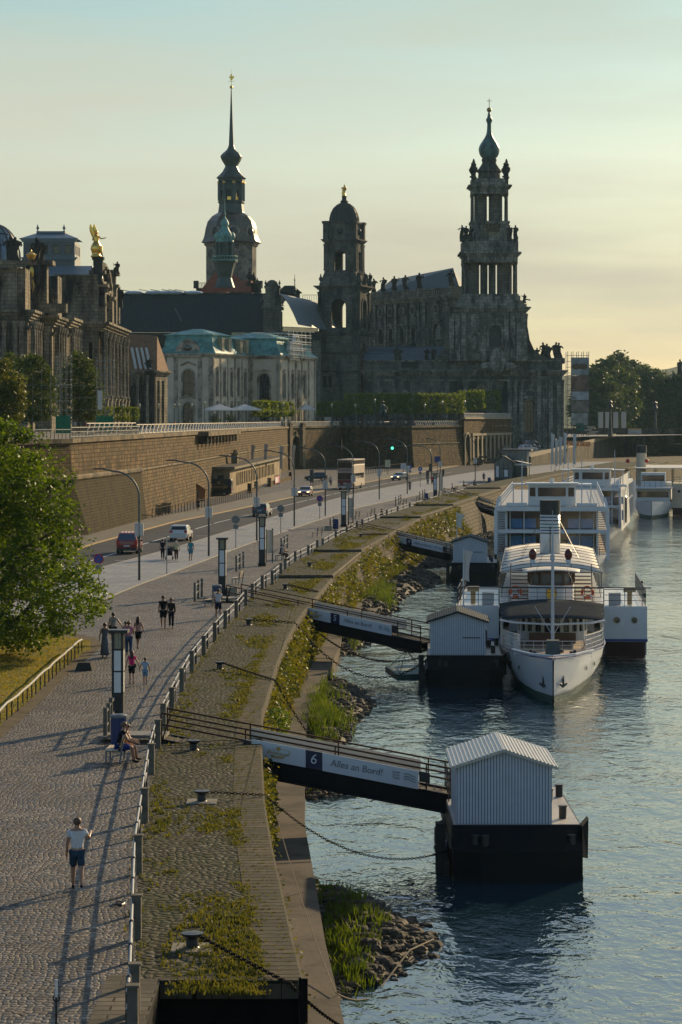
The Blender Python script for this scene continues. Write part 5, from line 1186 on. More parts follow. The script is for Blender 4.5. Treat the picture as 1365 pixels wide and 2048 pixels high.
for sx in (-1,1): urn(m,cx_+sx*33*s,cy_-33*s,z(353),5.2); m.cb(cx_+sx*33*s,cy_-33*s,z(356),z(338),1.1,1.1); urn(m,cx_+sx*33*s,cy_-33*s,z(338),3.4); urn(m,cx_+sx*33*s,cy_+33*s,z(345),4.2)
m.build('finials',sandd,hk)
m=MB(); m.lathe(cx_,cy_,[(r*s,z(p)) for r,p in ((27,353),(23,350),(22,340),(25.5,337),(25.5,335),(21,330),(15,321),(14,317),(15.5,314),(15,311),(14,309))],12); m.build('lantern_base',hst,hk)
m=MB(); m.smooth=True; m.lathe(cx_,cy_,[(r*s,z(p)) for r,p in ((14,309),(17,306),(19.5,301.5),(21.3,294),(21.3,290),(20.3,285.5),(17.5,280),(13.5,274),(9.5,268),(6.5,262),(5,256),(4.2,248),(4,238),(5.5,236),(6.6,231),(6.5,229.5),(4.5,228),(3.6,224),(2.2,217),(1.6,215))],16); m.build('onion_dome',mat('onion copper',(.085,.19,.165),.45,var=.35,vs=.8,stain=(.03,.07,.06),ss=.35),hk)
m=MB(); m.box(cx_+1*s,cx_+7*s,cy_-21.6*s,cy_-20*s,z(292),z(284)); m.box(cx_-14*s,cx_-11*s,cy_-18.6*s,cy_-17*s,z(292),z(284)); m.build('dome_hatch',black,hk)
m=MB(); m.sph(cx_,cy_,z(211),.68,n=12,m=8); m.tube([(cx_,cy_,z(208)),(cx_,cy_,z(188))],.1,5); m.bar((cx_-.68,cy_,z(193)),(cx_+.68,cy_,z(193)),.13); m.build('ball_and_cross',mat('dull gilt',(.35,.25,.10),.4,metal=.8,var=.2),hk)
for i,(dx,dy,h) in enumerate(((-57,-50,3.8),(-48,-30,3.8),(38,-52,3.8),(50,-50,3.8),(-40,-54,3.4))): statue(hk,cx_+dx*s,cy_+dy*s,z(482),h,sandd,160+i,.8)
m=MB(); x,y=cx_+5*s,cy_-39*s; m.box(x-14*s,x+14*s,y-.4,y+.2,z(474),z(445)); m.build('inscription_panel',sandd,hk)
gl_=mat('faded gilt letters',(.32,.22,.07),.5,metal=.3,var=.2)
for k,(tx_,sz) in enumerate((('D.O.M',1.05),('SACRAM . DIVO',.62),('AVGVSTVS',.85),('CONDIDIT',.75),('A . MDCCLIV',.7))):
    text_mesh(tx_,sz,gl_,hk,Matrix.Translation((x,y-.45,z(449.5+k*5.2)))@Matrix.Rotation(R(90),4,'X'),'inscription')
x,y=X(1050),hy-9; m=MB(); figure(m,x,y,z(606),2.6,random.Random(5)); m.tube([(x,y-.2,z(598)),(x+1.6,y-.3,z(600))],.18,5); m.build('trumpeter_statue',sandd,hk)
# ================= PONTOONS, GANGWAYS, SHIPS =================
clad=mat('painted cladding',(.50,.53,.56),.5,var=.06,vs=3); gap_=mat('cladding groove',(.10,.11,.13),.8,var=.1)
roofm=mat('ribbed sheet roof',(.42,.41,.38),.4,metal=.3,var=.1)
hullk=mat('black hull paint',(.006,.008,.011),.5,var=.3,vs=1,stain=(.010,.009,.008),ss=.6,spec=.12)
deckm=mat('grey deck paint',(.36,.34,.31),.5,var=.15,vs=1.5)
navy=mat('navy panel',(.012,.018,.055),.4,var=0)
signw=mat('sign white',(.62,.64,.64),.4,var=.03)
greyl=mat('grey lettering',(.16,.17,.18),.6,var=0)
red=mat('red paint',(.42,.03,.02),.4,var=.1)
def pontoon(name,label,loc,rz=0,dk=False,num='28'):
    t=thing(name,label,'pontoon',loc,rz,'landing pontoons')
    m=MB(); w=4.25; D=1.73
    m.prism([(.0,.35),(.9,0),(3.5,0),(w,.35),(w,9.5),(3.2,11),(1,11),(0,9.5)],-.5,D-.75)
    m.add([(0,.35,D-.75),(.9,0,D-.75),(3.5,0,D-.75),(w,.35,D-.75),(0,.9,D),(.8,.85,D),(3.6,.85,D),(w,.9,D)],[(0,1,5,4),(1,2,6,5),(2,3,7,6)])
    m.prism([(0,.9),(w,.9),(w,9.5),(3.2,11),(1,11),(0,9.5)],D-.78,D-.004)
    m.box(-.06,w+.06,.9,9.5,D-.9,D-.78); m.add([(w,.5,D+.0),(w+.22,.7,D+.25),(w+.22,1.3,D+.25),(w,1.3,D),(w,.5,D-1.0),(w+.22,.9,D-1.1)],[(0,1,2,3),(0,4,5,1),(4,0,3)])
    m.build('hull',hullk,t); m=MB(); m.prism([(.05,.95),(w-.05,.95),(w-.05,9.45),(3.2,10.9),(1.05,10.9),(.05,9.45)],D,D+.02); m.build('deck',deckm,t)
    hx0,hx1,hy0,hy1=.17,3.27,.98,5.3; e=D+1.99; r=D+2.46; cx=(hx0+hx1)/2
    m=MB(); m.add([(hx0,hy0,D),(hx1,hy0,D),(hx1,hy1,D),(hx0,hy1,D),(hx0,hy0,e),(hx1,hy0,e),(hx1,hy1,e),(hx0,hy1,e),(cx,hy0,r),(cx,hy1,r)],[(0,1,5,8,4),(1,2,6,5),(2,3,7,9,6),(3,0,4,7)])
    h=m.build('cabin',gap_,t); m=MB(); n=31
    for k in range(n):
        x=hx0+(hx1-hx0)*(k+.0)/n; zt=e+(r-e)*(1-abs(x+.05-cx)/(cx-hx0)); m.box(x+.012,x+.088,hy0-.03,hy0,D+.03,zt-.03)
    for k in range(42):
        y=hy0+(hy1-hy0)*k/42; m.box(hx0-.02,hx0,y+.012,y+.09,D+.03,e); m.box(hx1,hx1+.02,y+.012,y+.09,D+.03,e)
    m.build('boards',clad,h); m=MB(); 
    for sg,xa in ((-1,hx0-.22),(1,hx1+.22)):
        za=e-.07-.0
        m.add([(xa,hy0-.2,za),(cx,hy0-.2,r+.05),(cx,hy1+.2,r+.05),(xa,hy1+.2,za),(xa,hy0-.2,za-.09),(cx,hy0-.2,r-.05),(cx,hy1+.2,r-.05),(xa,hy1+.2,za-.09)],[(0,1,2,3),(4,5,1,0),(7,6,5,4),(4,0,3,7)])
        for k in range(14):
            f=(k+.5)/14; x=xa+(cx-xa)*f; z=za+(r+.05-za)*f; m.bar((x,hy0-.2,z+.012),(x,hy1+.2,z+.012),.045,.03)
    m.build('roof',slate if dk else roofm,h); 
    if dk: m=MB(); m.bar((2.0,hy0-.04,D+1.0),(3.0,hy0-.04,D+1.0),.05); m.build('latch_bar',black,h)
    m=MB(); 
    for x,y in ((3.75,2.2),(3.6,6.0),(4.05,7.2)): m.cyl(x,y,D+.02,D+.42,.13,n=10); m.cyl(x,y,D+.42,D+.46,.16,n=10)
    for x,y in ((.75,.38),(1.05,.28),(3.9,.45)): m.cyl(x,y,D-.75,D-.28,.12,n=10); m.cyl(x,y,D-.28,D-.24,.15,n=10)
    b=m.build('bollards',black,t)
    m=MB(); m.tube([(2.0,.6,D-.35),(2.1,.3,D-.62),(2.8,.3,D-.62)],.025,5); m.sph(1.1,.86,D-.25,.16,(1,.1,1)); m.sph(3.05,.86,D-.25,.16,(1,.1,1)); m.build('handle',black,t)
    m=MB(); 
    for k in range(5): m.bar((3.45,5.2+k*.9,D),(3.45,5.2+k*.9,D+1.05),.04)
    for zz_ in (.5,1.05): m.bar((3.45,5.2,D+zz_),(3.45,8.8,D+zz_),.035)
    for k in range(4): m.bar((.1,6+k*1.1,D),(.1,6+k*1.1,D+1.05),.04)
    for zz_ in (.5,1.05): m.bar((.1,6,D+zz_),(.1,9.3,D+zz_),.035)
    m.build('railing',dark,t)
    text_mesh(num,.17,signw,t,Matrix.Translation((3.75,.83,D-.12))@Matrix.Rotation(R(78),4,'X'),'hull_number')
    m=MB(); m.box(-.5,-.2,1.8,2.4,-2.2,D-.1); m.box(-.3,-.08,1.2,9,-.4,.4); m.build('fender_pile',sandd,t)
    m=MB(); [m.torus((-.08,y,.55),.27,.09,12,6,Matrix.Rotation(R(90),3,'Y')) for y in (3.2,7.4)]; [m.torus((w+.1,y,.6),.27,.09,12,6,Matrix.Rotation(R(90),3,'Y')) for y in (3.4,7.8)]; m.build('tyre_fender',black,t)['kind']='stuff'
    m=MB(); m.box(-.012,w+.012,.34,9.4,-.1,.16); m.build('waterline_scum',mat('waterline scum',(.05,.06,.03),.8,var=.5,vs=3),t)
    return t
pontoon('landing_pontoon','nearest black pontoon with grey clad cabin and light ribbed roof in the open water',(3.66,84.7,WZ))
pontoon('landing_pontoon','pontoon with grey clad cabin moored beside the bow of the paddle steamer',(4.85,146.2,WZ),R(-2),True,'26')
pontoon('landing_pontoon','smaller looking pontoon with grey cabin and flag mast beyond gangway four',(10.2,241,WZ),R(-4),True,'24')
def gangway(num,P0,P1,b0,b1,label):
    P0=Vector(P0);P1=Vector(P1); d=P1-P0; L=math.hypot(d.x,d.y); rz=math.atan2(d.y,d.x); sl=d.z/L
    t=thing('gangway',label,'gangway',P0,rz,'gangways to the landing pontoons')
    zf=lambda u:u*sl
    def beam(m,u0,u1,y,z0,z1,w):
        m.add([(u0,y-w,zf(u0)+z0),(u1,y-w,zf(u1)+z0),(u1,y+w,zf(u1)+z0),(u0,y+w,zf(u0)+z0),(u0,y-w,zf(u0)+z1),(u1,y-w,zf(u1)+z1),(u1,y+w,zf(u1)+z1),(u0,y+w,zf(u0)+z1)],[(0,3,2,1),(4,5,6,7),(0,1,5,4),(1,2,6,5),(2,3,7,6),(3,0,4,7)])
    ub=b0*.97; W=.75
    m=MB(); 
    for y in (-W,W): beam(m,0,ub,y,-.22,.04,.05); beam(m,ub,L,y,-.62,.0,.06); beam(m,ub,L,y,.0,.05,.12); beam(m,ub,L,y,-.66,-.61,.12)
    for k in range(int((L-ub)/1.1)): u=ub+k*1.1; m.bar((u,-W,zf(u)-.5),(u,W,zf(u)-.5),.1)
    m.build('girder',hullk,t)
    m=MB(); beam(m,0,L,0,-.1,-.02,W-.07); 
    for k in range(int(L/.28)): u=.14+k*.28; m.box(u-.02,u+.02,-W+.1,W-.1,zf(u)-.02,zf(u)+.012)
    m.build('walkway',mat('worn planks',(.10,.085,.07),.8,var=.3,vs=5),t)
    m=MB(); m.box(-1.9,.1,-W+.1,W-.1,.02,.14); m.box(-2.3,-1.9,-W+.1,W-.1,.0,.08); m.build('entry_ramp',mat('chequer plate',(.17,.15,.12),.6,var=.2,vs=9),t)
    m=MB()
    for y in (-W,W):
        for h in (.55,.95): beam(m,0,L,y,h-.03,h+.03,.03)
        u=.0
        for u in (0.02,b0*.93,(b0+b1)/2,b1*1.03,L-.05): m.bar((u,y,zf(u)-.1),(u,y,zf(u)+.95),.05)
    m.bar((.35,-W,.9),(.05,-W,0),.05); m.build('handrail',rust,t)
    # board with the sign, on the camera side, and its back board on the far side
    y=-W-.12; m=MB(); beam(m,b0,b1,y,.02,.66,.015); bd=m.build('sign_board',signw,t)
    m=MB(); beam(m,b0-.25,b1,W,.35,.85,.012); m.build('back_board',mat('cream board',(.55,.50,.40),.6,var=.08),t)
    m=MB(); n0=b0+(b1-b0)*.325; n1=b0+(b1-b0)*.425; beam(m,n0,n1,y-.02,.021,.661,.008); m.build('number_panel',navy,bd)
    m=MB(); beam(m,b0-.3,b0-.02,y+.03,.15,.6,.1); beam(m,b1+.02,b1+.4,y+.03,.3,.66,.02); m.build('bracket',black,t)
    ang=math.atan(sl)
    def TM(u,z): return Matrix.Translation((u,y-.034,zf(u)+z))@Matrix.Rotation(-ang,4,'Y')@Matrix.Rotation(R(90),4,'X')
    text_mesh(num,.50,signw,bd,TM((n0+n1)/2,.365),'number')
    text_mesh('Alles an Bord!',.34,greyl,bd,TM(n1+(b1-n1)*.36,.36),'lettering',sx=(b1-n1)*.58/2.05)
    # brewery emblem: oval script and shield in gold
    gm=mat('gold print',(.50,.33,.10),.5,var=0)
    text_mesh('Radeberger',.17,gm,bd,TM(b0+(n0-b0)*.5,.34),'brewery_lettering')
    m=MB(); c=b0+(n0-b0)*.5; zc=zf(c)+.37; m.torus((c,y-.036,zc),.40,.012,20,4,Matrix.Diagonal((1,1,.32)).to_3x3()@Matrix.Rotation(R(90),3,'X')); m.ext([(c-.07,zc+.2),(c+.07,zc+.2),(c+.07,zc+.1),(c,zc+.04),(c-.07,zc+.1)],y-.04,y-.03); m.ext([(c-.2,zc-.12),(c+.2,zc-.16),(c+.18,zc-.22),(c-.18,zc-.18)],y-.04,y-.03); m.build('emblem',gm,bd)
    for k,col in enumerate(((.05,.20,.12),(.03,.16,.16),(.03,.14,.25))):
        m=MB(); c=b1-.42; zc=zf(c)+.45-k*.09; m.tube([(c-.1,y-.04,zc+.03),(c+.05,y-.04,zc+.04),(c+.2,y-.04,zc-.04),(c+.33,y-.04,zc-.09)],.014,4); m.build('wave_mark',mat('wave mark %d'%k,col,.5,var=0),bd)
    for k,w in enumerate(('DAMPF','SCHIFF','FAHRT')): text_mesh(w,.085,greyl,bd,TM(b1-.78,.47-k*.1),'small_lettering')
    return t
gangway('6',(-6.33,93.0,.12),(3.95,92.2,-1.75),3.25,9.15,'nearest gangway with a sign board number six and rusty handrails')
gangway('5',(-6.75,163.5,.12),(5.2,155,-1.75),6.0,12.6,'gangway with sign board number five leading to the steamer pontoon')
gangway('4',(1.2,262,.2),(11.2,255,-1.75),5.0,11.3,'gangway with sign board number four reaching the cabin with the flag mast')
gangway('3',(15.3,370,.75),(24,345,-1.75),6.0,14,'farthest gangway with sign board number three beside the white saloon ship')
# ---- paddle steamer ----
wp=mat('ship white',(.66,.66,.64),.3,var=.06,vs=1.2)
brn=mat('varnished mahogany',(.10,.035,.018),.3,var=.3,vs=5,aniso=(1,1,6))
tarp=mat('grey awning',(.05,.055,.06),.9,var=.25,vs=1,spec=0)
tarpw=mat('white awning',(.62,.59,.52),.7,var=.08,vs=1)
antig=mat('hull green',(.015,.07,.045),.5,var=.2)
def hull(par,L,hw,dz,fl=.25,n=14,stern=True,names=('hull',),zk=-.6,green=True,mt=None,full=.30,rake=.0):
    P=[]
    for i in range(n+1):
        f=i/n; y=L*f; w=hw*min(1,(f/full))**.62 if f<full else hw
        if stern and f>.8: w=hw*math.sqrt(max(0,1-((f-.8)/.2)**2)*.9+.1)
        P.append((y,max(w,.04),dz+.35*max(0,1-f*5)))
    m=MB(); m.smooth=True; vs=[];fs=[]
    lev=[(zk,.55,.9),(.0,.72,.35),(.45,.84,.15),(1.0,1,0)]
    for y,w,d in P:
        r=[]
        for a,b,c in lev:
            z=zk if a==zk else d*a if a>.4 else .12; r.append((w*b,y+c*(1-min(1,y/6))*rake,z))
        r[-1]=(w,y,d); r[-2]=(w*.93,y+.1*rake,d*.55)
        vs+=[(-a,b,c) for a,b,c in r]+[(a,b,c) for a,b,c in r[::-1]]
    k=8
    for i in range(n):
        for j in range(k-1):
            if j==3: continue
            fs.append((i*k+j,i*k+j+1,(i+1)*k+j+1,(i+1)*k+j))
    fs.append(tuple(n*k+j for j in range(k))); m.add(vs,fs); h=m.build('hull',mt or wp,par)
    d=MB(); d.add([(-w+.03,y,z-.08) for y,w,z in P]+[(w-.03,y,z-.08) for y,w,z in P[::-1]],[tuple(range(2*n+2))[::-1]]); d.build('deck',mat('teak deck',(.24,.17,.11),.6,var=.2,vs=4,aniso=(8,.5,1)),par)
    if green:
        g=MB(); g.smooth=True; vs=[];fs=[]
        for y,w,z in P: vs+=[(-w*.56-.01,y+.3*rake,zk),(-w*.735-.015,y+.15*rake,.14),(-w*.80-.012,y,.42)]+[(w*.80+.012,y,.42),(w*.735+.015,y+.15*rake,.14),(w*.56+.01,y+.3*rake,zk)]
        for i in range(n):
            for j in (0,1,3,4): fs.append((i*6+j,i*6+j+1,(i+1)*6+j+1,(i+1)*6+j))
        g.add(vs,fs); g.build('boot_top',antig,par)
    return P
def rail(m,pts,h=1.0,st=1.2,r=.03,mid=2):
    pts=[Vector(p) for p in pts]
    for j in range(mid+1): z=h*(j+1)/(mid+1); m.tube([p+Vector((0,0,z)) for p in pts],r if j<mid else r*1.3,4)
    for a,b in zip(pts,pts[1:]):
        n=max(1,int((b-a).length/st))
        for k in range(n+1): p=a+(b-a)*k/n; m.bar(p,p+Vector((0,0,h)),r*1.6)
ps=thing('paddle_steamer','white historic paddle steamer moored bow on with tall black topped funnel','ship',(11.25,137.8,WZ),-R(4.4))
P=hull(ps,62,3.05,2.05,full=.20,n=22,rake=.4)
m=MB(); 
for sg in (-1,1): m.tube([(sg*w*1.005,y,z-.02) for y,w,z in P],.05,5)
m.build('blue_rubbing_strake',mat('ship blue',(.02,.05,.20),.4,var=0),ps)
m=MB()
for sg in (-1,1):
    rail(m,[(sg*(w-.06),y,z-.08) for y,w,z in P if 5<y<24],1.0,.35,.022,3)
rail(m,[(-2.1,5,2.0),(2.1,5,2.0)],.9,.5,.015,3); m.build('bow_railing',wp,ps)
m=MB(); 
for y,w,z in P: pass
m.tube([(-2.2,4.2,2.5),(-1.2,1.6,2.5),(0,.1,2.52),(1.2,1.6,2.5),(2.2,4.2,2.5)],.06,5); m.build('stem_cap',wp,ps)
# lounge under the foredeck awning
m=MB(); r=2.1; n=10; fp=[(r*math.sin(R(-78+156*i/n)),16-1.9*math.cos(R(-78+156*i/n))) for i in range(n+1)]
cb=MB()
for (xa,ya),(xb,yb) in zip(fp,fp[1:]):
    M,L=FM((xa,ya),(xb,yb)); cb.M=M; wallf(cb,L,1.95,3.75,[(.1,L-.1,2.65,3.5,True)],.1)
cb.M=None; cb.build('lounge',wp,ps)
m=MB(); m.prism([(x*.95,y+.1) for x,y in fp]+[(1.9,22),(-1.9,22)],1.95,3.7); m.build('lounge_glass',glassd,ps)
m=MB(); m.box(-1.35,1.35,12.2,12.6,1.95,2.75); m.build('bench_locker',brn,ps)
# awning over the foredeck, slightly arched, with posts
m=MB(); m.smooth=True; vs=[];fs=[]
def arched(m,y0,y1,w0,w1,z,rise,th=.06,nx=10,ny=6,round_=0,sag=0):
    b=[]; 
    for s_ in (0,-th):
        for j in range(ny+1):
            g=j/ny; w=w0+(w1-w0)*g
            for i in range(nx+1):
                f=-1+2*i/nx; y=y0+(y1-y0)*g+(round_*(f*f)*(1-g)); b.append((w*f,y,z+s_+rise*(1-f*f)+sag*g))
    n1=(nx+1)*(ny+1); F_=[]
    for j in range(ny):
        for i in range(nx):
            a=j*(nx+1)+i; F_.append((a,a+1,a+nx+2,a+nx+1)); F_.append((a+n1,a+nx+1+n1,a+nx+2+n1,a+1+n1))
    for i in range(nx): F_.append((i+n1,i+1+n1,i+1,i)); a=ny*(nx+1)+i; F_.append((a,a+1,a+1+n1,a+n1))
    for j in range(ny): a=j*(nx+1); c=a+nx+1; F_.append((a,c,c+n1,a+n1)); a+=nx; c=a+nx+1; F_.append((c,a,a+n1,c+n1))
    m.add(b,F_)
arched(m,9.2,24,2.95,3.25,3.62,.28,round_=2.2); m.build('fore_awning',tarp,ps)
m=MB(); m.tube([(-2.98,11.4,3.55),(-2.2,10.3,3.5),(0,9.25,3.48),(2.2,10.3,3.5),(2.98,11.4,3.55)],.07,5)
for sg in (-1,1):
    for y in (12,15.5,19): m.bar((sg*2.95,y,2),(sg*2.95,y,3.65),.06)
m.build('awning_frame',wp,ps)
m=MB(); m.tube([(0,7.5,2),(0,7.5,6.9),(0,7.5,8.9)],[.11,.09,.05],8); m.tube([(0,7.5,8.9),(0,7.5,10.0)],.02,4); m.bar((-.25,7.5,7.6),(.25,7.5,7.6),.05); m.cyl(0,7.5,7.2,7.5,.14,n=8)
m.tube([(-.1,7.5,8.6),(-1.3,17,5.2)],.012,3); m.tube([(.1,7.5,8.6),(1.3,17,5.2)],.012,3); m.tube([(0,7.3,3.0),(-1,8,4.6)],.02,3); m.tube([(0,7.3,3.0),(1,8,4.6)],.02,3)
m.build('mast',mat('mast grey',(.55,.56,.57),.4,var=.05),ps)
m=MB(); m.smooth=False; m.prism([(-.42,3.4),(.42,3.4),(.42,4.4),(-.42,4.4)],2.25,3.05,.8); m.box(-.2,.2,3.6,4.2,2.0,2.3); m.build('windlass_cover',mat('grey canvas',(.09,.11,.11),.8,var=.2),ps)
m=MB()
for x,y in ((-1.2,4.6),(1.2,4.6),(-1.0,3.9),(1.0,3.9),(.5,5.2)): m.cyl(x,y,2,2.45,.1,n=8)
m.build('bitts',black,ps)
for sg in (-1,1):
    m=MB(); x=sg*.52; m.tube([(x,1.35,1.35),(x*1.05,1.2,.85)],.06,6); m.tube([(x-.22,1.1,1.0),(x,1.1,.78),(x+.22,1.1,1.0)],.06,5); m.build('anchor',black,ps)
m=MB()
for sg in (-1,1):
    for k in range(7):
        y=6+k*2.6; w=interp([(a,b) for a,b,c in P],y); m.sph(sg*w*.965,y,1.35,.13,(.25,1,1),8,6)
m.build('portholes',glassd,ps)
# paddle boxes
for sg in (-1,1):
    m=MB(); x0,x1=sorted((sg*3.3,sg*6.0)); m.prism([(x0,26.0),(x1,26.0) ,(x1,44.0),(x0,44.0)],1.1,3.33); m.box(x0,x1,27,43,.2,1.08)
    pb=m.build('paddle_box',wp,ps); m=MB(); m.box(x0-.03,x1+.03,25.92,44.08,1.12,1.28); m.build('blue_strake',MATS['ship blue'],pb)
    m=MB(); m.box(x0+.1,x1-.1,26.3,43.5,.15,1.1)
    for k in range(7): m.bar((x0+.2,26.1,.1+k*.15),(x1-.1,26.1,.15+k*.14),.05)
    m.bar((sg*5.9,26.2,1.1),(sg*5.5,26.1,.1),.08); m.build('sponson_underside',mat('sponson red',(.05,.012,.010),.6,var=.3),pb)
    m=MB()
    for xx in ((4.1,5.2) if sg>0 else (-4.1,-5.2)): m.torus((xx,25.97,2.45),.17,.035,14,5,Matrix.Rotation(R(90),3,'X'))
    m.build('porthole_ring',mat('brass',(.35,.25,.1),.35,metal=.8),pb)
    m=MB(); m.sph((4.1 if sg>0 else -4.1),25.99,2.45,.16,(1,.1,1)); m.sph((5.2 if sg>0 else -5.2),25.99,2.45,.16,(1,.1,1)); m.build('porthole_glass',glassd,pb)
    m=MB(); rail(m,[(sg*3.3,26.1,3.33),(sg*5.9,26.1,3.33),(sg*5.9,43.8,3.33)],1.05,1.3,.025,2); m.build('railing',dark,pb)
    m=MB(); m.cb(sg*4.0,27.2,3.35,4.1,.75,.6); m.build('locker',mat('locker grey',(.38,.40,.40),.5,var=.05),ps)
    m=MB(); m.cyl(sg*4.95,27.3,3.35,4.15,.16,n=8); m.box(sg*4.95-.38,sg*4.95+.38,27,27.6,4.15,4.45); m.build('cowl_box',mat('ochre metal',(.36,.27,.14),.5,var=.1),ps)
    m=MB(); m.bar((sg*5.7,26.3,3.3),(sg*5.7,26.3,4.8),.04); m.sph(sg*5.7,26.3,4.85,.09); m.cyl(sg*5.85,26.1,3.9,4.15,.1,n=8); m.build('signal_lamp',dark,ps)
    # lifebuoys
    m=MB(); m.torus((sg*2.25,25.3,4.25),.33,.085,18,8,Matrix.Rotation(R(90),3,'X')); lb=m.build('lifebuoy',mat('lifebuoy orange',(.75,.12,.04),.5,var=.1),ps)
    m=MB(); 
    for a in (45,135,225,315): m.sph(sg*2.25+.33*math.cos(R(a)),25.27,4.25+.33*math.sin(R(a)),.10,(1,.9,1),8,5)
    for a in (90,210,330): m.bar((sg*2.25,25.3,4.25),(sg*2.25+.3*math.cos(R(a)),25.3,4.25+.3*math.sin(R(a))),.03)
    m.build('lifebuoy_bands',white,lb)
    # stairs to the upper deck
    m=MB()
    for k in range(8): z=3.6+k*.22; m.box(sg*1.95-.6,sg*1.95+.6,28+k*.35,28.32+k*.35,z,z+.07)
    for s2 in (-.65,.65): m.add([(sg*1.95+s2-.03,27.8,3.5),(sg*1.95+s2+.03,27.8,3.5),(sg*1.95+s2+.03,30.9,5.4),(sg*1.95+s2-.03,30.9,5.4),(sg*1.95+s2-.03,27.8,3.8),(sg*1.95+s2+.03,27.8,3.8),(sg*1.95+s2+.03,30.9,5.7),(sg*1.95+s2-.03,30.9,5.7)],[(0,1,5,4),(4,5,6,7),(0,4,7,3),(1,2,6,5)])
    m.build('stair',brn,ps)
    # ventilator cowls
    m=MB(); m.cyl(sg*1.2,38,5.0,5.75,.2,n=10); v=m.build('ventilator',wp,ps); m=MB(); m.smooth=True; m.sph(sg*1.2,37.9,5.95,.29,(.95,1,1.35),10,8); m.build('ventilator_cowl',mat('cowl red',(.11,.012,.010),.4,var=.1),v)
m=MB(); m.box(-3.3,3.3,24,60,3.28,3.4); m.box(-2.6,2.6,22,60,2,3.28); m.build('promenade_deck',wp,ps)
m=MB(); rail(m,[(-3.25,25.2,3.4),(3.25,25.2,3.4)],1.1,.55,.02,3); m.bar((-6.2,25.1,4.55),(6.2,25.1,4.55),.07); m.build('bridge_railing',dark,ps)
# wheelhouse
m=MB(); n=6; wh=[(-1.45,28.0),(-1.35,26.4),(-.75,25.8),(.75,25.8),(1.35,26.4),(1.45,28.0)]; m.prism(wh,3.4,4.62); m.build('wheelhouse_base',wp,ps)
m=MB(); m.prism(wh,4.62,4.75); m.prism(wh,5.35,5.5)
for x,y in wh+[(0,25.8),(-.75,25.8)]: m.cb(x,y,4.7,5.4,.12,.12)
m.build('wheelhouse_frame',brn,ps); m=MB(); m.prism([(x*.93,y+.06) for x,y in wh],4.7,5.4); m.build('wheelhouse_glass',mat('pale reflective glass',(.10,.11,.11),.12,var=.2,vs=2,spec=.8),ps)
m=MB(); m.smooth=True; arched(m,25.0,28.6,1.75,1.85,5.5,.16,round_=.5); m.build('wheelhouse_roof',tarpw,ps)
m=MB(); m.ext([(-.28,4.4),(.28,4.4),(.34,4.1),(.2,3.75),(0,3.6),(-.2,3.75),(-.34,4.1)],25.74,25.78); m.torus((0,25.74,4.1),.3,.05,12,5,Matrix.Rotation(R(90),3,'X')); m.sph(0,25.73,4.1,.12); m.build('gilded_emblem',gold,ps)
# main awning in panels and funnel
m=MB(); m.smooth=True; arched(m,33,66,3.3,3.4,5.0,.42,nx=12,ny=4); m.build('main_awning',tarpw,ps)
m=MB(); 
for k in range(9): y=33.1+k*4; m.tube([(3.35*f,y,5.02+.42*(1-f*f)) for f in (-1,-.6,-.2,.2,.6,1)],.035,4)
for sg in (-1,1):
    m.tube([(sg*3.32,33,4.98),(sg*3.42,66,4.98)],.06,4)
    for k in range(9): m.bar((sg*3.25,33+k*4,3.4),(sg*3.32,33+k*4,5.0),.05)
m.build('awning_ribs',dark,ps)
m=MB(); m.smooth=True; m.cyl(0,50,4.8,8.2,.74,.72,20); fu=m.build('funnel',wp,ps); m=MB(); m.smooth=False; m.cyl(0,50,8.2,9.25,.735,.745,20); m.build('funnel_top',black,fu)
for z,c in ((8.0,'black paint'),(7.75,'black paint'),(7.5,'funnel green'),(7.25,'funnel green'),(7.05,'ship blue'),(6.85,'black paint')):
    mat('funnel green',(.02,.12,.07),.5,var=0); m=MB(); m.cyl(0,50,z,z+.07,.75,n=20); m.build('funnel_band',MATS[c],fu)
m=MB(); 
for k in range(4):
    a=R(45+90*k); m.tube([(.74*math.cos(a),50+.74*math.sin(a),8.1),(3.0*math.cos(a),50+6*math.sin(a),5.1)],.015,3)
m.tube([(0,49.1,5.2),(0,49.1,7.4)],.04,5); m.build('funnel_stays',dark,ps)
def flagpole(loc,h,label,flagc=(.6,.55,.5),fh=1.9,fw=.7,pole=None,group=None,name='flag_mast'):
    t=thing(name,label,'flagpole',loc,0,group); m=MB(); m.tube([(0,0,0),(0,0,h)],[.06,.03],6); m.build('pole',pole or signw,t)
    m=MB(); m.smooth=True; vs=[];fs=[];n=6
    for s_ in (0,.02):
        for j in range(9):
            g=j/8
            for i in range(n+1):
                f=i/n; vs.append((f*fw*(1-.35*g)*(1-.25*math.sin(g*3)),.07*math.sin(f*7+g*2)+s_,h-.1-g*fh-f*.25*fw))
    N1=9*(n+1)
    for s_ in range(2):
        for j in range(8):
            for i in range(n): a=s_*N1+j*(n+1)+i; q=(a,a+1,a+n+2,a+n+1); fs.append(q if s_ else q[::-1])
    m.add(vs,fs); m.build('flag',mat('flag %.2f'%sum(flagc),flagc,.8,var=.05,vs=2),t); return t
flagpole((9.0-1.3,163.5,WZ+3.3),3.7,'white mast with a drooping white flag on the left paddle box of the steamer',(.6,.55,.5),1.9,.6)
flagpole((11.0,247,WZ+1.7),4.6,'flag mast with pale pennant beside the far pontoon cabin',(.62,.6,.5),1.3,.8)
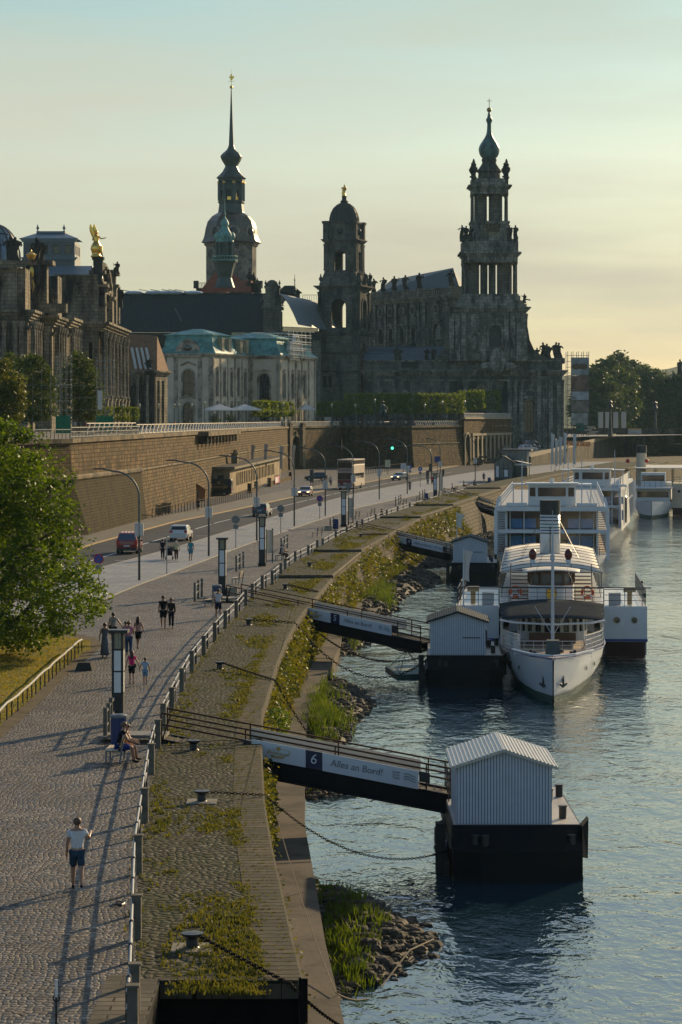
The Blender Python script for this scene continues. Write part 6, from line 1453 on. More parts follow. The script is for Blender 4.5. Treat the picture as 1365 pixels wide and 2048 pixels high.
# ---- white saloon ships ----
bluew=mat('blue tinted glass',(.04,.20,.42),.1,var=.2,vs=.4,spec=.8)
def saloon(name,label,loc,rz,L=70,w=5.4,wing=False):
    t=thing(name,label,'ship',loc,rz); P=hull(t,L,w,1.9,full=.12,n=16,rake=.8,green=False)
    z1,z2,z3=1.9,4.05,6.2
    y0=6
    m=MB(); 
    for a,b,c in ((z1,z2,0),(z2+.35,z3,0)): m.box(-w+1.0,w-1.0,y0+1.2,L-6,a,b)
    m.build('saloon_glass',glassd,t); 
    m=MB(); 
    for x in (-3.4,-2.1,-.8,.8,2.1,3.4):
        if abs(x)>1: m.box(x-.55,x+.55,y0+1.12,y0+1.18,z2+.45,z3-.8); m.box(x-.55,x+.55,y0+1.12,y0+1.18,z1+.6,z2-.3)
    m.build('blue_blinds',bluew,t)
    m=MB(); m.box(-w,w,y0-.6,L-4,z2,z2+.35); m.box(-w,w,y0-1.0,L-4,z3,z3+.4)
    for sg in (-1,1):
        m.box(sg*w-.16,sg*w+.16,y0-.9,y0-.5,1.5,z3); m.add([(sg*w-.15,y0-.9,z3),(sg*w+.15,y0-.9,z3),(sg*(w-.3)+.15,y0+.5,z3+1.3),(sg*(w-.3)-.15,y0+.5,z3+1.3),(sg*w-.15,y0-.4,z3),(sg*w+.15,y0-.4,z3),(sg*(w-.3)+.15,y0+1,z3+1.3),(sg*(w-.3)-.15,y0+1,z3+1.3)],[(0,1,2,3),(1,5,6,2),(4,0,3,7)])
        for x in (2.7,4.05): m.box(sg*x-.06,sg*x+.06,y0+1.0,y0+1.12,z1,z3)
        m.box(sg*(w-1)-.1,sg*(w-1)+.1,y0,y0+1.2,z1,z3)
        for k in range(10): m.box(sg*w-.1,sg*w+.1,y0+6+k*6,y0+6.3+k*6,1.5,z3)
    m.box(-.1,.1,y0+1,y0+1.12,z1,z3); m.build('white_frame',wp,t)
    m=MB()
    for sg in (-1,1):
        for k in range(9): m.box(sg*(w-.55)-.35,sg*(w-.55)+.35,y0+k*.3,y0+.25+k*.3,z2+.4+k*.21,z2+.45+k*.21)
        for k in range(9): m.box(sg*(w-.55)-.35,sg*(w-.55)+.35,y0+k*.3,y0+.25+k*.3,z1+.1+k*.21,z1+.15+k*.21)
    m.build('side_stair',brn,t)
    m=MB(); wz=z3+.4; m.box(-w+.3,w-.3,y0-.6,L-5,wz,wz+.05); m.build('sun_deck',deckm,t)
    m=MB(); m.box(-2.3,2.3,y0+2,y0+5,wz,wz+2.1); m.box(-2.6,2.6,y0+1.6,y0+5.4,wz+2.1,wz+2.25); m.box(-3.9,3.9,y0+4,y0+8,wz+2.0,wz+2.1)
    for sg in (-1,1): m.bar((sg*3.8,y0+4.2,wz),(sg*3.8,y0+4.2,wz+2),.12); m.box(sg*3.4-1,sg*3.4+1,y0+.3,y0+1.2,wz+.05,wz+.35)
    wh_=m.build('wheelhouse',wp,t); m=MB(); m.box(-1.35,1.35,y0+1.95,y0+2,wz+.95,wz+1.8); m.box(-2.15,-1.6,y0+1.95,y0+2,wz+.95,wz+1.8); m.box(1.6,2.15,y0+1.95,y0+2,wz+.95,wz+1.8); m.build('windscreen',glassd,wh_)
    m=MB(); 
    for sg in (-1,1): rail(m,[(sg*(w-.4),y0-.3,wz),(sg*(w-.4),L-6,wz)],1.0,2.2,.03,2); m.tube([(sg*2.9,y0+1,wz),(sg*2.9,y0+1,wz+4.6)],[.08,.04],6)
    m.cyl(0,y0+3,wz+2.25,wz+2.7,.2,n=8); m.build('railing_and_masts',wp,t)
    m=MB(); rail(m,[(-w*.85,4.5,1.9),(0,.6,2.2),(w*.85,4.5,1.9)],.9,.8,.03,2); m.build('bow_railing',dark,t)
    if wing:
        m=MB(); m.smooth=True; pr=[]
        vs=[];fs=[]; n=14
        for i in range(n+1):
            y=4+i*2.3; top=z3+1.6*math.sin(min(1,i/5)*PI/2)
            for z in (1.2,top): vs.append((w+.12+.25*math.sin(z*.5),y,z))
        for i in range(n): fs.append((2*i,2*i+2,2*i+3,2*i+1))
        m.add(vs,fs); m.build('side_screen',wp,t)
        m=MB(); m.torus((w+.45,14,3.6),1.0,.12,14,5,Matrix.Diagonal((1,1,1.6)).to_3x3()@Matrix.Rotation(R(90),3,'Y')); m.build('side_arch',black,t)
    return t
saloon('saloon_ship','modern white saloon ship with blue windows directly behind the paddle steamer',(19.9,246,WZ),-R(5))
saloon('saloon_ship','second white saloon ship with a tall curved white side screen farther up the river',(30.3,318,WZ),-R(8.2),60,3.6,True)
# far steamer with cream paddle box
fs_=thing('paddle_steamer','distant pale paddle steamer with cream paddle box near the stone bridge','ship',(47.2,395,WZ),-R(8)); P=hull(fs_,55,3.0,2.2,full=.2,n=14,rake=.4)
m=MB(); m.box(2.9,6.6,12,24,1.0,5.0); m.build('paddle_box',mat('cream paint',(.52,.46,.33),.5,var=.08),fs_); m=MB(); m.box(2.8,6.7,11.9,24.1,.9,1.2); m.box(3,6.4,12,24,.1,.9); m.build('paddle_box_base',MATS['sponson red'],fs_)
m=MB(); m.sph(4,11.95,3.8,.22); m.sph(5.6,11.95,3.8,.22); m.build('portholes',black,fs_)
m=MB(); m.box(-2.6,2.6,10,45,2.2,4.3); m.box(-3.1,3.1,8,48,4.3,4.5); m.box(-1.9,1.9,12,16,4.5,6.7); m.build('deckhouse',wp,fs_); m=MB(); m.box(-1.7,1.7,11.93,12,5.4,6.3); m.box(-2.4,2.4,9.93,10,2.9,3.8); m.build('windows',glassd,fs_)
m=MB(); m.box(-3.2,5.6,18,46,7.2,7.35); m.build('awning',tarpw,fs_); m=MB(); rail(m,[(-3,8.2,4.5),(3,8.2,4.5)],1,.8,.03,2); rail(m,[(2.9,12,5),(6.5,12,5),(6.5,24,5)],1,1,.03,2)
for x in (-2.8,0,2.8,5.3):
    for y in (19,30,44): m.bar((x,y,4.5),(x,y,7.2),.1)
m.build('railings',dark,fs_)
m=MB(); m.cyl(-2.2,26,4.5,9.6,.85,.8,14); fu=m.build('funnel',mat('cream paint',(1,1,1)),fs_); m=MB(); m.cyl(-2.2,26,9.6,10.8,.86,n=14); m.build('funnel_top',black,fu); m=MB(); m.sph(-4.2,20,8.4,.34); m.sph(-1.2,20,8.4,.34); m.build('ventilator',red,fs_)
gf=thing('national_flag','black red and gold flag drooping from a short slanted staff on the far steamer','flag',(54.5,400,WZ+4.6))
for k,c in enumerate(((.01,.01,.01),(.5,.02,.02),(.75,.45,.03))): m=MB(); m.box(.1+k*.55,.65+k*.55,0,.05,.2-k*.5,3.4-k*.6); m.build('stripe',mat('stripe %d'%k,c,.8,var=.1),gf)
m=MB(); m.bar((0,0,-1.5),(.2,0,4),.08); m.build('staff',wood,gf)
# moored float
fl=thing('work_float','small flat green grating raft floating beside the second pontoon','raft',(*G(771,1352,WZ).xy,WZ)); c=fl.location
m=MB(); p=[Vector((G(a,b,WZ)-c)) for a,b in ((771,1340),(838,1337),(858,1355),(795,1357))]; pp=[(q.x,q.y) for q in p]; m.prism(pp,-.1,.22); m.build('pontoon_body',mat('raft green',(.05,.11,.085),.5,var=.2),fl)
m=MB(); m.prism(pp,.22,.26,.9); m.build('grating',mat('raft top',(.22,.30,.27),.6,var=.2,vs=6),fl)
m=MB(); a=Vector((p[0]+p[1]+p[2]+p[3])/4)
for q in p: m.tube([tuple(q*.8+a*.2+Vector((0,0,.25))),(a.x,a.y+1,1.3)],.02,4)
m.build('lifting_chain',rust,fl)
# ---- bollards and chains ----
def chain_pts(pts,sag,n=14):
    out=[]
    for (a,b),s in zip(zip(pts,pts[1:]),sag):
        a=Vector(a);b=Vector(b)
        for i in range(n+(1 if b==Vector(pts[-1]) else 0)): f=i/n; p=a.lerp(b,f); p.z-=4*s*f*(1-f); out.append(p)
    return out
def resample(P,st):
    out=[P[0]];acc=0
    for a,b in zip(P,P[1:]):
        L=(b-a).length; d=st-acc
        while d<=L: out.append(a.lerp(b,d/L)); d+=st
        acc=L-(d-st)
    return out
chm=mat('tarred chain',(.02,.016,.013),.75,var=.4,vs=9,spec=.05)
def bollard(px,py,label,chain=None,sag=(0.,.4),plate=True,link=.11):
    c=G(px,py,quayz(G(px,py).y)); t=thing('mooring_bollard',label,'bollard',c,0,'mooring bollards on the quay')
    m=MB(); m.lathe(0,0,[(.2,0),(.14,.05),(.13,.22),(.24,.30),(.25,.34),(0,.36)],12); m.build('head',black,t)
    if plate: m=MB(); m.box(-.45,.45,-.5,.5,.0,.03); m.build('base_plate',mat('concrete plate',(.24,.22,.18),.8,var=.2),t)
    if chain:
        P=chain_pts([c+Vector((.1,0,.3))]+[Vector(q) for q in chain],sag); Q=resample(P,link*1.45); m=MB()
        for i,(a,b) in enumerate(zip(Q,Q[1:])):
            d=(b-a).normalized(); q=d.to_track_quat('X','Z').to_matrix()
            M=q@Matrix.Rotation(R(90*(i%2)),3,'X')@Matrix.Diagonal((1.35,.8,1)).to_3x3(); m.torus(tuple((a+b)/2),link*.62,link*.2,8,4,M)
        k=m.build('mooring_chain',chm); tag(k,label.replace('bollard','chain').replace('squat black ','')+' running out','chain',None)
        return t,k
    return t,None
def labl(t,k,s):
    if k: k['label']=s
E=lambda px,py:G(px,py,.06+quayz(G(px,py).y))
W_=lambda x,y,z:(x,y,z)
t,k=bollard(385,1897,'squat black bollard on a plate nearest the dark pit',[E(580,1968),G(720,2070,-2.4)],(.0,.12),True,.085); labl(t,k,'heavy chain crossing the pit corner from the nearest bollard')
t,k=bollard(404,1604,'squat black bollard on a plate below gangway six',[E(531,1590),Vector((3.7,86,-2.7))],(-.0,1.0),True,.075); labl(t,k,'long sagging chain over the water to the nearest pontoon')
t,k=bollard(440,1338,'squat black bollard at the quay above the round bush',[E(550,1360),G(625,1478,-2.6)],(.02,.1),False,.10); labl(t,k,'taut chain running down from the quay to the lower path under gangway six')
t,k=bollard(498,1250,'squat black bollard just below gangway five',[E(590,1245),Vector((5.1,150,-2.3))],(.0,2.0),False,.13); labl(t,k,'sagging chain from below gangway five to the second pontoon')
t,k=bollard(388,1500,'squat black bollard close to the foot of gangway six',None,plate=False)
t,k=bollard(571,1178,'squat black bollard beyond gangway five on the weedy strip',[E(635,1183),G(700,1240,-2.6)],(.0,.3),False,.14); labl(t,k,'chain dropping over the wall beyond gangway five')
t,k=bollard(722,1075,'squat black bollard next to gangway four',[E(775,1068),G(850,1128,-2.6)],(0,.5),False,.2); labl(t,k,'chain dropping over the wall by gangway four')
t,k=bollard(620,1133,'small black bollard in the middle of the stepped quay',None,plate=False)
for i,(a,b,sg,lb) in enumerate([((625,1255,-1.5),(5.1,149,-2.0),1.1,'lower sagging chain under gangway five'),((700,1215,-1.5),(5.3,153,-2.0),1.2,'third sagging chain behind gangway five')]):
    P=chain_pts([G(*a),Vector(b)],(sg,)); Q=resample(P,.19); m=MB()
    for j,(p,q) in enumerate(zip(Q,Q[1:])): d=(q-p).normalized(); M=d.to_track_quat('X','Z').to_matrix()@Matrix.Rotation(R(90*(j%2)),3,'X')@Matrix.Diagonal((1.35,.8,1)).to_3x3(); m.torus(tuple((p+q)/2),.08,.026,8,4,M)
    tag(m.build('mooring_chain',chm),lb,'chain')
rp=MB(); rp.tube(chain_pts([G(545,1600,-.4),G(672,1985,-2.9),G(738,1996,WZ+.1)],(.3,.1)),.016,4); tag(rp.build('mooring_rope',mat('pale rope',(.30,.25,.17),.8,var=.2)),'thin rope trailing down the quay wall over the lower path into the water','rope')
rp=MB(); rp.tube([G(762,1975,WZ+.15),G(820,1900,WZ+.6),G(868,1878,WZ+.3)],.02,4); tag(rp.build('driftwood_stick',MATS['pale rope']),'bent pale stick lying over the tip of the nearest gravel bank','stick')
# ================= PROMENADE FURNITURE =================
stonep=mat('fence post stone',(.15,.135,.105),.8,var=.3,vs=4)
rails=mat('fence rail steel',(.16,.17,.18),.45,metal=.3,var=.15)
# fences: stretches between the gangway gaps; px list of post feet
def promenade_fence(lst,label,every=3,hp=.95,wide=.20):
    t=thing('promenade_fence',label,'fence',(0,0,0)); P=[G(a,b) for a,b in lst]; Q=[]
    for a,b in zip(P,P[1:]):
        for k in range(every): Q.append((a.lerp(b,k/every),k==0))
    Q.append((P[-1],True))
    for q,big in Q:
        m=MB()
        if big: m.cb(q.x,q.y,-.1,hp,wide,wide); m.cb(q.x,q.y,hp,hp+.04,wide+.05,wide+.05)
        else: m.cb(q.x-.10,q.y,0,.86,.10,.12); m.sph(q.x-.10,q.y,.86,.055,(1,1,.8),6,4)
        m.build('post',stonep if big else dark,t)
    for h,nm in ((.83,'rail'),(.5,'rail')):
        m=MB(); m.tube([(q.x-.10,q.y,h) for q,b in Q],.038,6); m.build(nm,rails,t)
    return t
promenade_fence([(266,2075),(270,2048-20),(274,1878),(277,1747),(290,1645),(303,1548),(316,1495)],'longest near stretch of post and rail fence from the bottom edge to gangway six')
promenade_fence([(327,1460),(344,1425),(364,1383),(384,1345),(408,1312),(430,1283),(451,1257),(473,1235),(492,1211)],'post and rail fence curving between gangway six and gangway five',2)
promenade_fence([(505,1198),(525,1180),(545,1169),(562,1153)],'short post and rail fence just beyond the foot of gangway five',2)
promenade_fence([(571,1143),(591,1127),(617,1114),(635,1103)],'post and rail fence stretch beside the seated couple',2)
promenade_fence([(646,1099),(672,1083),(694,1072),(714,1061)],'post and rail fence stretch ending at gangway four',2)
promenade_fence([(725,1057),(752,1046),(774,1037),(796,1029),(820,1021),(849,1013)],'long far post and rail fence beyond gangway four',2)
promenade_fence([(859,1010),(878,1003),(891,997)],'short fence stretch at the foot of gangway three',2)
promenade_fence([(900,999),(930,989),(958,982)],'fence stretch behind the dark clothed sitters beyond gangway three',2)
promenade_fence([(969,980),(990,975),(1009,971)],'fence stretch left of the ticket kiosk',2)
promenade_fence([(1024,968),(1050,963),(1080,957),(1110,950)],'fence stretch in front of the ticket kiosk',2)
def bike_rack(lst,label):
    t=thing('barrier_posts',label,'barrier',(0,0,0),0,'short barriers of upright posts'); P=[G(a,b) for a,b in lst]
    for p in P: m=MB(); m.cb(p.x,p.y,0,1.2,.14,.12); m.build('post',stonep,t)
    m=MB(); 
    for a,b in zip(P,P[1:]):
        for h in (.5,1.0): m.bar(a+Vector((0,0,h)),b+Vector((0,0,h)),.06)
    m.build('rail',rails,t); return t
bike_rack([(211,1482),(217,1472),(222,1460),(230,1447)],'row of upright posts behind the nearest bench')
bike_rack([(390,1203),(397,1198),(404,1194)],'row of upright posts left of the bench by gangway five')
bike_rack([(473,1143),(480,1139),(487,1134)],'row of upright posts in front of the second light column')
bike_rack([(563,1104),(569,1100),(575,1096)],'row of upright posts behind the seated couple')
bike_rack([(661,1060),(667,1056)],'row of upright posts beside the blue bin at gangway four')
bike_rack([(792,1012),(798,1009),(802,1007)],'row of upright posts near the two white benches')
bike_rack([(840,1000),(846,997),(850,995)],'row of upright posts left of the far blue bin')
# light columns
lampg=mat('lamp lantern glass',(.38,.36,.24),.2,var=.1,spec=.6)
panelw=mat('light panel',(.70,.70,.68),.35,var=.02)
def column(px,py,h,w,label):
    c=G(px,py); t=thing('light_column',label,'light column',c,R(-3),'lantern topped light columns'); a=w/2
    m=MB(); m.box(-a-.05,a+.05,-a-.05,a+.05,0,.25); m.build('plinth',sandd,t)
    m=MB(); m.box(-a,a,-a,a,.25,h*.32); m.box(-a+.03,a-.03,-a+.03,a-.03,h*.32,h*.79); 
    for sx in (-1,1):
        for sy in (-1,1): m.cb(sx*(a-.04),sy*(a-.04),h*.32,h-.12,.09,.09)
    for z in (h*.32,h*.55,h*.785): m.box(-a-.005,a+.005,-a-.005,a+.005,z,z+.05)
    m.box(-a-.12,a+.18,-a-.1,a+.1,h-.12,h); m.build('frame',black,t)
    for z0,z1 in ((h*.335,h*.55-.0),(h*.55+.06,h*.78)):
        m=MB(); m.box(-a+.07,a-.07,-a-.003,-a+.02,z0,z1); m.box(a-.02,a+.003,-a+.07,a-.07,z0,z1); m.build('light_panel',panelw,t)
    m=MB(); m.box(-a+.07,a-.07,-a+.07,a-.07,h*.8,h-.13); l=m.build('lantern',lampg,t)
    m=MB(); m.cyl(0,-a+.05,h*.82,h-.2,.025,n=6); m.box(-a+.07,a-.07,-a+.062,-a+.07,h*.86,h*.865); m.build('tube',steel,l); return t
column(237,1447,3.55,.43,'nearest tall light column beside the bench with the seated man')
column(445,1190,3.75,.48,'second light column next to the man walking along the fence')
column(525,1132,3.9,.50,'third light column near the couple on the bench')
column(688,1053,3.8,.55,'fourth light column at the foot of gangway four')
column(871,996,3.6,.58,'fifth light column at the foot of gangway three')
# benches
bw=mat('bench slats',(.52,.42,.28),.6,var=.2,vs=5)
def bench(loc,rz,label,group='slatted benches on the promenade'):
    t=thing('bench',label,'bench',loc,rz,group)
    m=MB(); 
    for k in range(5): m.box(-.75,.75,-.02+k*.09,.05+k*.09,.42,.45)
    m.build('seat',bw,t); m=MB()
    for k in range(5): m.add([(-.75,.46+k*.025,.5+k*.085),(.75,.46+k*.025,.5+k*.085),(.75,.48+k*.025,.56+k*.085),(-.75,.48+k*.025,.56+k*.085),(-.75,.49+k*.025,.5+k*.085),(.75,.49+k*.025,.5+k*.085),(.75,.51+k*.025,.56+k*.085),(-.75,.51+k*.025,.56+k*.085)],[(0,1,2,3),(7,6,5,4),(3,2,6,7),(0,4,5,1)])
    m.build('backrest',bw,t)
    for x in (-.6,.6): m=MB(); m.bar((x,.02,0),(x,.02,.42),.06); m.bar((x,.02,.4),(x,.5,.4),.05); m.bar((x,.48,0),(x,.6,.95),.06); m.build('leg',rails,t)
    return t
bn=[((216,1522),R(-92),'nearest bench carrying the man in blue shorts beside the blue bin'),((417,1212),R(-108),'empty pale bench left of the man walking along the fence'),((468,1168),R(-100),'empty pale bench at the foot of gangway five'),((553,1120),R(-95),'bench under the seated couple'),((630,1073),R(-110),'empty white bench to the left of the fourth light column'),((707,1038),R(-110),'white bench right of the fourth light column'),((738,1032),R(-110),'white bench to the right of the first far one'),((803,1012),R(-110),'white bench left of the pair before the far blue bin'),((829,1005),R(-110),'white bench right of the pair before the far blue bin'),((906,983),R(-110),'far bench carrying a sitting person in light clothes'),((930,978),R(-110),'far bench carrying a person in black')]
for (px,py),rz,lb in bn: bench(G(px,py),rz,lb)
navyb=mat('bin blue',(.012,.03,.12),.4,var=.1)
def binn(px,py,label,s=1.0):
    c=G(px,py); t=thing('litter_bin',label,'litter bin',c,0,'blue litter bins'); m=MB(); m.cyl(0,0,.02,.98*s,.29,n=16); m.build('drum',navyb,t); m=MB(); m.lathe(0,0,[(.31,.98*s),(.31,1.05*s),(.24,1.09*s),(.12,1.09*s),(.11,.95*s)],16); m.build('lid_ring',rails,t)
binn(238,1490,'blue litter bin with a pale ring lid behind the nearest bench'); binn(434,1204,'dark blue litter bin by the man walking along the fence'); binn(672,1058,'blue litter bin at the foot of gangway four'); binn(853,1001,'blue litter bin near gangway three'); binn(979,967,'blue litter bin left of the ticket kiosk')
for px,py,lb in ((657,1061,'stone block seat beside the bin near gangway four'),(849,1004,'stone block seat beside the bin near gangway three'),(464,1190,'low stone block seat by the second light column')): 
    c=G(px,py); m=MB(); m.cb(0,0,0,.5,.75,.5); tag(m.build('stone_block',mat('block stone',(.34,.28,.19),.8,var=.2,vs=3),None,c,bevel=.03),lb,'stone seat')
# street lamps with curved arm
galv=mat('lamp pole grey',(.10,.115,.12),.4,metal=.6,var=.1)
cabw=mat('pole cabinet',(.55,.52,.46),.5,var=.08)
def street_lamp(px,py,pytop,arm,label,box=True,dx=None):
    c=G(px,py); t_=c.y/F; h=(py-pytop)*t_; t=thing('street_lamp',label,'street lamp',c,0,'curved arm street lamps'); s=arm*t_
    P=[(0,0,0),(0,0,h*.45),(0,0,h*.74)]+[(-s*(1-math.cos(a*PI/16))*.62*0-(s*.55)*(1-math.cos(a*PI/16)),0,h*.74+h*.235*math.sin(a*PI/16)) for a in range(1,9)]+[(-s*.82,0,h*1.0-.02)]
    m=MB(); m.smooth=True; m.tube(P,[.09,.08,.075]+[.065]*8+[.05],8); m.build('pole',galv,t)
    m=MB(); m.box(-s*1.0,-s*.74,-.12,.12,h*1.0-.08,h*1.0+.03); m.build('lamp_head',dark,t)
    if box: m=MB(); m.box(-.30,-.02,-.28,-.06,h*.40,h*.52); m.box(.03,.30,-.28,-.06,h*.41,h*.515); m.build('cabinet',cabw,t)
    return t
SL=[(279,1163,937,92,'nearest curved street lamp standing left between footway and road'),(418,1114,920,85,'second curved street lamp near the pedestrians with the pram'),(514,1083,911,75,'third curved street lamp behind the blue hatchback'),(589,1054,901,60,'fourth curved street lamp in front of the maroon car'),(651,1033,895,58,'fifth curved street lamp left of the bus'),(707,1015,890,52,'sixth curved street lamp crossing the side of the bus'),(759,1000,881,50,'seventh curved street lamp right of the bus'),(815,989,877,48,'eighth curved street lamp beside the traffic signal'),(951,967,869,38,'tenth curved street lamp in front of the portal on the bastion'),(881,972,877,30,'ninth curved street lamp near the walking couple'),(1115,925,858,30,'curved street lamp above the ramp to the bridge left of the flags'),(1278,905,863,26,'curved street lamp on the stone bridge at the right')]
for a in SL[:10]: street_lamp(*a)
def z_lamp(px,py,pytop,arm,z,label):
    c=G(px,py,z); o=street_lamp(px,py,pytop,arm,label,False); o.location=c; k=c.y/G(px,py).y; o.scale=(k,k,k)
z_lamp(1115,925,870,34,1.5,SL[10][4]); z_lamp(1278,905,863,30,3,SL[11][4])
# signs on thin posts
def sign_post(px,py,pytop,kind,label):
    c=G(px,py); t_=c.y/F; h=(py-pytop)*t_; t=thing('road_sign',label,'road sign',c); m=MB(); m.tube([(0,0,0),(0,0,h)],.045,6); m.build('pole',steel,t)
    if kind in ('back','nostop','blue'):
        m=MB(); m.M=Matrix.Translation((0,-.06,h-.35))@Matrix.Rotation(R(90),4,'X'); m.cyl(0,0,-.01,.01,.36,n=20); d=m.build('disc',{'back':mat('sign back grey',(.16,.17,.17),.5,metal=.4,var=.1),'nostop':mat('sign blue',(.02,.07,.35),.4,var=0),'blue':mat('sign blue',(.02,.07,.35),.4,var=0)}[kind],t)
        if kind=='nostop': m=MB(); m.torus((0,-.075,h-.35),.33,.035,20,4,Matrix.Rotation(R(90),3,'X')); m.bar((-.23,-.08,h-.12),(.23,-.08,h-.58),.07,.02); m.bar((.23,-.08,h-.12),(-.23,-.08,h-.58),.07,.02); m.build('cross',mat('sign red',(.5,.03,.02),.4,var=0),d)
        if kind=='blue': m=MB(); m.ext([(-.05,h-.55),(.05,h-.55),(.05,h-.3),(.13,h-.3),(0,h-.12),(-.13,h-.3),(-.05,h-.3)],-.09,-.075); m.build('arrow',signw,d)
        m=MB(); m.box(-.22,.22,-.07,-.04,h-1.2,h-.8); m.build('lower_plate',MATS['sign back grey'] if kind=='back' else mat('sign back grey',(.16,.17,.17),.5,metal=.4,var=.1),t)
    return t
mat('sign back grey',(.16,.17,.17),.5,metal=.4,var=.1)
sign_post(198,1164,1108,'nostop','round no stopping sign beside the big tree'); sign_post(334,1150,1066,'none','thin grey pole next to the pram'); sign_post(472,1098,1031,'back','sign seen from behind between the second and third lamps'); sign_post(562,1068,1010,'back','sign seen from behind between the third and fourth lamps'); sign_post(640,1040,991,'nostop','round blue and red no stopping sign in front of the bus'); sign_post(697,1020,966,'back','sign seen from behind under the sixth lamp'); sign_post(820,983,930,'blue','round blue arrow sign near the far white car'); sign_post(841,975,934,'blue','round blue walkers sign by the traffic signal mast'); 
# information boards edge-on
for px,py,pt,lb in ((539,1126,1060,'tall narrow information board by the third light column'),(702,1050,996,'tall information board by the fourth light column'),(882,992,948,'tall information board by the fifth light column')):
    c=G(px,py); h=(py-pt)*c.y/F; t=thing('information_board',lb,'sign board',c,R(62)); m=MB(); m.box(-.5,.5,-.03,.03,.8,h); m.build('panel',mat('board panel',(.22,.23,.22),.4,var=.3,vs=2),t); m=MB(); m.bar((-.53,0,0),(-.53,0,h+.1),.09); m.bar((.53,0,0),(.53,0,h+.1),.09); m.build('posts',dark,t)
# traffic signal on mast
c=G(864,968); ts=thing('traffic_signal','traffic signal showing green on a long mast arm over the road','traffic light',c); k=c.y/F
m=MB(); m.smooth=True; m.tube([(0,0,0),(0,0,4.6),(-.3,0,6),(-1.5,0,6.7),(-4,0,6.75),((785-864)*k-3.5,0,6.8)],[.12,.11,.1,.08,.07,.05],8); m.build('mast',galv,ts)
gx=(785-864)*k
m=MB(); m.box(gx-.38,gx+.38,-.25,.1,6.0,7.6); hd=m.build('signal_head',black,ts); m=MB(); m.sph(gx,-.3,6.35,.20); m.build('green_light',emitmat('green lamp',(.05,1.0,.35),6),hd)
m=MB(); m.sph(gx,-.24,6.85,.2); m.sph(gx,-.24,7.3,.2); m.build('unlit_lights',mat('unlit lens',(.03,.01,.005),.3,var=0),hd)
m=MB(); m.box(-.5,.0,-.2,.1,2.2,3.6); m.box(-1.0,-.5,-.2,.1,1.0,2.4); m.build('signal_box',black,ts)
# guide rail along the lawn
t=thing('handrail','low handrail with thin black uprights descending along the lawn','handrail'); 
HR=[(0,1450,1423),(14,1440,1408),(24,1432,1402),(36,1423,1393),(46,1412,1383),(55,1404,1376),(64,1396,1368),(72,1389,1360),(81,1380,1351),(90,1373,1343),(98,1365,1338),(105,1358,1330),(113,1352,1323),(120,1343,1317),(129,1338,1310),(136,1331,1303),(143,1325,1298),(150,1319,1291),(157,1312,1285),(164,1305,1281)]
P=[]
m=MB()
for px,py,pt in HR:
    c=G(px,py); h=(py-pt)*c.y/F*1.08; m.tube([c,c+Vector((0,0,h))],.03,5); P.append(c+Vector((0,0,h)))
m.build('uprights',black,t); m=MB(); m.tube([P[0]+(P[0]-P[1])*2]+P,.045,6); m.build('rail',mat('rail pale',(.45,.42,.35),.4,metal=.3,var=.1),t)
c=G(150,1341); m=MB(); m.prism([(0,0),(.8,-.1),(.9,.6),(.1,.7)],0,.35,.7); tag(m.build('stone_block',sandd,None,c),'lone dark boulder at the edge of the lawn','boulder')
c=G(19,1290); t=thing('park_lamp_post','green cast iron lamp post foot under the big tree','lamp post',c); m=MB(); m.lathe(0,0,[(.18,0),(.12,.5),(.14,.55),(.09,.7),(.07,1.6),(.06,4.2)],8); m.build('post',mat('lamp green',(.05,.09,.07),.5),t); m=MB(); m.lathe(0,0,[(.15,4.2),(.25,4.7),(.05,4.9)],6); m.build('lantern',lampg,t)
# white arrow stick at bottom, loose iron ring
c=G(113,2060); t=thing('marker_pole','slim pole with white tip and a ring poking into the bottom left corner','pole',c); m=MB(); m.tube([(0,0,0),(0,0,.62)],.022,6); m.build('shaft',black,t); m=MB(); m.tube([(0,0,.62),(0,0,.95)],.024,6); m.build('tip',white,t); m=MB(); m.torus((.0,0,.6),.06,.012,12,4,Matrix.Rotation(R(90),3,'X')); m.build('ring',black,t)
c=G(238,1809); m=MB(); m.torus((0,0,.03),.13,.025,14,5,Matrix.Diagonal((1,1.6,1)).to_3x3()); tag(m.build('iron_ring',black,None,c),'oval iron ring lying on the setts by the fence','iron ring')
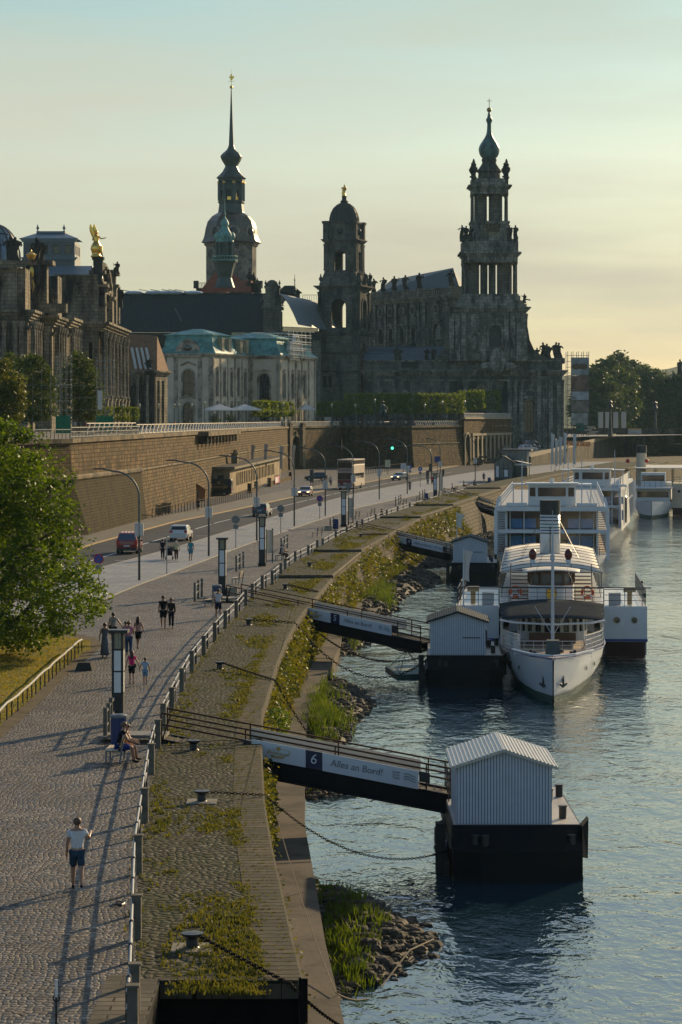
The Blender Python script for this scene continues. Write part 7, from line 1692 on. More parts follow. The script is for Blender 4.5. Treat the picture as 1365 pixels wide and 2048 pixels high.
# ================= VEHICLES =================
tyre=mat('tyre rubber',(.015,.015,.015),.8,var=.1); rim=mat('wheel rim',(.35,.36,.37),.35,metal=.8,var=0); tail=mat('tail lamp',(.45,.015,.01),.25,var=0); headl=mat('head lamp',(.7,.7,.65),.15,var=0,spec=.8); plate=mat('number plate',(.55,.56,.55),.4,var=0)
cg=mat('car window',(.02,.026,.03),.06,var=0,spec=.8)
def car(name,label,cat,loc,rz,col,L=4.0,W=1.72,Hh=1.48,prof=None,glass=None,van=False,group=None,metal=.1,lights=False,wb=None,stripes=None):
    """rear end at y=0 facing -Y, bonnet towards +Y"""
    t=thing(name,label,cat,loc,rz,group); paint=mat('car paint %.2f %.2f %.2f'%col,col,.28,metal=metal,var=.03,coat=.6)
    w=W/2; wb=wb or L*.62
    prof=prof or [(0,.32),(0,.75),(.03,.95),(.12,1.02),(.42,Hh-.06),(.6,Hh),(L*.45,Hh+.01),(L*.56,Hh-.06),(L*.72,1.0),(L*.97,.78),(L,.6),(L,.3)]
    body=[(y,z) for y,z in prof]
    # cross sections: narrower above the waist
    zs=lambda z:w if z<=.98 else w-(z-.98)*.30
    m=MB(); n=len(body); vs=[(-zs(z)+ (.04 if z<.4 else 0),y,z) for y,z in body]+[(zs(z)-(.04 if z<.4 else 0),y,z) for y,z in body]
    fs=[tuple(range(n)),tuple(range(n,2*n))[::-1]]+[((i+1)%n,i,n+i,n+(i+1)%n) for i in range(n)]
    m.add(vs,fs); bo=m.build('body',paint,t,bevel=.05)
    m=MB()
    for y in (L*.5-wb/2,L*.5+wb/2):
        for sx in (-1,1):
            x=sx*(w-.10); m.M=Matrix.Translation((x,y,.31))@Matrix.Rotation(R(90),4,'Y'); k=MB(m.M); k.cyl(0,0,-.12,.12,.31,n=16); wh=k.build('wheel',tyre,t); k=MB(m.M); k.cyl(0,0,.118 if sx>0 else -.128,.128 if sx>0 else -.118,.19,n=12); k.build('rim',rim,wh)
    g=prof
    def quad(y0,z0,y1,z1,x0,x1,off,nm,mt_=cg):
        q=MB(); dy,dz=y1-y0,z1-z0; l=math.hypot(dy,dz); ny,nz=(-dz/l*off,dy/l*off); ny,nz=(ny,nz)
        q.face((-x0,y0+ny,z0+nz),(x0,y0+ny,z0+nz),(x1,y1+ny,z1+nz),(-x1,y1+ny,z1+nz)); return q.build(nm,mt_,t)
    rg=glass or dict(rear=(3,4),front=(7,8))
    a,b=rg['rear']; (ya,za),(yb,zb)=g[a],g[b]; quad(ya+(yb-ya)*.08,za+(zb-za)*.08,ya+(yb-ya)*.9,za+(zb-za)*.9,zs(za)-.12,zs(zb)-.1,.012,'rear_window')
    a,b=rg['front']; (ya,za),(yb,zb)=g[a],g[b]; quad(ya+(yb-ya)*.08,za+(zb-za)*.08,ya+(yb-ya)*.92,za+(zb-za)*.92,zs(za)-.1,zs(zb)-.12,.012,'windscreen')
    ry0,ry1=rg.get('side',(.30,L*.66)); zt=Hh-.1
    for sx in (-1,1):
        m=MB(); f=(zt-1.0)
        ym=(ry0+ry1)*.5
        for p,q in (((ry0+.2,ry0+.45),(ym-.05,ym-.05)),((ym+.05,ym+.05),(ry1,ry1-(.1 if van else .55)))):
            x0=sx*(zs(1.0)+.012); x1=sx*(zs(zt)+.012); pts=[(x0,p[0],1.0),(x0,q[0],1.0),(x1,q[1],zt),(x1,p[1],zt)]; m.face(*(pts if sx>0 else pts[::-1]))
        m.build('side_window',cg,t)
        m=MB(); m.box(*sorted((sx*(w-.02),sx*(w+.16))),L*.64,L*.67,.95,1.08); m.build('mirror',black,t)
        m=MB(); m.box(*sorted((sx*(w-.30),sx*(w-.02))),-.03,.05,.78,1.0 if not van else 1.15); m.build('tail_lamp',tail,t)
        m=MB(); m.box(*sorted((sx*(w-.42),sx*(w-.06))),L-.12,L+.02,.62,.76); m.build('head_lamp',emitmat('lit head lamp',(1,.75,.4),2.5) if lights else headl,t)
    m=MB(); m.box(-.26,.26,-.025,.0,.62,.74); m.box(-.26,.26,L,L+.025,.4,.5); m.build('number_plate',plate,t)
    m=MB(); m.box(-w+.06,w-.06,-.05,.3,.28,.5); m.box(-w+.06,w-.06,L-.3,L+.03,.26,.4); m.build('bumper',black if van else paint,t)
    if stripes: 
        m=MB()
        for k in range(5): m.box(-w+.35+k*.28,-w+.42+k*.28,L*.12,L*.5,Hh+.0,Hh+.05)
        m.build('roof_ribs',stripes,t)
    return t
def heading(y): a=kl(y+8)-kl(y-8); return -math.atan2(a,16)
def onroad(px,py,z=.01): return G(px,py,z)
c=onroad(254,1108); car('van','dark red small van driving away at the left end of the road','van',c,heading(c.y),(.22,.012,.014),4.2,1.83,1.80,[(0,.32),(-.02,.8),(0,1.05),(.03,1.15),(.16,1.74),(.35,1.8),(2.4,1.82),(2.75,1.74),(3.25,1.12),(4.05,.9),(4.2,.6),(4.2,.3)],None,True,stripes=mat('roof rib pink',(.5,.3,.3),.4,var=0))
c=onroad(357,1082); car('hatchback','white hatchback driving away behind the dark red van','car',c,heading(c.y),(.62,.60,.56),3.97,1.70,1.46)
c=onroad(519,1033); car('hatchback','dark teal hatchback driving away near the third street lamp','car',c,heading(c.y),(.02,.07,.10),4.2,1.76,1.50)
c=onroad(615,993); o=car('hatchback','maroon car driving toward the viewer in front of the gate','car',c,heading(c.y)+PI,(.14,.012,.018),4.1,1.74,1.46,lights=True); o.location=c+Vector((0,3.8,0))
c=onroad(811,961); o=car('hatchback','distant dark car with pale windscreen driving toward the viewer','car',c,heading(c.y)+PI-.35,(.03,.05,.07),4.1,1.8,1.46,lights=True); o.location=c+Vector((0,3.8,0))
c=G(617,961); o=car('parked_car','black hatchback parked in front of the arched gate','car',c+Vector((3.4,1,0)),R(100),(.012,.013,.016),4.2,1.76,1.5)
c=G(303,1006); o=car('parked_van','black minivan parked by the wall behind the wooden crates','van',c+Vector((-1.0,3,0)),R(-60),(.012,.013,.016),4.9,1.9,1.95,[(0,.32),(-.02,.8),(0,1.05),(.03,1.15),(.1,1.85),(.35,1.93),(3.0,1.95),(3.3,1.9),(4.1,1.2),(4.7,1.0),(4.9,.6),(4.9,.3)],None,True)
c=G(425,992); bv=car('delivery_van','black delivery van with a gold brewery emblem parked by the low building','van',c+Vector((2.9,2,0)),R(84),(.014,.015,.018),5.6,2.0,2.5,[(0,.35),(0,1),(.0,1.2),(.02,1.4),(.04,2.3),(.12,2.48),(4.0,2.5),(4.3,2.42),(4.95,1.4),(5.5,1.15),(5.6,.7),(5.6,.35)],dict(rear=(3,4),front=(7,8),side=(3.6,4.9)),True)
m=MB(); MM=Matrix.Translation((-1.02,2.0,0))@Matrix.Rotation(R(-90),4,'Z'); 
text_mesh('Radeberger',.62,mat('gold print',(.5,.33,.1)),bv,Matrix.Translation((-1.035,1.9,1.35))@Matrix.Rotation(R(-90),4,'Z')@Matrix.Rotation(R(90),4,'X'),'brewery_lettering')
m.torus((-1.03,1.9,1.4),1.0,.035,24,4,Matrix.Diagonal((1,1,.42)).to_3x3()@Matrix.Rotation(R(90),3,'Y')); m.torus((-1.03,1.9,1.95),.16,.05,12,4,Matrix.Rotation(R(90),3,'Y')); m.build('brewery_emblem',mat('gold print',(1,1,1)),bv)
for i,(px,py,cc,lb) in enumerate(((1048,900,(.02,.05,.09),'dark blue car on the ramp behind the ticket kiosk'),(1040,903,(.5,.5,.5),'silver car on the ramp behind the ticket kiosk'),(1052,893,(.03,.035,.04),'black car at the back of the ramp'))):
    c=G(px,py,4.2 if i<2 else 4.8); car('hatchback',lb,'car',c,R(-60),cc,4.2,1.75,1.48)
# open top double decker bus
c=onroad(694,979); bz=heading(c.y)+PI+R(-1); bus=thing('double_decker_bus','cream and red double decker sightseeing bus coming toward the viewer','bus',c+Vector((-.3,0,0)),bz-PI,None)
bcr=mat('bus cream',(.48,.38,.28),.4,var=.12,vs=1.5); bred=mat('bus red',(.16,.015,.02),.35,var=.1)
BL,BW,BH=10.5,1.25,4.9
m=MB(); m.box(-BW,BW,.05,BL,.45,4.0); bb=m.build('body',bcr,bus,bevel=.08)
m=MB(); m.box(-BW+.02,BW-.02,0,.06,.45,1.55); m.build('front_panel',bred,bus); m=MB(); m.box(-BW,BW,-.06,.05,.3,.62); m.build('bumper',cabw,bus)
m=MB(); m.box(-BW+.08,BW-.08,-.01,.05,1.62,2.68); m.build('windscreen',cg,bus); m=MB(); m.box(-BW+.08,BW-.08,-.01,.05,3.5,4.35); m.build('upper_windscreen',cg,bus)
m=MB(); m.bar((-.5,-.03,1.7),(0,-.03,2.2),.04); m.bar((.5,-.03,1.7),(0,-.03,2.2),.04); m.bar((0,-.03,2.2),(0,-.03,1.65),.05); m.build('wipers',black,bus)
m=MB(); m.box(-BW,BW,.0,BL,4.72,4.9); m.box(-BW,BW,.05,.1,4.0,4.05); 
for y in (.06,2.3,4.3,6.3,8.4,BL-.1):
    for sx in (-1,1): m.bar((sx*(BW-.04),y,4.0),(sx*(BW-.04),y,4.72),.1)
m.box(BW-.05,BW,.1,BL,4.0,4.1); m.box(-BW,-BW+.05,.1,BL,4.0,4.1); m.box(-BW,BW,BL-.1,BL,4,4.7); m.build('roof',mat('bus roof',(.55,.45,.33),.5,var=.1),bus)
m=MB(); 
for sx in (-1,1): x=sx*(BW+.005); m.box(min(x,x-sx*.02),max(x,x-sx*.02),.5,9.8,1.75,2.6)
m.build('side_windows',cg,bus)
for y in (1.6,7.6):
    for sx in (-1,1): k=MB(Matrix.Translation((sx*(BW-.12),y,.48))@Matrix.Rotation(R(90),4,'Y')); k.cyl(0,0,-.14,.14,.48,n=18); w_=k.build('wheel',tyre,bus); k=MB(Matrix.Translation((sx*(BW-.12),y,.48))@Matrix.Rotation(R(90),4,'Y')); k.cyl(0,0,.13*sx-.01,.13*sx+.01,.25,n=12); k.build('rim',rim,w_)
text_mesh('STADTRUNDFAHRT',.34,bred,bus,Matrix.Translation((0,-.0,3.15))@Matrix.Rotation(R(90),4,'X'),'lettering',.02,sx=.72)
for sx in (-1,1): m=MB(); m.cyl(0,0,0,.03,.12,n=10); o=m.build('head_lamp',headl,bus); o.location=(sx*1.0,-.0,.9); o.rotation_euler=(R(90),0,0)
m=MB()
for k in range(3): m.torus((-.35+k*.35,.0,2.75+.0),.12,.02,12,4,Matrix.Rotation(R(90),3,'X'))
m.sph(0,-.01,.95,.22,(1.6,.15,.8)); m.build('crest',bcr,bus)
bus.rotation_euler=(0,0,heading(c.y)-R(4))
# ================= TREES =================
rng=random.Random(21)
lf_big=leafmat('broad leaves sunlit',(.020,.052,.005),(.11,.185,.012),.45,.7)
lf_mid=leafmat('terrace leaves',(.022,.045,.008),(.065,.10,.014),.38,.5)
lf_hedge=leafmat('clipped leaves',(.040,.080,.010),(.15,.21,.022),.5,.5)
lf_far=leafmat('far leaves',(.025,.050,.018),(.06,.09,.028),.3,.15)
def tree(name,label,loc,prof,nclump,nleaf,ls,mt,cr=.55,trunk=.3,group=None,limbs=6,seed=1,squash=(1,1),gap=-.25,nf=.5):
    """prof: (z,radius) of the crown"""
    rg=random.Random(seed); t=thing(name,label,'tree',loc,0,group); z0,z1=prof[0][0],prof[-1][0]
    m=MB(); top=z0+(z1-z0)*.7; m.smooth=True
    m.tube([(0,0,-.2),(.05,0,z0*.5),(0,.05,z0+(top-z0)*.4),(.1,0,top)],[trunk*1.2,trunk,trunk*.7,trunk*.2],8)
    for k in range(limbs):
        a=k*2.4+rg.random(); z=z0*.8+(top-z0*.8)*k/limbs*.8; r=interp(prof,min(z1,max(z0,z+(z1-z)*.25)))*.75; zz_=z+(z1-z)*.3
        m.tube([(0,0,z),(math.cos(a)*r*.45*squash[0],math.sin(a)*r*.45*squash[1],z+(zz_-z)*.6),(math.cos(a)*r*squash[0],math.sin(a)*r*squash[1],zz_)],[trunk*.5,trunk*.32,trunk*.1],5)
    m.build('trunk',mat('bark',(.06,.05,.038),.9,var=.3,vs=5,bump=.5,bs=9),t)
    m=MB(); c=0; tries=0
    while c<nclump and tries<nclump*6:
        tries+=1; z=z0+(z1-z0)*rg.random(); r=interp(prof,z); a=rg.random()*2*PI; q=rg.random()**.42
        if rg.random()>(r/max(p[1] for p in prof))**1.0+.12: continue
        x=math.cos(a)*r*q*squash[0]; y=math.sin(a)*r*q*squash[1]
        if noise.noise((x*nf+seed,y*nf,z*nf))<gap: continue
        bump_=.5*noise.noise((x*nf*1.2,y*nf*1.2,z*nf*1.2+seed*3))
        x*=1+bump_*.35; y*=1+bump_*.35
        leafcl(m,x,y,z,nleaf,cr*rg.uniform(.6,1.2),ls,rg,(1,1,.7)); c+=1
    m.build('crown',mt,t); return t
tree('broadleaf_tree','large bright green leafy tree overhanging the promenade at the left edge',(-17.0,125,0),[(.5,2.6),(1.3,4.6),(2.2,5.5),(3.4,5.9),(4.5,5.2),(5.6,4.5),(7.6,4.1),(8.8,3.8),(10,3.1),(10.9,2.2),(11.4,1.0)],2700,20,.105,lf_big,.5,.3,None,9,4,(1,1),-.14,.62)
for i,(px,t_,yt,yb,r,sd,lb) in enumerate([(8,.060,722,832,2.9,5,'light olive green tree on the terrace at the left frame edge'),(62,.066,712,840,3.6,6,'dark rounded tree on the terrace left of the first scaffold tower'),(158,.070,708,845,3.4,7,'dark dense tree on the terrace between the two scaffold towers'),(28,.072,708,840,3.4,8,'dark tree behind the olive green one on the terrace')]):
    x,y=wc(px,t_); zt=zz(yt,t_)-TZ; tree('terrace_tree',lb,(x,y,TZ),[(1.6,r*.6),(2.6,r*.95),(zt*.5,r),(zt*.8,r*.8),(zt,r*.25)],520,16,.20,lf_mid if i else leafmat('olive leaves',(.05,.07,.012),(.11,.13,.022),.4,.5),.7,.22,'trees on the terrace',5,sd)
# clipped trees: one of each shape, then copies
def clipped(name,label,loc,sx,sy,z0,z1,seed,rnd=False,n=900,ls=.2,group=None):
    rg=random.Random(seed); t=thing(name,label,'tree',loc,0,group); m=MB(); m.tube([(0,0,0),(0,0,z0+.5)],[.18,.14],6); m.build('trunk',mat('bark',(1,1,1)),t)
    m=MB(); 
    inner=(sx*.42,sy*.42,(z1-z0)*.42)
    for k in range(n):
        f=rg.randrange(3); p=[rg.uniform(-1,1) for _ in range(3)]
        if f<2 or rg.random()<.7: p[f]=rg.choice((-1,1))*rg.uniform(.82,1.0)
        if rnd: v=Vector(p).normalized()*rg.uniform(.8,1); e=.75; p=[math.copysign(abs(c)**e,c) for c in v]
        x,y,z=p[0]*sx/2,p[1]*sy/2,(z0+z1)/2+p[2]*(z1-z0)/2; b=1+.05*noise.noise((x,y,z)); leafcl(m,x*b,y*b,z+rg.uniform(-.08,.12),5,.32,ls,rg)
    m.build('crown',lf_hedge,t); return t
hx_,hy_=wc(716,.1245); A=clipped('clipped_tree','first box clipped tree of the long hedge row behind the seated monument',(hx_,hy_,TZ),6.4,8,3.4,8.2,3,n=620,ls=.24,group='box clipped trees on the terrace')
nl=['second','third','fourth','fifth','sixth']
for k in range(5): x,y=wc(758+k*37,.1250); dup(A,(x,y+k*2,TZ),None,'%s box clipped tree of the long hedge row'%nl[k])
for k in range(5): x,y=wc(738+k*40,.1315); dup(A,(x,y,TZ),R(180),'%s box clipped tree in the rear row behind the long hedge'%(['first']+nl)[k])
for k in range(3): x,y=wc(943+k*28,max(.121,wt(943+k*28,.004))); dup(A,(x,y+k*3,TZ+1.0),R(90 if k==1 else 0),'%s box clipped tree of the short hedge on the raised corner'%(['first']+nl)[k])
x,y=wc(650,wt(650,.005)); B=clipped('clipped_tree','rounded clipped tree at the left end beside the domed tower',(x,y,TZ),4.6,5,2.4,6.3,9,True,n=460,ls=.22,group='round clipped trees on the terrace')
for k,(px,tt) in enumerate(((662,.122),(674,.1235),(686,.125))): x,y=wc(px,max(tt,wt(px,.004))); dup(B,(x,y,TZ),R(40*k),'%s rounded clipped tree beside the domed tower'%nl[k])
for k,(px,tt) in enumerate(((522,.106),(534,.1085),(546,.111),(558,.112),(569,.1125),(579,.1125))): x,y=wc(px,max(tt,wt(px,.004))); dup(B,(x,y+3,TZ),R(55*k),'%s round clipped tree in front of the cream mansion'%(['first']+nl)[k],None,(.92,.92,.95))
for k,(px,tt) in enumerate(((212,.079),(236,.080),(263,.081))): x,y=wc(px,tt); dup(B,(x,y,TZ),R(35*k),'%s small round clipped tree in front of the academy columns'%(['left','middle','right'])[k],None,(.5,.5,.62))
# far park trees beyond the bridge
fx=[(1196,.185,742,120),(1215,.19,722,150),(1236,.195,708,190),(1258,.2,722,170),(1280,.205,730,150),(1300,.2,738,150),(1322,.21,745,140),(1345,.2,750,130),(1368,.2,756,150),(1190,.2,735,120),(1225,.215,730,150),(1310,.22,745,150)]
T0=None
for i,(px,t_,yt,w) in enumerate(fx):
    x,y=wc(px,t_); h=zz(yt,t_)-2
    if i in (0,2,4):
        P=[(3,6),(8,9),(h*.45,10.5),(h*.7,9),(h*.88,6),(h,2)]; o=tree('park_tree','%s tall hazy tree beyond the stone bridge'%['first','second','third','fourth','fifth','sixth','seventh','eighth','ninth','tenth','eleventh','twelfth'][i],(x,y,2),P,420,15,.75,lf_far,2.6,.6,'park trees beyond the bridge',5,30+i,(1,1),-.35,.12); T0=(o,h)
    else: k=h/T0[1]; dup(T0[0],(x,y,2),R(70*i),'%s tall hazy tree beyond the stone bridge'%['first','second','third','fourth','fifth','sixth','seventh','eighth','ninth','tenth','eleventh','twelfth'][i],None,(k,k,k))
# hills
m=MB(); m.smooth=True; vs=[];fs=[]
for i in range(61):
    px=1050+i*12; 
    for j,(t_,f) in enumerate(((.7,0),(.85,.8),(1.0,1),(1.4,1.2))):
        hgt=(78+26*noise.noise((i*.11,j*.7,0))+ (18 if 1280<px<1420 else 0))*f; vs.append(((px-CX)*t_,F*t_,2+hgt*t_))
for i in range(60):
    for j in range(3): fs.append((i*4+j,(i+1)*4+j,(i+1)*4+j+1,i*4+j+1))
m.add(vs,fs); struct(m.build('hills',mat('wooded hills',(.045,.065,.035),.95,var=.5,vs=.02,bump=1,bs=.08)))
# ================= BRIDGE, RAMP, FAR THINGS =================
brg=brickmat('bridge masonry',(.21,.175,.125),(.13,.11,.08),(.05,.045,.035),1.2,.6,rough=.9,ms=.03,bump=.5,stain=(.035,.032,.027),ss=.2)
br=thing('stone_bridge','old dark sandstone arch bridge crossing the river behind the far boats','bridge')
TB=.160; M,L=FM(wc(1125,TB),wc(1500,TB)); ux=lambda px:(px-1125)*TB; zb=7.2
m=MB(M); wallf(m,L,-6,zb,[(ux(1293),ux(1425),-6,zz(886,TB),True)],9); m.build('pier_wall',brg,br)
m=MB(M); m.box(0,L,-.5,.4,zb,zb+.35); m.box(0,L,-.25,.15,zb+.35,zb+1.1); m.box(0,L,-.5,.4,zb+1.1,zb+1.3); m.prism([(ux(1262),-4),(ux(1276),-6),(ux(1290),-4),(ux(1290),.1),(ux(1262),.1)],-5,3.5,.9); surround(m,(ux(1293),ux(1425),-6,zz(886,TB),True),1.0,.3,0,False); m.build('parapet',brg,br)
m=MB(M); m.box(0,L,.5,14,zb-.1,zb); m.build('bridge_deck',asph,br)
V3=lambda px,py,t:tuple(V(px,py,t))
m=MB(); a,b,c,d=V(1062,914,.125),V(1232,873,.157),V(1140,867,.160),V(1012,903,.137); m.add([tuple(a),tuple(b),tuple(c),tuple(d)],[(0,1,2,3)]); struct(m.build('ramp_road',mat('pale paving',(.30,.28,.24),.7,var=.15,vs=.4)))
rw=thing('ramp_wall','dark retaining wall with pale parapet climbing to the bridge','wall'); m=MB(); m.add([(a.x,a.y,-5),(b.x,b.y,-5),tuple(b),tuple(a)],[(0,1,2,3)]); m.build('wall',brg,rw)
m=MB(); m.add([tuple(a+Vector((0,-.2,-.1))),tuple(b+Vector((0,-.2,-.1))),tuple(b+Vector((0,-.2,.9))),tuple(a+Vector((0,-.2,.9))),tuple(b+Vector((0,.3,.9))),tuple(a+Vector((0,.3,.9)))],[(0,1,2,3),(3,2,4,5)]); m.build('parapet',mat('pale stone trim',(1,1,1)),rw)
m=MB(); q=[V(985,917,.128),a,b,V(1300,880,.17),V(1300,870,.2),V(1000,870,.165),V(985,900,.14)]; 
m.add([(p.x,p.y,z) for p,z in zip((Vector((30,700,0)),Vector((120,835,0)),Vector((160,1000,0)),Vector((-20,1000,0)),Vector((-20,705,0))),(6.0,6.6,6.6,6.6,6.0))],[(0,1,2,3,4)]); struct(m.build('square_paving',mat('pale paving',(1,1,1))))
orm=mat('barrier orange',(.62,.20,.03),.6,var=.1)
def barrier(p,q,label,cat='barrier',h=1.2,mt=None,n=10):
    t=thing('construction_barrier',label,cat); p=Vector(p);q=Vector(q); m=MB()
    for k in range(n):
        a=p.lerp(q,k/n); b=p.lerp(q,(k+.9)/n); m.add([tuple(a),tuple(b),tuple(b+Vector((0,0,h))),tuple(a+Vector((0,0,h))),tuple(a+Vector((0,.3,0))),tuple(b+Vector((0,.3,0))),tuple(b+Vector((0,.3,h))),tuple(a+Vector((0,.3,h)))],[(0,1,2,3),(3,2,6,7),(1,5,6,2),(4,0,3,7)])
    m.build('panels',mt or orm,t); m=MB()
    for k in range(n): a=p.lerp(q,(k+.3)/n); m.box(a.x-.3,a.x+.3,a.y-.06,a.y-.02,a.z+h*.55,a.z+h*.8)
    m.build('reflectors',white,t); return t
barrier(V(1030,886,.136),V(1182,893,.138),'orange site barrier along the foot of the church','barrier',1.3,None,14)
barrier(V(1198,942,.135),V(1362,944,.137),'yellow and orange site barrier behind the far boats','barrier',1.5,mat('barrier yellow',(.62,.36,.04),.6,var=.15),12)
barrier(V(1090,941,.125),V(1180,940,.126),'orange site barrier right of the ticket kiosk','barrier',1.2,None,8)
ps_=thing('poster_scaffold','tall scaffold tower hung with large printed banners right of the church','scaffold'); tp_=.15
m=MB(); x0,_=wc(1136,tp_); x1,y=wc(1178,tp_); zt=zz(711,tp_)
for fx_ in range(5):
    x=x0+(x1-x0)*fx_/4
    for dy in (0,6): m.bar((x,y+dy,4),(x,y+dy,zt+1.2),.16)
for k in range(15): z=6+k*(zt-6)/14; m.bar((x0,y,z),(x1,y,z),.13); m.bar((x1,y,z),(x1,y+6,z),.13); m.bar((x0,y,z),(x0,y+6,z),.13)
m.build('frame',dark,ps_)
PB=[(1143,715,1178,750,(.20,.25,.26)),(1143,752,1178,782,(.14,.10,.08)),(1143,783,1178,800,(.26,.30,.32)),(1143,802,1178,824,(.15,.14,.13)),(1143,826,1176,850,(.24,.26,.25))]
for i,(a1,b1,a2,b2,c_) in enumerate(PB): xa,_=wc(a1,tp_); xb,_=wc(a2,tp_); m=MB(); m.box(xa,xb,y-.4,y-.25,zz(b2,tp_),zz(b1,tp_)); m.build('banner',mat('banner print %d'%i,c_,.8,var=.55,vs=.35,stain=tuple(min(.6,v*1.7) for v in c_),ss=.3),ps_)
m=MB(); 
for px,py in ((1153,733),(1166,733)): x,_=wc(px,tp_); m.sph(x,y-.5,zz(py,tp_),1.1,(1.3,.1,.8))
m.build('printed_motif',mat('banner motif',(.12,.09,.06),.8,var=.2),ps_)
for i,(px,lb) in enumerate(((1202,'leftmost'),(1216,'second'),(1232,'third'),(1248,'rightmost'))):
    x,y=wc(px,.152); t=thing('banner_flag','%s of the four tall white banners by the bridge head'%lb,'banner',(x,y,6.5),0,'white banners at the bridge head'); m=MB(); m.box(-.75,.75,0,.05,zz(856,.152)-6.5,zz(824,.152)-6.5); m.build('cloth',mat('banner cloth',(.50,.49,.46),.8,var=.15),t); m=MB(); m.tube([(-.85,0,0),(-.85,0,zz(822,.152)-6.5)],.08,5); m.build('pole',dark,t)
x,y=wc(1270,.15); t=thing('site_sign','yellow topped white site board on the bridge head','sign board',(x,y,6.8)); m=MB(); m.box(-2,2,0,.2,.2,1.6); m.build('board',MATS['banner cloth'],t); m=MB(); m.box(-2,2,-.02,.2,1.6,1.9); m.build('yellow_strip',MATS['barrier yellow'],t)
# far corner palace
fp=thing('far_palace','hazy stone palace corner with columns at the right frame edge','building'); t_=.2; M,L=FM(wc(1330,t_),wc(1460,t_)); zt=zz(778,t_); o=[(3+k*5.5,5.6+k*5.5,14,22,True) for k in range(4)]
m=MB(M); wallf(m,L,0,zt,o,.8); m.build('wall',hst,fp); m=MB(M); cornice(m,L,zt-1,1.6,1.4,.4,3); [pil(m,1.5+k*5.5,1.4,8,zt-1,.6,1,1) for k in range(5)]; m.box(4,12,1,9,zt,zz(748,t_)); m.build('trim',hst,fp); [window(fp,M,q,.6,dark,glassd,2,3) for q in o[:2]]; x,y=wc(1362,t_); statue(fp,x,y+2,zz(748,t_),6,sandd,4)
x,y=wc(1221,.15); 
for i,(px,tt,h0,h1,lb) in enumerate(((1221,.15,866,800,'ornate dark lamp standard between the white banners'),(1311,.16,860,802,'ornate dark lamp standard right of the site board'))): x,y=wc(px,tt); m=MB(); m.lathe(x,y,[(.8,6),(.5,8),(.3,zz(h1+20,tt)),(.8,zz(h1+14,tt)),(.4,zz(h1+8,tt)),(.7,zz(h1+4,tt)),(0,zz(h1,tt))],8); tag(m.build('lamp_standard',dark),lb,'lamp standard')
# ================= PEOPLE =================
SK=mat('skin tanned',(.36,.19,.115),.55,var=.05); SK2=mat('skin pale',(.50,.30,.20),.55,var=.05)
def skin_mesh(V_,E_,root,sub=1):
    nm=list(V_); me=bpy.data.meshes.new('b'); me.from_pydata([V_[k][0] for k in nm],[(nm.index(a),nm.index(b)) for a,b in E_],[])
    o=bpy.data.objects.new('b',me); COL.objects.link(o); s=o.modifiers.new('s','SKIN'); s.use_smooth_shade=True
    for i,k in enumerate(nm): 
        sv=me.skin_vertices[0].data[i]; r=V_[k][1]; sv.radius=r if isinstance(r,tuple) else (r,r); sv.use_root=(k==root)
    u=o.modifiers.new('u','SUBSURF'); u.levels=sub; u.render_levels=sub
    bpy.context.view_layer.update(); dg=bpy.context.evaluated_depsgraph_get(); r=bpy.data.meshes.new_from_object(o.evaluated_get(dg)); bpy.data.objects.remove(o); return r
def rotx(v,a): c,s=math.cos(R(a)),math.sin(R(a)); return Vector((v[0],v[1]*c-v[2]*s,v[1]*s+v[2]*c))
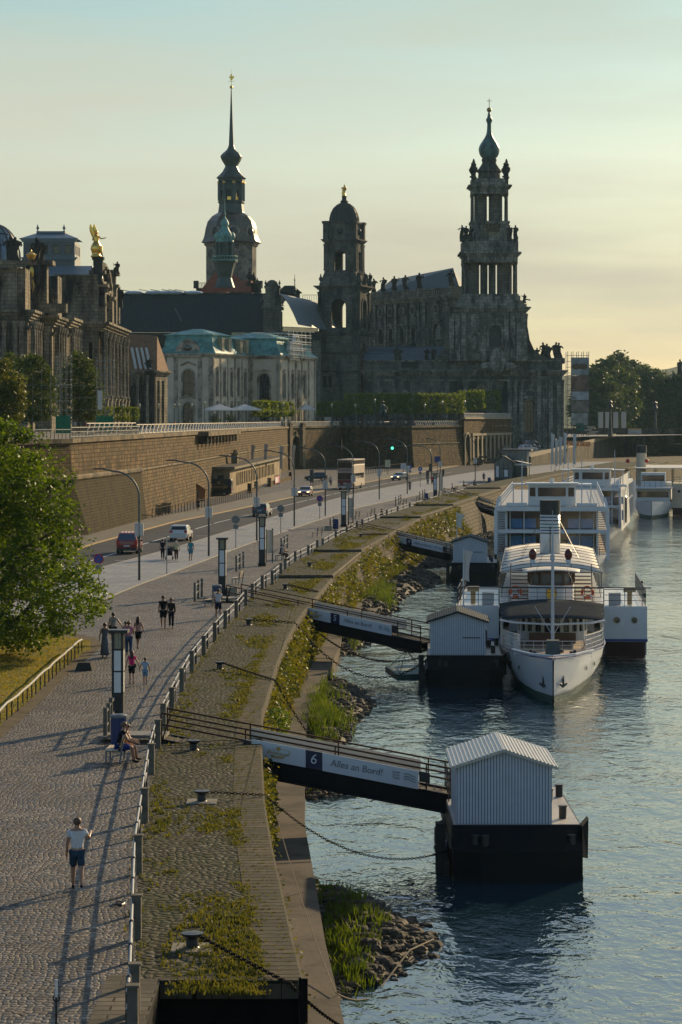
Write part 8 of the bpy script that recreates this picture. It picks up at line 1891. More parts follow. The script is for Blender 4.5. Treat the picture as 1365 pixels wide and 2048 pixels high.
def person(label,loc,rz,h=1.75,shirt=(.6,.6,.6),pants=(.03,.04,.06),hair=(.04,.025,.015),short=True,pose='walk',long_=False,dress=None,arms=(20,-20),legs=(22,-18),skin=SK,bag=None,fingers=False,bend=(12,12),sl=.5,group=None,lean=0,build_=1.0,out=(.03,.03),shoe=(.02,.02,.025),name='person'):
    """faces +Y (away from the viewer) at rz=0"""
    t=thing(name,label,'person',loc,rz,group); S=Vector
    pel=S((0,0,.525)); hipz=.50
    if pose=='sit': pel=S((0,0,.30)); hipz=.285
    J={'pelvis':(pel,(.085*build_,.062)),'waist':(pel+S((0,0,.085)),(.075*build_,.055)),'chest':(pel+S((0,.005+lean*.5,.20)),(.088*build_,.062)),'neckb':(pel+S((0,lean*.9,.285)),(.05,.042)),'neck':(pel+S((0,lean+.008,.325)),(.030,.032)),'head':(pel+S((0,lean*1.1+.012,.385)),(.046,.052)),'top':(pel+S((0,lean*1.1+.008,.435)),(.035,.042))}
    E=[('pelvis','waist'),('waist','chest'),('chest','neckb'),('neckb','neck'),('neck','head'),('head','top')]
    for sg,n,aa,la,ou,bd in ((-1,'l',arms[0],legs[0],out[0],bend[0]),(1,'r',arms[1],legs[1],out[1],bend[1])):
        sh=J['neckb'][0]+S((sg*.098*build_,0,-.018)); ua=rotx((sg*ou,0,-.165),aa); el=sh+ua; fa=rotx((sg*ou*.3,0,-.145),aa+bd); wr=el+fa; hn=wr+fa.normalized()*.045
        J['sh'+n]=(sh,.035*build_); J['el'+n]=(el,.025*build_); J['wr'+n]=(wr,.016); J['hn'+n]=(hn,(.020,.012))
        E+=[('neckb','sh'+n),('sh'+n,'el'+n),('el'+n,'wr'+n),('wr'+n,'hn'+n)]
        if fingers:
            d=fa.normalized(); sd_=S((0,1,0)) if abs(d.y)<.6 else S((1,0,0)); sd_=(sd_-d*sd_.dot(d)).normalized(); cu=d.cross(sd_)*.3*sg
            for q,(o_,l_) in enumerate(((-.013,.036),(-.0045,.042),(.004,.040),(.012,.032))):
                b0=hn+sd_*o_+d*.006; b1=b0+d*l_*.5; b2=b1+(d+cu).normalized()*l_*.5
                J['f%s%d'%(n,q)]=(b0,.0052); J['g%s%d'%(n,q)]=(b1,.0050); J['h%s%d'%(n,q)]=(b2,.0042); E+=[('hn'+n,'f%s%d'%(n,q)),('f%s%d'%(n,q),'g%s%d'%(n,q)),('g%s%d'%(n,q),'h%s%d'%(n,q))]
            th=wr+d*.012+sd_*.016; J['t'+n]=(th,.006); J['u'+n]=(th+d*.026+sd_*.014,.005); E+=[('wr'+n,'t'+n),('t'+n,'u'+n)]
        if pose=='sit':
            hp=S((sg*.052,0,hipz)); kn=hp+S((sg*.02,.235,.0)); an=kn+S((0,.02+.03*(sg>0),-.245)); 
        else:
            hp=S((sg*.050*build_,0,hipz)); kn=hp+rotx((sg*.006,0,-.235),la); an=kn+rotx((0,0,-.235),la-(14 if la<0 else 4))
            if pose=='stand': kn=hp+S((sg*.01,0,-.235)); an=kn+S((sg*.005,0,-.235))
        if pose!='sit' : 
            dz=0
        J['hp'+n]=(hp,.060*build_); J['kn'+n]=(kn,.036*build_); J['an'+n]=(an,.021); J['to'+n]=(an+S((0,.07,-.018)),(.020,.013)); J['md'+n]=(kn.lerp(an,.35)+S((0,-.006,0)),.033*build_)
        E+=[('pelvis','hp'+n),('hp'+n,'kn'+n),('kn'+n,'md'+n),('md'+n,'an'+n),('an'+n,'to'+n)]
    low=min(J['tol'][0].z,J['tor'][0].z)-.014
    T=Matrix.Diagonal((h,h,h,1))@Matrix.Translation((0,0,-low))
    def mk(J_,E_,root,nm,mt,grow=0,sub=1,par=t):
        Q={k:(v[0],tuple(x+grow for x in v[1]) if isinstance(v[1],tuple) else v[1]+grow) for k,v in J_.items()}
        me=skin_mesh(Q,E_,root,sub); me.transform(T); me.materials.clear(); me.materials.append(mt); o=bpy.data.objects.new(nm,me); COL.objects.link(o); o.parent=par; return o
    body=mk(J,E,'pelvis','body',skin)
    # face and ears on the head, part of the head's own look
    c=T@J['head'][0]; k=h
    m=MB(); m.smooth=True; m.sph(c.x,c.y+.058*k,c.z-.002*k,.011*k,(.8,1,1.3),6,4)
    for sg in (-1,1): m.sph(c.x+sg*.050*k,c.y,c.z,.014*k,(.4,.8,1.2),6,4)
    m.build('face_features',skin,body)
    m=MB(); 
    for sg in (-1,1): m.sph(c.x+sg*.019*k,c.y+.052*k,c.z+.010*k,.0065*k,(1.3,.6,.7),6,4)
    m.build('eye',black,body)
    hm=mat('hair %.2f %.2f'%hair[:2],hair,.6,var=.3,vs=20)
    m=MB(); m.smooth=True; m.sph(c.x,c.y-.012*k,c.z+.020*k,.058*k,(.98,1.08,.98),12,8)
    if long_: m.tube([(c.x,c.y-.035*k,c.z+.03*k),(c.x,c.y-.060*k,c.z-.03*k),(c.x,c.y-.075*k,c.z-.11*k),(c.x,c.y-.075*k,c.z-.17*k)],[.045*k,.052*k,.05*k,.022*k],8,True,(1.15,.6))
    m.build('hair',hm,t)
    def cut(a,b,f): return (a[0].lerp(b[0],f),b[1] if not isinstance(a[1],float) else a[1]+(b[1]-a[1])*f)
    JS={k:J[k] for k in ('waist','chest','neckb','shl','shr')}; JS['hem']=(J['pelvis'][0]+S((0,0,.0)),(.092*build_,.068)); ES=[('hem','waist'),('waist','chest'),('chest','neckb'),('neckb','shl'),('neckb','shr')]
    JS['neckb']=(JS['neckb'][0]-S((0,0,.012)),(.050,.040))
    if sl>0:
        for n in 'lr': JS['sl'+n]=cut(J['sh'+n],J['el'+n],sl) if sl<=1 else J['el'+n]; ES.append(('sh'+n,'sl'+n))
        if sl>1:
            for n in 'lr': JS['cf'+n]=cut(J['el'+n],J['wr'+n],sl-1); ES.append(('sl'+n,'cf'+n))
    sm=mat('cloth %.2f %.2f %.2f'%shirt,shirt,.85,var=.12,vs=12)
    mk(JS,ES,'chest','dress_top' if dress else 'shirt',sm,.010)
    pm=mat('cloth %.2f %.2f %.2f'%pants,pants,.85,var=.15,vs=12)
    if dress:
        m=MB(); m.smooth=True; p=T@J['pelvis'][0]; z0=.06*h if dress=='long' else .27*h; m.lathe(0,p.y,[(.135*h if dress=='long' else .12*h,z0),(.11*h,z0+(p.z-z0)*.5),(.092*h,p.z),(.078*h,p.z+.08*h)],12); m.build('skirt',sm,t)
    else:
        JP={'pelvis':J['pelvis']}; EP=[]
        for n in 'lr':
            JP['hp'+n]=J['hp'+n]; EP.append(('pelvis','hp'+n))
            if short: JP['kn'+n]=(J['hp'+n][0].lerp(J['kn'+n][0],.9),.048*build_); EP.append(('hp'+n,'kn'+n))
            else: JP['kn'+n]=J['kn'+n]; JP['an'+n]=(J['kn'+n][0].lerp(J['an'+n][0],.93),.030); EP+=[('hp'+n,'kn'+n),('kn'+n,'an'+n)]
        mk(JP,EP,'pelvis','shorts' if short else 'trousers',pm,.009)
    shm=mat('shoe %.2f'%shoe[0],shoe,.7,var=.1)
    for n in 'lr':
        a=T@J['an'+n][0]; b=T@J['to'+n][0]; m=MB(); m.smooth=True; m.tube([a+Vector((0,-.025*h,-.012*h)),a+Vector((0,0,-.012*h)),b+Vector((0,.01*h,.002*h))],[.022*h,.026*h,.021*h],8,True,(1,.8)); m.build('shoe',shm,t)
    if bag: 
        m=MB(); p=T@(J['chest'][0]); sg=bag; m.tube([(-sg*.09*h,p.y-.02*h,p.z+.09*h),(-sg*.02*h,p.y-.085*h,p.z),(sg*.09*h,p.y-.07*h,p.z-.12*h)],.008*h,4); m.box(*sorted((sg*.07*h,sg*.13*h)),p.y-.06*h,p.y+.04*h,p.z-.24*h,p.z-.13*h); m.build('shoulder_bag',mat('bag brown',(.07,.035,.02),.6,var=.2),t)
    return t
Pg=lambda px,py:G(px,py)
wht=(.62,.62,.62); dnm=(.03,.055,.085)
person('man in white t-shirt and denim shorts walking alone in the foreground',Pg(155,1778),R(6),1.80,wht,dnm,(.10,.06,.03),True,'walk',arms=(4,48),bend=(14,60),legs=(14,-24),fingers=True,out=(.035,.06),sl=.55)
person('man in white t-shirt and dark shorts walking along the fence by gangway five',Pg(437,1237),R(10),1.78,(.6,.58,.56),(.015,.02,.04),(.05,.03,.02),True,'walk',arms=(8,30),bend=(10,80),legs=(16,-14),sl=.5)
person('man in black with sunglasses walking arm in arm toward the viewer',Pg(327,1256),PI,1.82,(.012,.012,.014),(.012,.014,.02),(.03,.02,.012),True,'walk',arms=(6,-8),legs=(8,-10),sl=.5)
person('long haired woman in black walking beside the man in black',Pg(343,1256),PI,1.70,(.02,.018,.018),(.012,.014,.03),(.06,.03,.015),False,'walk',long_=True,arms=(10,0),legs=(8,-10),sl=1.9,build_=.9)
person('woman in a long grey dress walking beside the nearest light column',Pg(210,1314),R(10),1.68,(.10,.11,.13),(.1,.1,.1),(.12,.035,.02),True,'walk',dress='long',arms=(-10,30),bend=(10,50),legs=(4,-4),sl=.0,out=(.05,.06),build_=.95)
person('woman in a patterned white blouse and black shorts reaching out one hand',Pg(227,1288),R(-10),1.66,(.36,.36,.36),(.01,.01,.012),(.015,.01,.01),True,'walk',arms=(10,20),bend=(10,10),legs=(14,-12),sl=.4,out=(.05,.12),bag=-1)
person('person in a pink t-shirt and blue jeans behind the nearest light column',Pg(258,1310),R(0),1.70,(.55,.20,.28),(.03,.07,.14),(.16,.08,.04),False,'walk',arms=(12,20),bend=(60,60),legs=(12,-8),sl=.5,build_=1.08)
person('long haired woman in a pink top and black shorts striding off',Pg(277,1298),R(-12),1.70,(.50,.28,.26),(.01,.01,.012),(.06,.022,.012),True,'walk',long_=True,arms=(-20,25),legs=(22,-26),sl=.1,build_=.92)
person('dark haired child in white hidden behind the person in pink',Pg(252,1296),R(0),1.40,(.5,.5,.5),(.05,.05,.06),(.02,.012,.01),True,'walk',arms=(10,-10),sl=.3,build_=.9)
person('girl in a bright pink t-shirt and black shorts holding the hand of a boy',Pg(264,1368),R(4),1.50,(.70,.03,.16),(.01,.01,.012),(.07,.025,.015),True,'walk',long_=True,arms=(-8,8),legs=(12,-10),out=(.06,.10),sl=.4,bag=1,build_=.86)
person('small boy in light blue shirt and shorts holding the hand of a girl',Pg(291,1369),R(-4),1.20,(.30,.42,.52),(.16,.26,.36),(.03,.02,.015),True,'walk',arms=(8,-8),legs=(12,-12),out=(.10,.05),sl=.5,build_=.98)
person('person in dark clothes pushing a pram on the footway',Pg(326,1121)+Vector((0,0,.1)),R(0),1.74,(.012,.015,.03),(.015,.018,.03),(.04,.03,.02),False,'walk',arms=(-6,35),bend=(8,50),sl=.5)
person('white haired woman in a pale yellow top walking on the footway',Pg(353,1123)+Vector((0,0,.1)),R(0),1.66,(.46,.46,.26),(.06,.03,.025),(.55,.54,.5),False,'walk',arms=(14,-10),out=(.06,.05),sl=.3)
person('man in a teal t-shirt and blue shorts walking on the footway',Pg(382,1124)+Vector((0,0,.1)),R(-6),1.76,(.03,.26,.28),(.08,.20,.27),(.03,.02,.015),True,'walk',arms=(-4,16),legs=(6,-10),sl=.5)
b0=G(216,1522); person('bearded man in black t-shirt and blue shorts sitting on the nearest bench',b0+Vector((.42,-.25,0)),R(-84),1.80,(.015,.015,.017),(.015,.04,.20),(.10,.055,.035),True,'sit',arms=(32,32),bend=(42,42),lean=.07,sl=.5,shoe=(.02,.03,.08),build_=1.08,fingers=True)
person('young person half hidden behind the seated man on the nearest bench',b0+Vector((.50,.45,0)),R(-84),1.62,(.4,.2,.1),(.4,.13,.05),(.03,.02,.015),True,'sit',arms=(32,32),bend=(42,42),lean=.06,sl=0)
b1=G(553,1120); person('man in a light shirt sitting on the bench by the third light column',b1+Vector((.5,.2,0)),R(-85),1.76,(.34,.34,.38),(.09,.07,.06),(.3,.28,.26),False,'sit',arms=(30,30),bend=(45,45),lean=.05,sl=.6)
person('dark haired woman sitting behind the man in the light shirt',b1+Vector((.35,.95,0)),R(-85),1.64,(.05,.05,.06),(.02,.02,.03),(.02,.015,.01),False,'sit',arms=(30,30),bend=(45,45),lean=.03,sl=.8)
for i,(px,py,rz,lb,sh,pose) in enumerate([(764,1040,-60,'dark figure sitting on the ground by the far fence',(.05,.02,.02),'sit'),(905,983,-85,'person in light clothes leaning back on a far bench',(.4,.4,.42),'sit'),(928,977,-85,'person in black on a far bench',(.015,.015,.02),'sit'),(949,975,-60,'person in black sitting near the ticket kiosk',(.015,.02,.03),'sit'),(968,964,0,'figure in dark blue standing by the ticket kiosk',(.03,.04,.07),'stand'),(856,970,0,'walker in teal left of the walker in red',(.03,.12,.16),'walk'),(865,970,0,'walker in red beside the walker in teal',(.35,.03,.05),'walk'),(820,981,0,'cyclist like dark figure under the eighth lamp',(.05,.06,.05),'stand'),(397,1023,0,'person in black walking along the iron fence',(.01,.01,.012),'walk'),(662,972,0,'person in white and blue behind the bus',(.4,.45,.5),'stand'),(957,936,0,'dark figure waiting at the foot of the portal',(.02,.02,.02),'stand')]):
    person(lb,G(px,py),R(rz),1.74,sh,(.02,.03,.05),(.03,.02,.015),i%2==0,pose,sl=.6)
c=G(887,953); m=thing('motorcyclist_bike','dark motorcycle with a helmeted rider on the road near the second bastion','motorcycle',c)
q=MB(); [q.torus((0,s_,.32),.27,.07,14,5,Matrix.Rotation(R(90),3,'Y')) for s_ in (-.7,.7)]; q.build('wheel',tyre,m); q=MB(); q.box(-.18,.18,-.5,.5,.45,.95); q.bar((-.35,-.5,1.05),(.35,-.5,1.05),.05); q.build('body',black,m)
person('helmeted rider in black on the motorcycle',c+Vector((0,.1,.35)),PI,1.7,(.012,.012,.014),(.012,.012,.014),(.02,.02,.02),False,'sit',arms=(50,50),bend=(30,30),lean=.05,sl=1.8)
# pram
c=G(339,1122)+Vector((0,0,.1)); t=thing('pram','dark pushchair loaded with a bag pushed along the footway','pram',c)
m=MB(); [m.torus((x,y,.14),.12,.03,10,5,Matrix.Rotation(R(90),3,'Y')) for x in (-.28,.28) for y in (-.3,.4)]; m.build('wheel',tyre,t)
m=MB(); [m.bar((x,-.3,.14),(x,.35,.75),.035) for x in (-.26,.26)]; [m.bar((x,.4,.14),(x,-.45,1.0),.035) for x in (-.26,.26)]; m.bar((-.26,-.45,1.0),(.26,-.45,1.0),.05); m.build('frame',steel,t)
m=MB(); m.exx([(-.25,.35),(.35,.35),(.45,.7),(.25,1.0),(-.1,1.08),(-.3,.8)],-.24,.24); m.build('seat_hood',MATS['cloth 0.02 0.02 0.03'] if 'cloth 0.02 0.02 0.03' in MATS else black,t); m=MB(); m.box(.1,.55,-.62,-.45,.72,1.05); m.build('hanging_bag',black,t)
# crowd on the terrace: three people built once, then copied
TG_='people strolling on the terrace'; protos=[]
for i,(sh,pn,sx_) in enumerate((((.5,.5,.5),(.03,.04,.08),'white'),((.04,.06,.10),(.02,.02,.02),'navy'),((.35,.05,.06),(.05,.05,.06),'red'),((.25,.35,.42),(.10,.08,.06),'pale blue'))):
    x,y=wc(452+i*9,.1045+.0006*i); protos.append(person('distant stroller in a %s top on the terrace %s'%(sx_,('by the left parasol','under the left parasol','between the parasols','under the right parasol')[i]),(x,y,TZ),R(90*i),1.72,sh,pn,(.04,.03,.02),False,'walk',group=TG_,sl=.6))
rg=random.Random(77); cols=('white','navy','red','pale blue')
spots=[(90+0,0)]
xs=[350,362,380,392,405,478,488,500,510,520,531,543,552,560,570,580,592,604,612,618,628,640,655,488,499,515,527,548,565,585,600,720,738,746,762,790,812,830,850,868,890,905,930,950,968,985,150,172,236]
for k,px in enumerate(xs):
    tt=(.098 if px<450 else .108 if px<650 else .116) if px>300 else .072
    tt+=rg.uniform(-.002,.003); tt=max(tt,wt(px,.0012)) if px>300 else tt; x,y=wc(px,tt); j=rg.randrange(4); z=TZ+(1.7 if px>925 else 0)
    dup(protos[j],(x,y,z),rg.uniform(0,6.28),'distant stroller in a %s top %s'%(cols[j],'below the academy' if px<300 else 'behind the railing left of the mansion' if px<420 else 'in the crowd around the parasols' if px<540 else 'in the crowd above the arched gate' if px<620 else 'by the domed tower trees' if px<700 else 'near the seated monument' if px<800 else 'under the long clipped hedge' if px<920 else 'on the raised corner terrace') ,None,(1,1,1))
# ================= TERRACE THINGS AND YARD =================
trl=mat('terrace lamp green',(.04,.06,.05),.5,var=.1)
def tlamp(px,tt,pyt,label,z=TZ):
    tt=max(tt,wt(px,.0015)) if px>300 else tt; x,y=wc(px,tt); h=zz(pyt,tt)-z; t=thing('terrace_lamp',label,'lamp post',(x,y,z),0,'old style lamps on the terrace'); m=MB(); m.lathe(0,0,[(.2,0),(.16,.5),(.09,.7),(.06,h-1.1),(.12,h-1.0)],6); m.build('post',trl,t); m=MB(); m.lathe(0,0,[(.14,h-1.0),(.30,h-.4),(.30,h-.36),(.1,h-.1),(.03,h)],6); m.build('lantern',lampg,t)
for i,(px,tt,py) in enumerate([(349,.100,806),(358,.108,806),(384,.103,806),(410,.098,802),(512,.107,803),(567,.108,804),(246,.080,806),(279,.082,806),(317,.092,806),(664,.113,807),(711,.113,807),(750,.114,797),(850,.119,807),(885,.12,801),(930,.123,800)]):
    tlamp(px,tt,py,'%s old style lantern lamp on the terrace counted from the left'%('second,third,fourth,fifth,sixth,seventh,first,another first,extra'.split(',')[0] if 0 else ['fourth','fifth','sixth','seventh','eighth','ninth','first','second','third','tenth','eleventh','twelfth','thirteenth','fourteenth','fifteenth'][i]),TZ+(1.5 if px>910 else 0))
cv=mat('parasol canvas',(.60,.58,.52),.8,var=.05)
for px,tt,lb in ((439,.104,'left white square parasol before the cream mansion'),(490,.106,'middle white square parasol before the cream mansion'),(612,.109,'right pale parasol by the wrapped gable end')):
    tt=max(tt,wt(px,.002)); x,y=wc(px,tt); zt=zz(808,tt)-TZ; t=thing('parasol',lb,'parasol',(x,y,TZ),R(20),'terrace parasols'); w=2.9 if px<600 else 1.8; m=MB(); m.add([(-w,-w,zt-1.2),(w,-w,zt-1.2),(w,w,zt-1.2),(-w,w,zt-1.2),(0,0,zt),(-w,-w,zt-1.4),(w,-w,zt-1.4),(w,w,zt-1.4),(-w,w,zt-1.4)],[(0,1,4),(1,2,4),(2,3,4),(3,0,4),(5,6,1,0),(6,7,2,1),(7,8,3,2),(8,5,0,3)]); m.build('canopy',cv,t); m=MB(); m.tube([(0,0,0),(0,0,zt)],.06,6); m.build('pole',white,t)
for px,tt,lb in ((430,.1035,'left small olive tree in front of the parasols'),(462,.1045,'right small olive tree in front of the parasols')):
    x,y=wc(px,tt); tree('olive_tree',lb,(x,y,TZ),[(1.0,.6),(1.8,1.3),(2.4,1.0),(2.8,.4)],50,14,.12,lf_mid,.4,.06,'small olive trees',3,px)
# seated monument
x,y=wc(766,wt(766,.0025)); mo=thing('monument','dark seated bronze figure on a pedestal on the terrace corner','monument',(x,y,TZ)); m=MB(); m.box(-2.2,2.2,-2,2,0,1.6); m.box(-1.4,1.4,-1.3,1.3,1.6,3.4); m.build('pedestal',sandd,mo); m=MB(); m.smooth=True; m.tube([(0,.2,3.2),(0,.1,4.6),(0,0,5.4)],[.9,.75,.45],8); m.sph(0,0,6.0,.36); m.tube([(-.3,-.3,3.8),(-.5,-1.5,3.7),(-.5,-1.7,2.4)],[.42,.36,.25],6); m.tube([(.4,-.3,3.8),(.5,-1.5,3.7),(.5,-1.7,2.4)],[.42,.36,.25],6); m.tube([(.5,0,5.1),(1.0,-.4,4.3),(.6,-1.1,4.2)],[.25,.2,.15],6); m.tube([(-1.9,-1.8,1.4),(-2.1,-1.9,.7),(2.2,-1.9,1.0)],[.5,.4,.5],6); m.build('figure',copperd,mo)
x,y=wc(656,wt(656,.0015)); m=MB(); m.box(-.8,.8,-.7,.7,0,2.2); m.box(-.95,.95,-.85,.85,2.2,2.4); m.box(-.6,.6,-.74,-.7,.3,1.9); o=m.build('information_kiosk',mat('kiosk paint',(.38,.37,.34),.6,var=.1),None,(x,y,TZ)); tag(o,'small white kiosk box on the terrace right of the strollers','kiosk')
for k,(px,tt,lb) in enumerate(((571,.1125,'left stone pier above the arched gate'),(610,.1135,'right stone pier above the arched gate'))): pass
# scaffold towers on the bastion
def scaff(px0,px1,tt,pyt,label,net=True):
    x0,y=wc(px0,tt); x1,_=wc(px1,tt); t=thing('scaffold_tower',label,'scaffold',(x0,y,TZ),0,'scaffold towers on the bastion'); w=x1-x0; h=zz(pyt,tt)-TZ; d=1.4
    m=MB(); n=max(2,int(w/.75)+1)
    for k in range(n+1):
        for yy in (0,d): m.tube([(w*k/n,yy,0),(w*k/n,yy,h+(k%2)*.5)],.035,4)
    for j in range(int(h/1.0)): 
        for yy in (0,d): m.tube([(0,yy,1+j),(w,yy,1+j)],.03,4)
        m.tube([(0,0,1+j),(0,d,1+j)],.03,4); m.tube([(w,0,1+j),(w,d,1+j)],.03,4)
    m.tube([(0,0,.2),(w,0,2.2)],.03,4); m.tube([(w,0,2.2),(0,0,4.2)],.03,4); m.build('tubes',mat('scaffold tubes dull',(.16,.18,.18),.4,metal=.6,var=.2),t)
    m=MB(); [m.box(0,w,0,d,z,z+.06) for z in (2.1,4.2,6.3) if z<h]; m.build('deck_boards',mat('pale boards',(.42,.38,.30),.7,var=.2),t)
    if net:
        m=MB(); m.smooth=True; nn=16; vs=[];fs=[]
        for i in range(nn+1):
            f=i/nn; dip=abs(math.sin(f*3*PI)); 
            for z in (.05,2.6-.35*dip): vs.append((w*f,-.06-.04*math.sin(i*2.1),z))
        for i in range(nn): fs.append((2*i,2*i+2,2*i+3,2*i+1))
        m.add(vs,fs); m.build('green_net',mat('green debris net',(.03,.17,.09),.8,var=.35,vs=5,aniso=(1,1,4)),t)
    return t
scaff(112,142,.0645,712,'left scaffold tower with a green net at its base'); scaff(193,227,.069,716,'right scaffold tower with a green net and a hanging white banner')
x,y=wc(201,.0685); m=MB(); m.add([(-.28,0,0),(.28,0,0),(.34,0,2.6),(-.34,0,2.6),(-.28,.03,0),(.28,.03,0),(.34,.03,2.6),(-.34,.03,2.6)],[(0,1,2,3),(7,6,5,4),(0,4,5,1),(3,2,6,7)]); tag(m.build('hanging_banner',cv,None,(x,y-.3,zz(819,.0685))),'narrow white banner hanging from the right scaffold tower','banner')
m=MB(); x0,y=wc(48,.0655)
for k in range(5): xx,_=wc(48+k*18,.0655); m.tube([(xx,y,TZ),(xx,y,zz(735,.0655))],.035,4)
for k in range(4): m.tube([(x0,y,TZ+1.6*k+1.5),(wc(190,.0655)[0],y,TZ+1.6*k+1.5)],.03,4)
tag(m.build('tube_scaffold',MATS['scaffold tubes dull']),'light frame of scaffold tubes linking the two tall scaffold towers','scaffold')
# low flat roofed building under the terrace wall
lbm=mat('low building render',(.34,.26,.15),.85,var=.2,vs=.8,stain=(.2,.15,.09),ss=.3); lb=thing('low_building','long low flat roofed building with narrow windows under the terrace wall','building'); p=Vector((-16.8,393)); q=Vector((-11.8,508)); M,L=FM(p,q); hb=3.9
o=[(12+k*3.6,14.2+k*3.6,1.1,3.1) for k in range(24)]
m=MB(M); wallf(m,L,-.1,hb,o,.35); m.build('wall',lbm,lb); M2,L2=FM(p+Vector((-4.2,.4)),p); o2=[(.5,1.5,1.8,3),(2.3,3.3,1.8,3)]; m=MB(M2); wallf(m,L2,-.1,hb,o2,.3); m.build('wall',lbm,lb)
for k in o: window(lb,M,k,.3,dark,glassd,1,2)
for k in o2: window(lb,M2,k,.25,dark,glassd,1,2)
m=MB(M); m.box(-.7,L+.5,-.8,4.5,hb,hb+.35); m.build('roof',mat('felt roof edge',(.20,.17,.12),.8,var=.2),lb); m=MB(M); m.box(-.5,L+.3,-.6,4.4,hb+.35,hb+.37); m.build('roof_felt',mat('roof felt',(.06,.055,.05),.9,var=.2),lb)
m=MB(M); m.box(28,29.6,1.2,2.2,hb+.3,hb+1.9); m.box(27.8,29.8,1.0,2.4,hb+1.9,hb+2.1); m.sph(29,1.6,hb+2.3,.4); m.build('chimney',lbm,lb)
fw=thing('forecourt_wall','low forecourt wall with stone posts and a pink white sign in front of the low building','wall'); p2=Vector((-15.9,398)); q2=Vector((-10.9,500)); M3,L3=FM(p2+Vector((1.6,4)),q2+Vector((1.8,0))); m=MB(M3)
for u in (2,14,40,56,60,90): m.box(u-.6,u+.6,-.3,.3,0,1.5)
m.box(2,14,-.1,.1,0,.5); m.box(40,90,-.12,.12,0,.7); m.build('wall',twall,fw)
m=MB(M3); [m.tube([(2,0,h_),(40,0,h_)],.04,4) for h_ in (.7,1.2)]; m.build('rails',dark,fw)
m=MB(M3); m.box(48,58,-.35,-.3,.3,1.5); sg_=m.build('sign',mat('pink sign',(.45,.10,.14),.6,var=.1),fw); m=MB(M3); m.box(49,54,-.37,-.35,.5,1.3); m.build('white_field',white,sg_)
# furled flags by the building
for px,pb,pt,lb_ in ((503,950,888,'first furled pale flag over the low building'),(529,950,886,'second furled pale flag over the low building'),(560,957,890,'third furled pale flag in front of the low building'),(584,952,888,'fourth furled pale flag beside the arched gate')):
    c=G(px,pb+16); c.z=0; h=(pb+16-pt)*c.y/F; flagpole((c.x,c.y,0),h,lb_,(.48,.38,.28),h*.55,.75,None,'furled flags by the low building','furled_flag')
for px,pt,lb_ in ((1103,866,'leftmost furled white flag by the landing stage'),(1111,877,'second furled white flag by the landing stage'),(1119,872,'third furled white flag by the landing stage'),(1128,864,'rightmost furled white flag by the landing stage'),(1147,866,'solitary furled grey flag right of the white flags')):
    c=G(px,950); h=(950-pt)*c.y/F; flagpole((c.x,c.y,0),h,lb_,(.62,.61,.56),h*.72,.75,None,'furled flags by the landing stage','furled_flag')
# yard: crates, hut, bins, iron fence
c=G(388,1003); hu=thing('wooden_hut','small orange brown wooden hut with a dark pitched roof','hut',c+Vector((0,3,0)),R(10)); m=MB(); m.add([(-1.2,-1.2,0),(1.2,-1.2,0),(1.2,1.2,0),(-1.2,1.2,0),(-1.35,-1.2,1.6),(1.35,-1.2,1.6),(1.35,1.2,1.6),(-1.35,1.2,1.6),(0,-1.2,2.4),(0,1.2,2.4)],[(0,1,5,8,4),(1,2,6,5),(2,3,7,9,6),(3,0,4,7)]); m.build('wall',mat('orange timber',(.35,.13,.04),.7,var=.2,vs=3,aniso=(1,1,6)),hu)
m=MB(); [m.add([(s*1.6,-1.4,1.45),(0,-1.4,2.5),(0,1.4,2.5),(s*1.6,1.4,1.45)],[(0,1,2,3)]) for s in (-1,1)]; m.build('roof',slate,hu); m=MB(); m.box(-.35,.35,-1.22,-1.2,.1,1.5); m.build('door',wood,hu)
def crate(px,py,w,h,label):
    c=G(px,py); t=thing('wooden_crate',label,'crate',c+Vector((0,w*.6,0)),R(8),'slatted crates behind the iron fence'); m=MB(); n=5
    for k in range(n): z=h*k/n; m.box(-w/2,w/2,-w/2,-w/2+.04,z,z+h/n*.55); m.box(w/2-.04,w/2,-w/2,w/2,z,z+h/n*.55)
    m.build('slats',mat('crate wood',(.38,.25,.12),.8,var=.25,vs=3),t); m=MB(); [m.cb(x,-w/2+.06,0,h,.1,.1) for x in (-w/2+.05,0,w/2-.05)]; m.box(-w/2+.1,w/2-.1,-w/2+.1,w/2-.1,0,h*.8); m.build('frame',wood,t)
crate(311,1030,1.3,1.3,'dark slatted crate at the left end of the iron fence'); crate(330,1026,1.3,1.35,'sunlit slatted crate right of the dark one')
for px,py,cc,lb_ in ((345,990,(.03,.035,.035),'large dark rubbish container in the yard'),(372,984,(.30,.03,.02),'red topped skip behind the rubbish container'),(355,982,(.5,.25,.03),'yellow edged skip in the yard'),(415,985,(.4,.38,.33),'pale tarp covered trailer next to the wooden hut')):
    c=G(px,py); t=thing('container',lb_,'container',c+Vector((0,2,0)),R(12)); m=MB(); m.prism([(-1.2,-.7),(1.2,-.7),(1.2,.7),(-1.2,.7)],.15,1.3,1.12); m.build('body',mat('cont %.2f'%cc[0],cc,.6,var=.2),t); m=MB(); m.add([(-1.4,-.85,1.3),(1.4,-.85,1.3),(1.4,.85,1.3),(-1.4,.85,1.3),(-1.2,0,1.6),(1.2,0,1.6)],[(0,1,5,4),(1,2,5),(2,3,4,5),(3,0,4)]); m.build('lid',dark,t)
c=G(294,1003); t=thing('camera_pole','pole with two pale boxes beside the black minivan','pole',c+Vector((.1,2,0))); m=MB(); m.tube([(0,0,0),(0,0,3.2)],.08,6); m.build('pole',dark,t); m=MB(); m.box(-.6,.2,-.2,.2,3.1,3.45); m.box(.2,.6,-.2,.2,2.9,3.3); m.build('box',white,t)
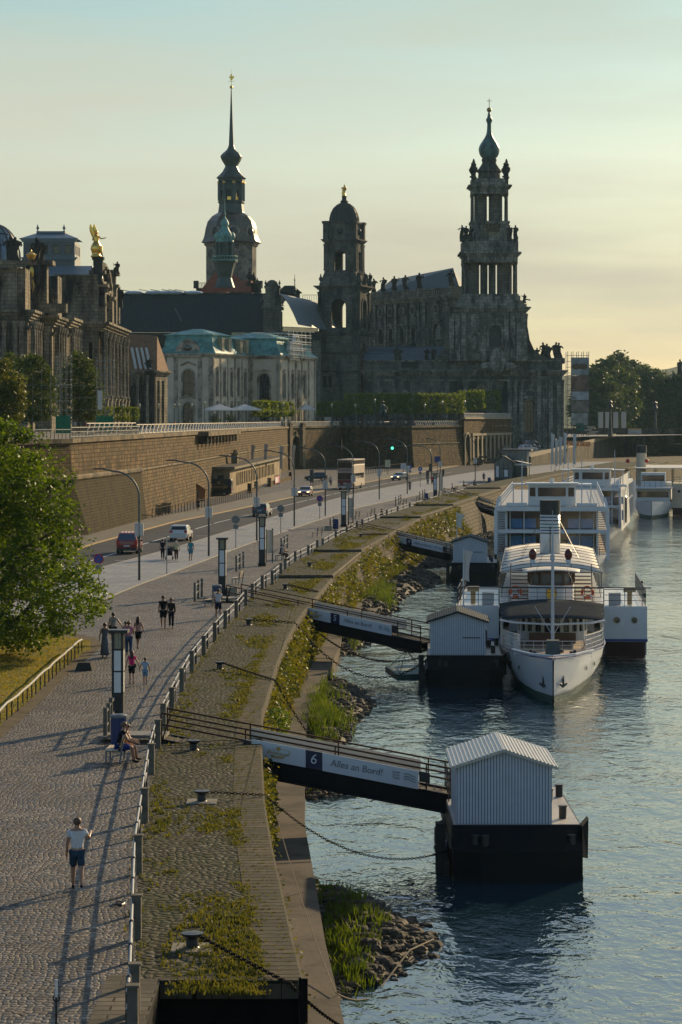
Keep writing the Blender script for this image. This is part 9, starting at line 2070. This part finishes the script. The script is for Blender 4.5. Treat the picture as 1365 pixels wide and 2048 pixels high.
def ifence(p,q,z,label,n,h=1.0):
    t=thing('iron_fence',label,'fence'); p=Vector(p);q=Vector(q); m=MB(); [m.bar(p.lerp(q,k/n)+Vector((0,0,0)),p.lerp(q,k/n)+Vector((0,0,h)),.09) for k in range(n+1)]; m.build('uprights',black,t); m=MB(); m.bar(p+Vector((0,0,h*.95)),q+Vector((0,0,h*.95)),.05); m.bar(p+Vector((0,0,.15)),q+Vector((0,0,.15)),.05); m.build('rail',rust,t)
ifence(G(305,1038),G(415,1015),0,'near iron fence between the footway and the crates',18,1.25); ifence(G(418,1013),G(503,996),0,'iron fence continuing before the black delivery van',22); ifence(G(622,975),G(662,965),0,'row of short iron posts left of the bus',14); ifence(G(728,949),G(822,936),0,'iron fence on the far footway right of the bus',22,1.4)
c=G(624,965); m=MB(); m.box(-.35,.35,-.3,.3,0,2.3); tag(m.build('ticket_machine',dark,None,c),'tall dark ticket machine by the parked black hatchback','ticket machine')
# small signs on the far footway
for px,py,z0,w,h,cc,lb_ in ((776,950,1.6,1.1,1.5,(.55,.55,.35),'yellow tour stop sign on a dark red post'),(807,958,1.8,1.0,1.2,(.6,.6,.6),'white notice board near the far car'),(875,950,2.6,1.1,1.2,(.02,.04,.2),'dark blue notice on a post by the bastion corner')):
    c=G(px,py); t=thing('notice_sign',lb_,'road sign',c); m=MB(); m.box(-w/2,w/2,-.05,0,z0,z0+h); m.build('panel',mat('notice %.2f'%cc[2],cc,.6,var=.2),t); m=MB(); m.tube([(0,0,0),(0,0,z0+h)],.06,5); m.build('post',dark,t)
# ticket kiosk pavilion
c=G(990,964); tt=c.y/F; k=thing('ticket_kiosk','dark framed glass ticket pavilion with a low gabled roof beside the quay fence','kiosk',c,R(-8)); w=(1048-990)*tt; 
m=MB(); m.add([(0,0,0),(w*.62,0,0),(w*.62,7,0),(0,7,0),(0,0,3.6),(w*.62,0,3.6),(w*.62,7,3.6),(0,7,3.6),(w*.31,0,4.6),(w*.31,7,4.6)],[(0,1,5,8,4),(1,2,6,5),(2,3,7,9,6),(3,0,4,7)]); m.build('glass_wall',mat('kiosk glass',(.10,.14,.15),.1,var=.4,vs=.5,spec=.8),k)
m=MB(); [m.box(x-.08,x+.08,-.08,.02,0,3.6) for x in (0,w*.155,w*.31,w*.465,w*.62)]; m.box(0,w*.62,-.08,.02,0,.8); m.box(0,w*.62,-.06,.02,2.4,2.6); [m.bar((x0,-.1,z0),(x1,-.1,z1),.25) for x0,z0,x1,z1 in ((-.5,3.45,w*.31,4.7),(w*.31,4.7,w*.62+.5,3.45))]; [m.box(w*.62-.02,w*.62+.08,y,y+.15,0,3.6) for y in (1.5,3.5,5.5)]; m.build('frame',dark,k)
m=MB(); m.add([(-.6,-.4,3.4),(w*.31,-.4,4.75),(w*.31,7.4,4.75),(-.6,7.4,3.4),(w*.62+.6,-.4,3.4),(w*.62+.6,7.4,3.4)],[(0,1,2,3),(1,4,5,2)]); m.build('roof',slate,k)
m=MB(); m.box(w*.2,w*1.0,8,14,0,5.6); m.build('rear_block',MATS['kiosk glass'],k); m=MB(); m.box(w*.1,w*1.15,7.6,14.4,5.6,5.9); [m.box(x,x+.1,7.9,8,0,5.6) for x in (w*.2,w*.4,w*.6,w*.8,w-.1)]; m.build('rear_roof',dark,k)
m=MB(); m.add([(w*.66,1,3.9),(w*1.2,1,3.3),(w*1.2,6,3.3),(w*.66,6,3.9)],[(0,1,2,3)]); m.box(w*.66,w*1.2,.9,1.0,3.0,3.35); m.build('awning',tarpw,k); m=MB(); [m.bar((x,1.2,0),(x,1.2,3.5),.1) for x in (w*.9,w*1.18)]; m.box(w*.7,w*1.1,2,5,0,2.6); m.build('counter',dark,k)
m=MB(); m.box(.25,w*.14,-.14,-.1,.9,2.9); m.box(w*.33,w*.45,-.12,-.1,1.0,2.2); m.build('timetable',white,k)
x,y=wc(1025,.118); # yard clutter right of the portal
for i,(px,py,z,cc,lb_) in enumerate(((945,925,.0,(.10,.08,.05),'stack of dark timber beams below the shop windows'),(962,930,.0,(.09,.08,.06),'pile of pallets beside the portal'),(1028,862,6.3,(.03,.06,.14),'blue site machine at the corner of the church'),(1040,866,6.3,(.4,.37,.3),'pale site container by the church door'),(1165,862,6.5,(.03,.16,.16),'teal portable toilet on the bridge head'),(1182,868,6.5,(.45,.42,.36),'pale site hut next to the teal portable toilet'),(1010,908,2.3,(.3,.26,.2),'beige planter box on the ramp behind the kiosk'))):
    c=G(px,py,z) if z<3 else V(px,py,.142); rg2=random.Random(i); o=MB()
    for q in range(5): a=rg2.uniform(-1,1); o.M=Matrix.Translation((a,rg2.uniform(-.5,.5),q*.45))@Matrix.Rotation(rg2.uniform(-.2,.2),4,'Z'); o.box(-1.1,1.1,-.7,.7,0,.42)
    tag(o.build('site_stack',mat('stack %d'%i,cc,.8,var=.3),None,c),lb_,'site material')
# haze: one even box of evening air round the scene
m=MB(); m.box(-420,420,-20,2200,-8,125); hz=m.build('haze',mat('haze_',(1,1,1))); hm=bpy.data.materials.new('evening haze'); hm.use_nodes=True; q=hm.node_tree; q.nodes.clear(); a=q.nodes.new('ShaderNodeOutputMaterial'); b=q.nodes.new('ShaderNodeVolumePrincipled'); b.inputs['Density'].default_value=.000048; b.inputs['Color'].default_value=(.55,.85,1.0,1); b.inputs['Anisotropy'].default_value=.1
q.links.new(b.outputs[0],a.inputs['Volume']); hz.data.materials.clear(); hz.data.materials.append(hm); tag(hz,kind='stuff')
# separate pieces of a part become parts of their own
def split_pieces(names,gap=.25):
    for o in [q for q in COL.objects if q.type=='MESH' and q.name.split('.')[0] in names]:
        me=o.data; n=len(me.vertices); par=list(range(n))
        def fd(i):
            while par[i]!=i: par[i]=par[par[i]]; i=par[i]
            return i
        for e in me.edges: a,b=fd(e.vertices[0]),fd(e.vertices[1]); par[a]=b
        g={}
        for i in range(n): g.setdefault(fd(i),[]).append(i)
        bb=[]
        for k,v in g.items():
            cs=[me.vertices[i].co for i in v]; bb.append([[min(c[j] for c in cs)-gap for j in range(3)],[max(c[j] for c in cs)+gap for j in range(3)],set(v)])
        ch=True
        while ch:
            ch=False
            for i in range(len(bb)):
                for j in range(len(bb)-1,i,-1):
                    A,B=bb[i],bb[j]
                    if all(A[0][k]<=B[1][k] and B[0][k]<=A[1][k] for k in range(3)):
                        bb[i]=[[min(A[0][k],B[0][k]) for k in range(3)],[max(A[1][k],B[1][k]) for k in range(3)],A[2]|B[2]]; bb.pop(j); ch=True
        if len(bb)<2 or len(bb)>40: continue
        for _,_,vs in bb:
            idx={v:i for i,v in enumerate(sorted(vs))}; fs=[p for p in me.polygons if p.vertices[0] in idx]
            nm=bpy.data.meshes.new(o.name.split('.')[0]); nm.from_pydata([me.vertices[v].co[:] for v in sorted(vs)],[],[tuple(idx[v] for v in p.vertices) for p in fs])
            nu=nm.uv_layers.new(name='UVMap').data; ou=me.uv_layers[0].data; li=0
            for p in fs:
                for q in p.loop_indices: nu[li].uv=ou[q].uv; li+=1
            nm.polygons.foreach_set('use_smooth',[p.use_smooth for p in fs]); [nm.materials.append(m) for m in me.materials]
            c=o.copy(); c.data=nm; c.name=o.name.split('.')[0]; COL.objects.link(c)
        for ch_ in [q for q in COL.objects if q.parent==o]: ch_.parent=o.parent
        bpy.data.objects.remove(o)
split_pieces({'cornices','tower_cornices','blue_blinds','gable','scroll_buttress','attic','sculpture_plinth','dormer','finials','roof_light','skylight','drapery','trim','bitts','dome_hatch','pillar','slit_window','entry_ramp','oculus','portholes','windows','counter','river_bay','front_pilasters','lantern_roof','stone_dormer','lantern_tip','nave_trim','bay_front','bay_side','columns','bollards','roof_struts','wheel','light_panel','printed_motif','gate_piers','eye','windscreen','cowl_box','awning','rear_block','stripe','roof_ribs','mirror','handle','fender_pile','gilding','bracket','tube','posts','signal_box','unlit_lights','side_screen','side_stair','uprights','ventilator'})
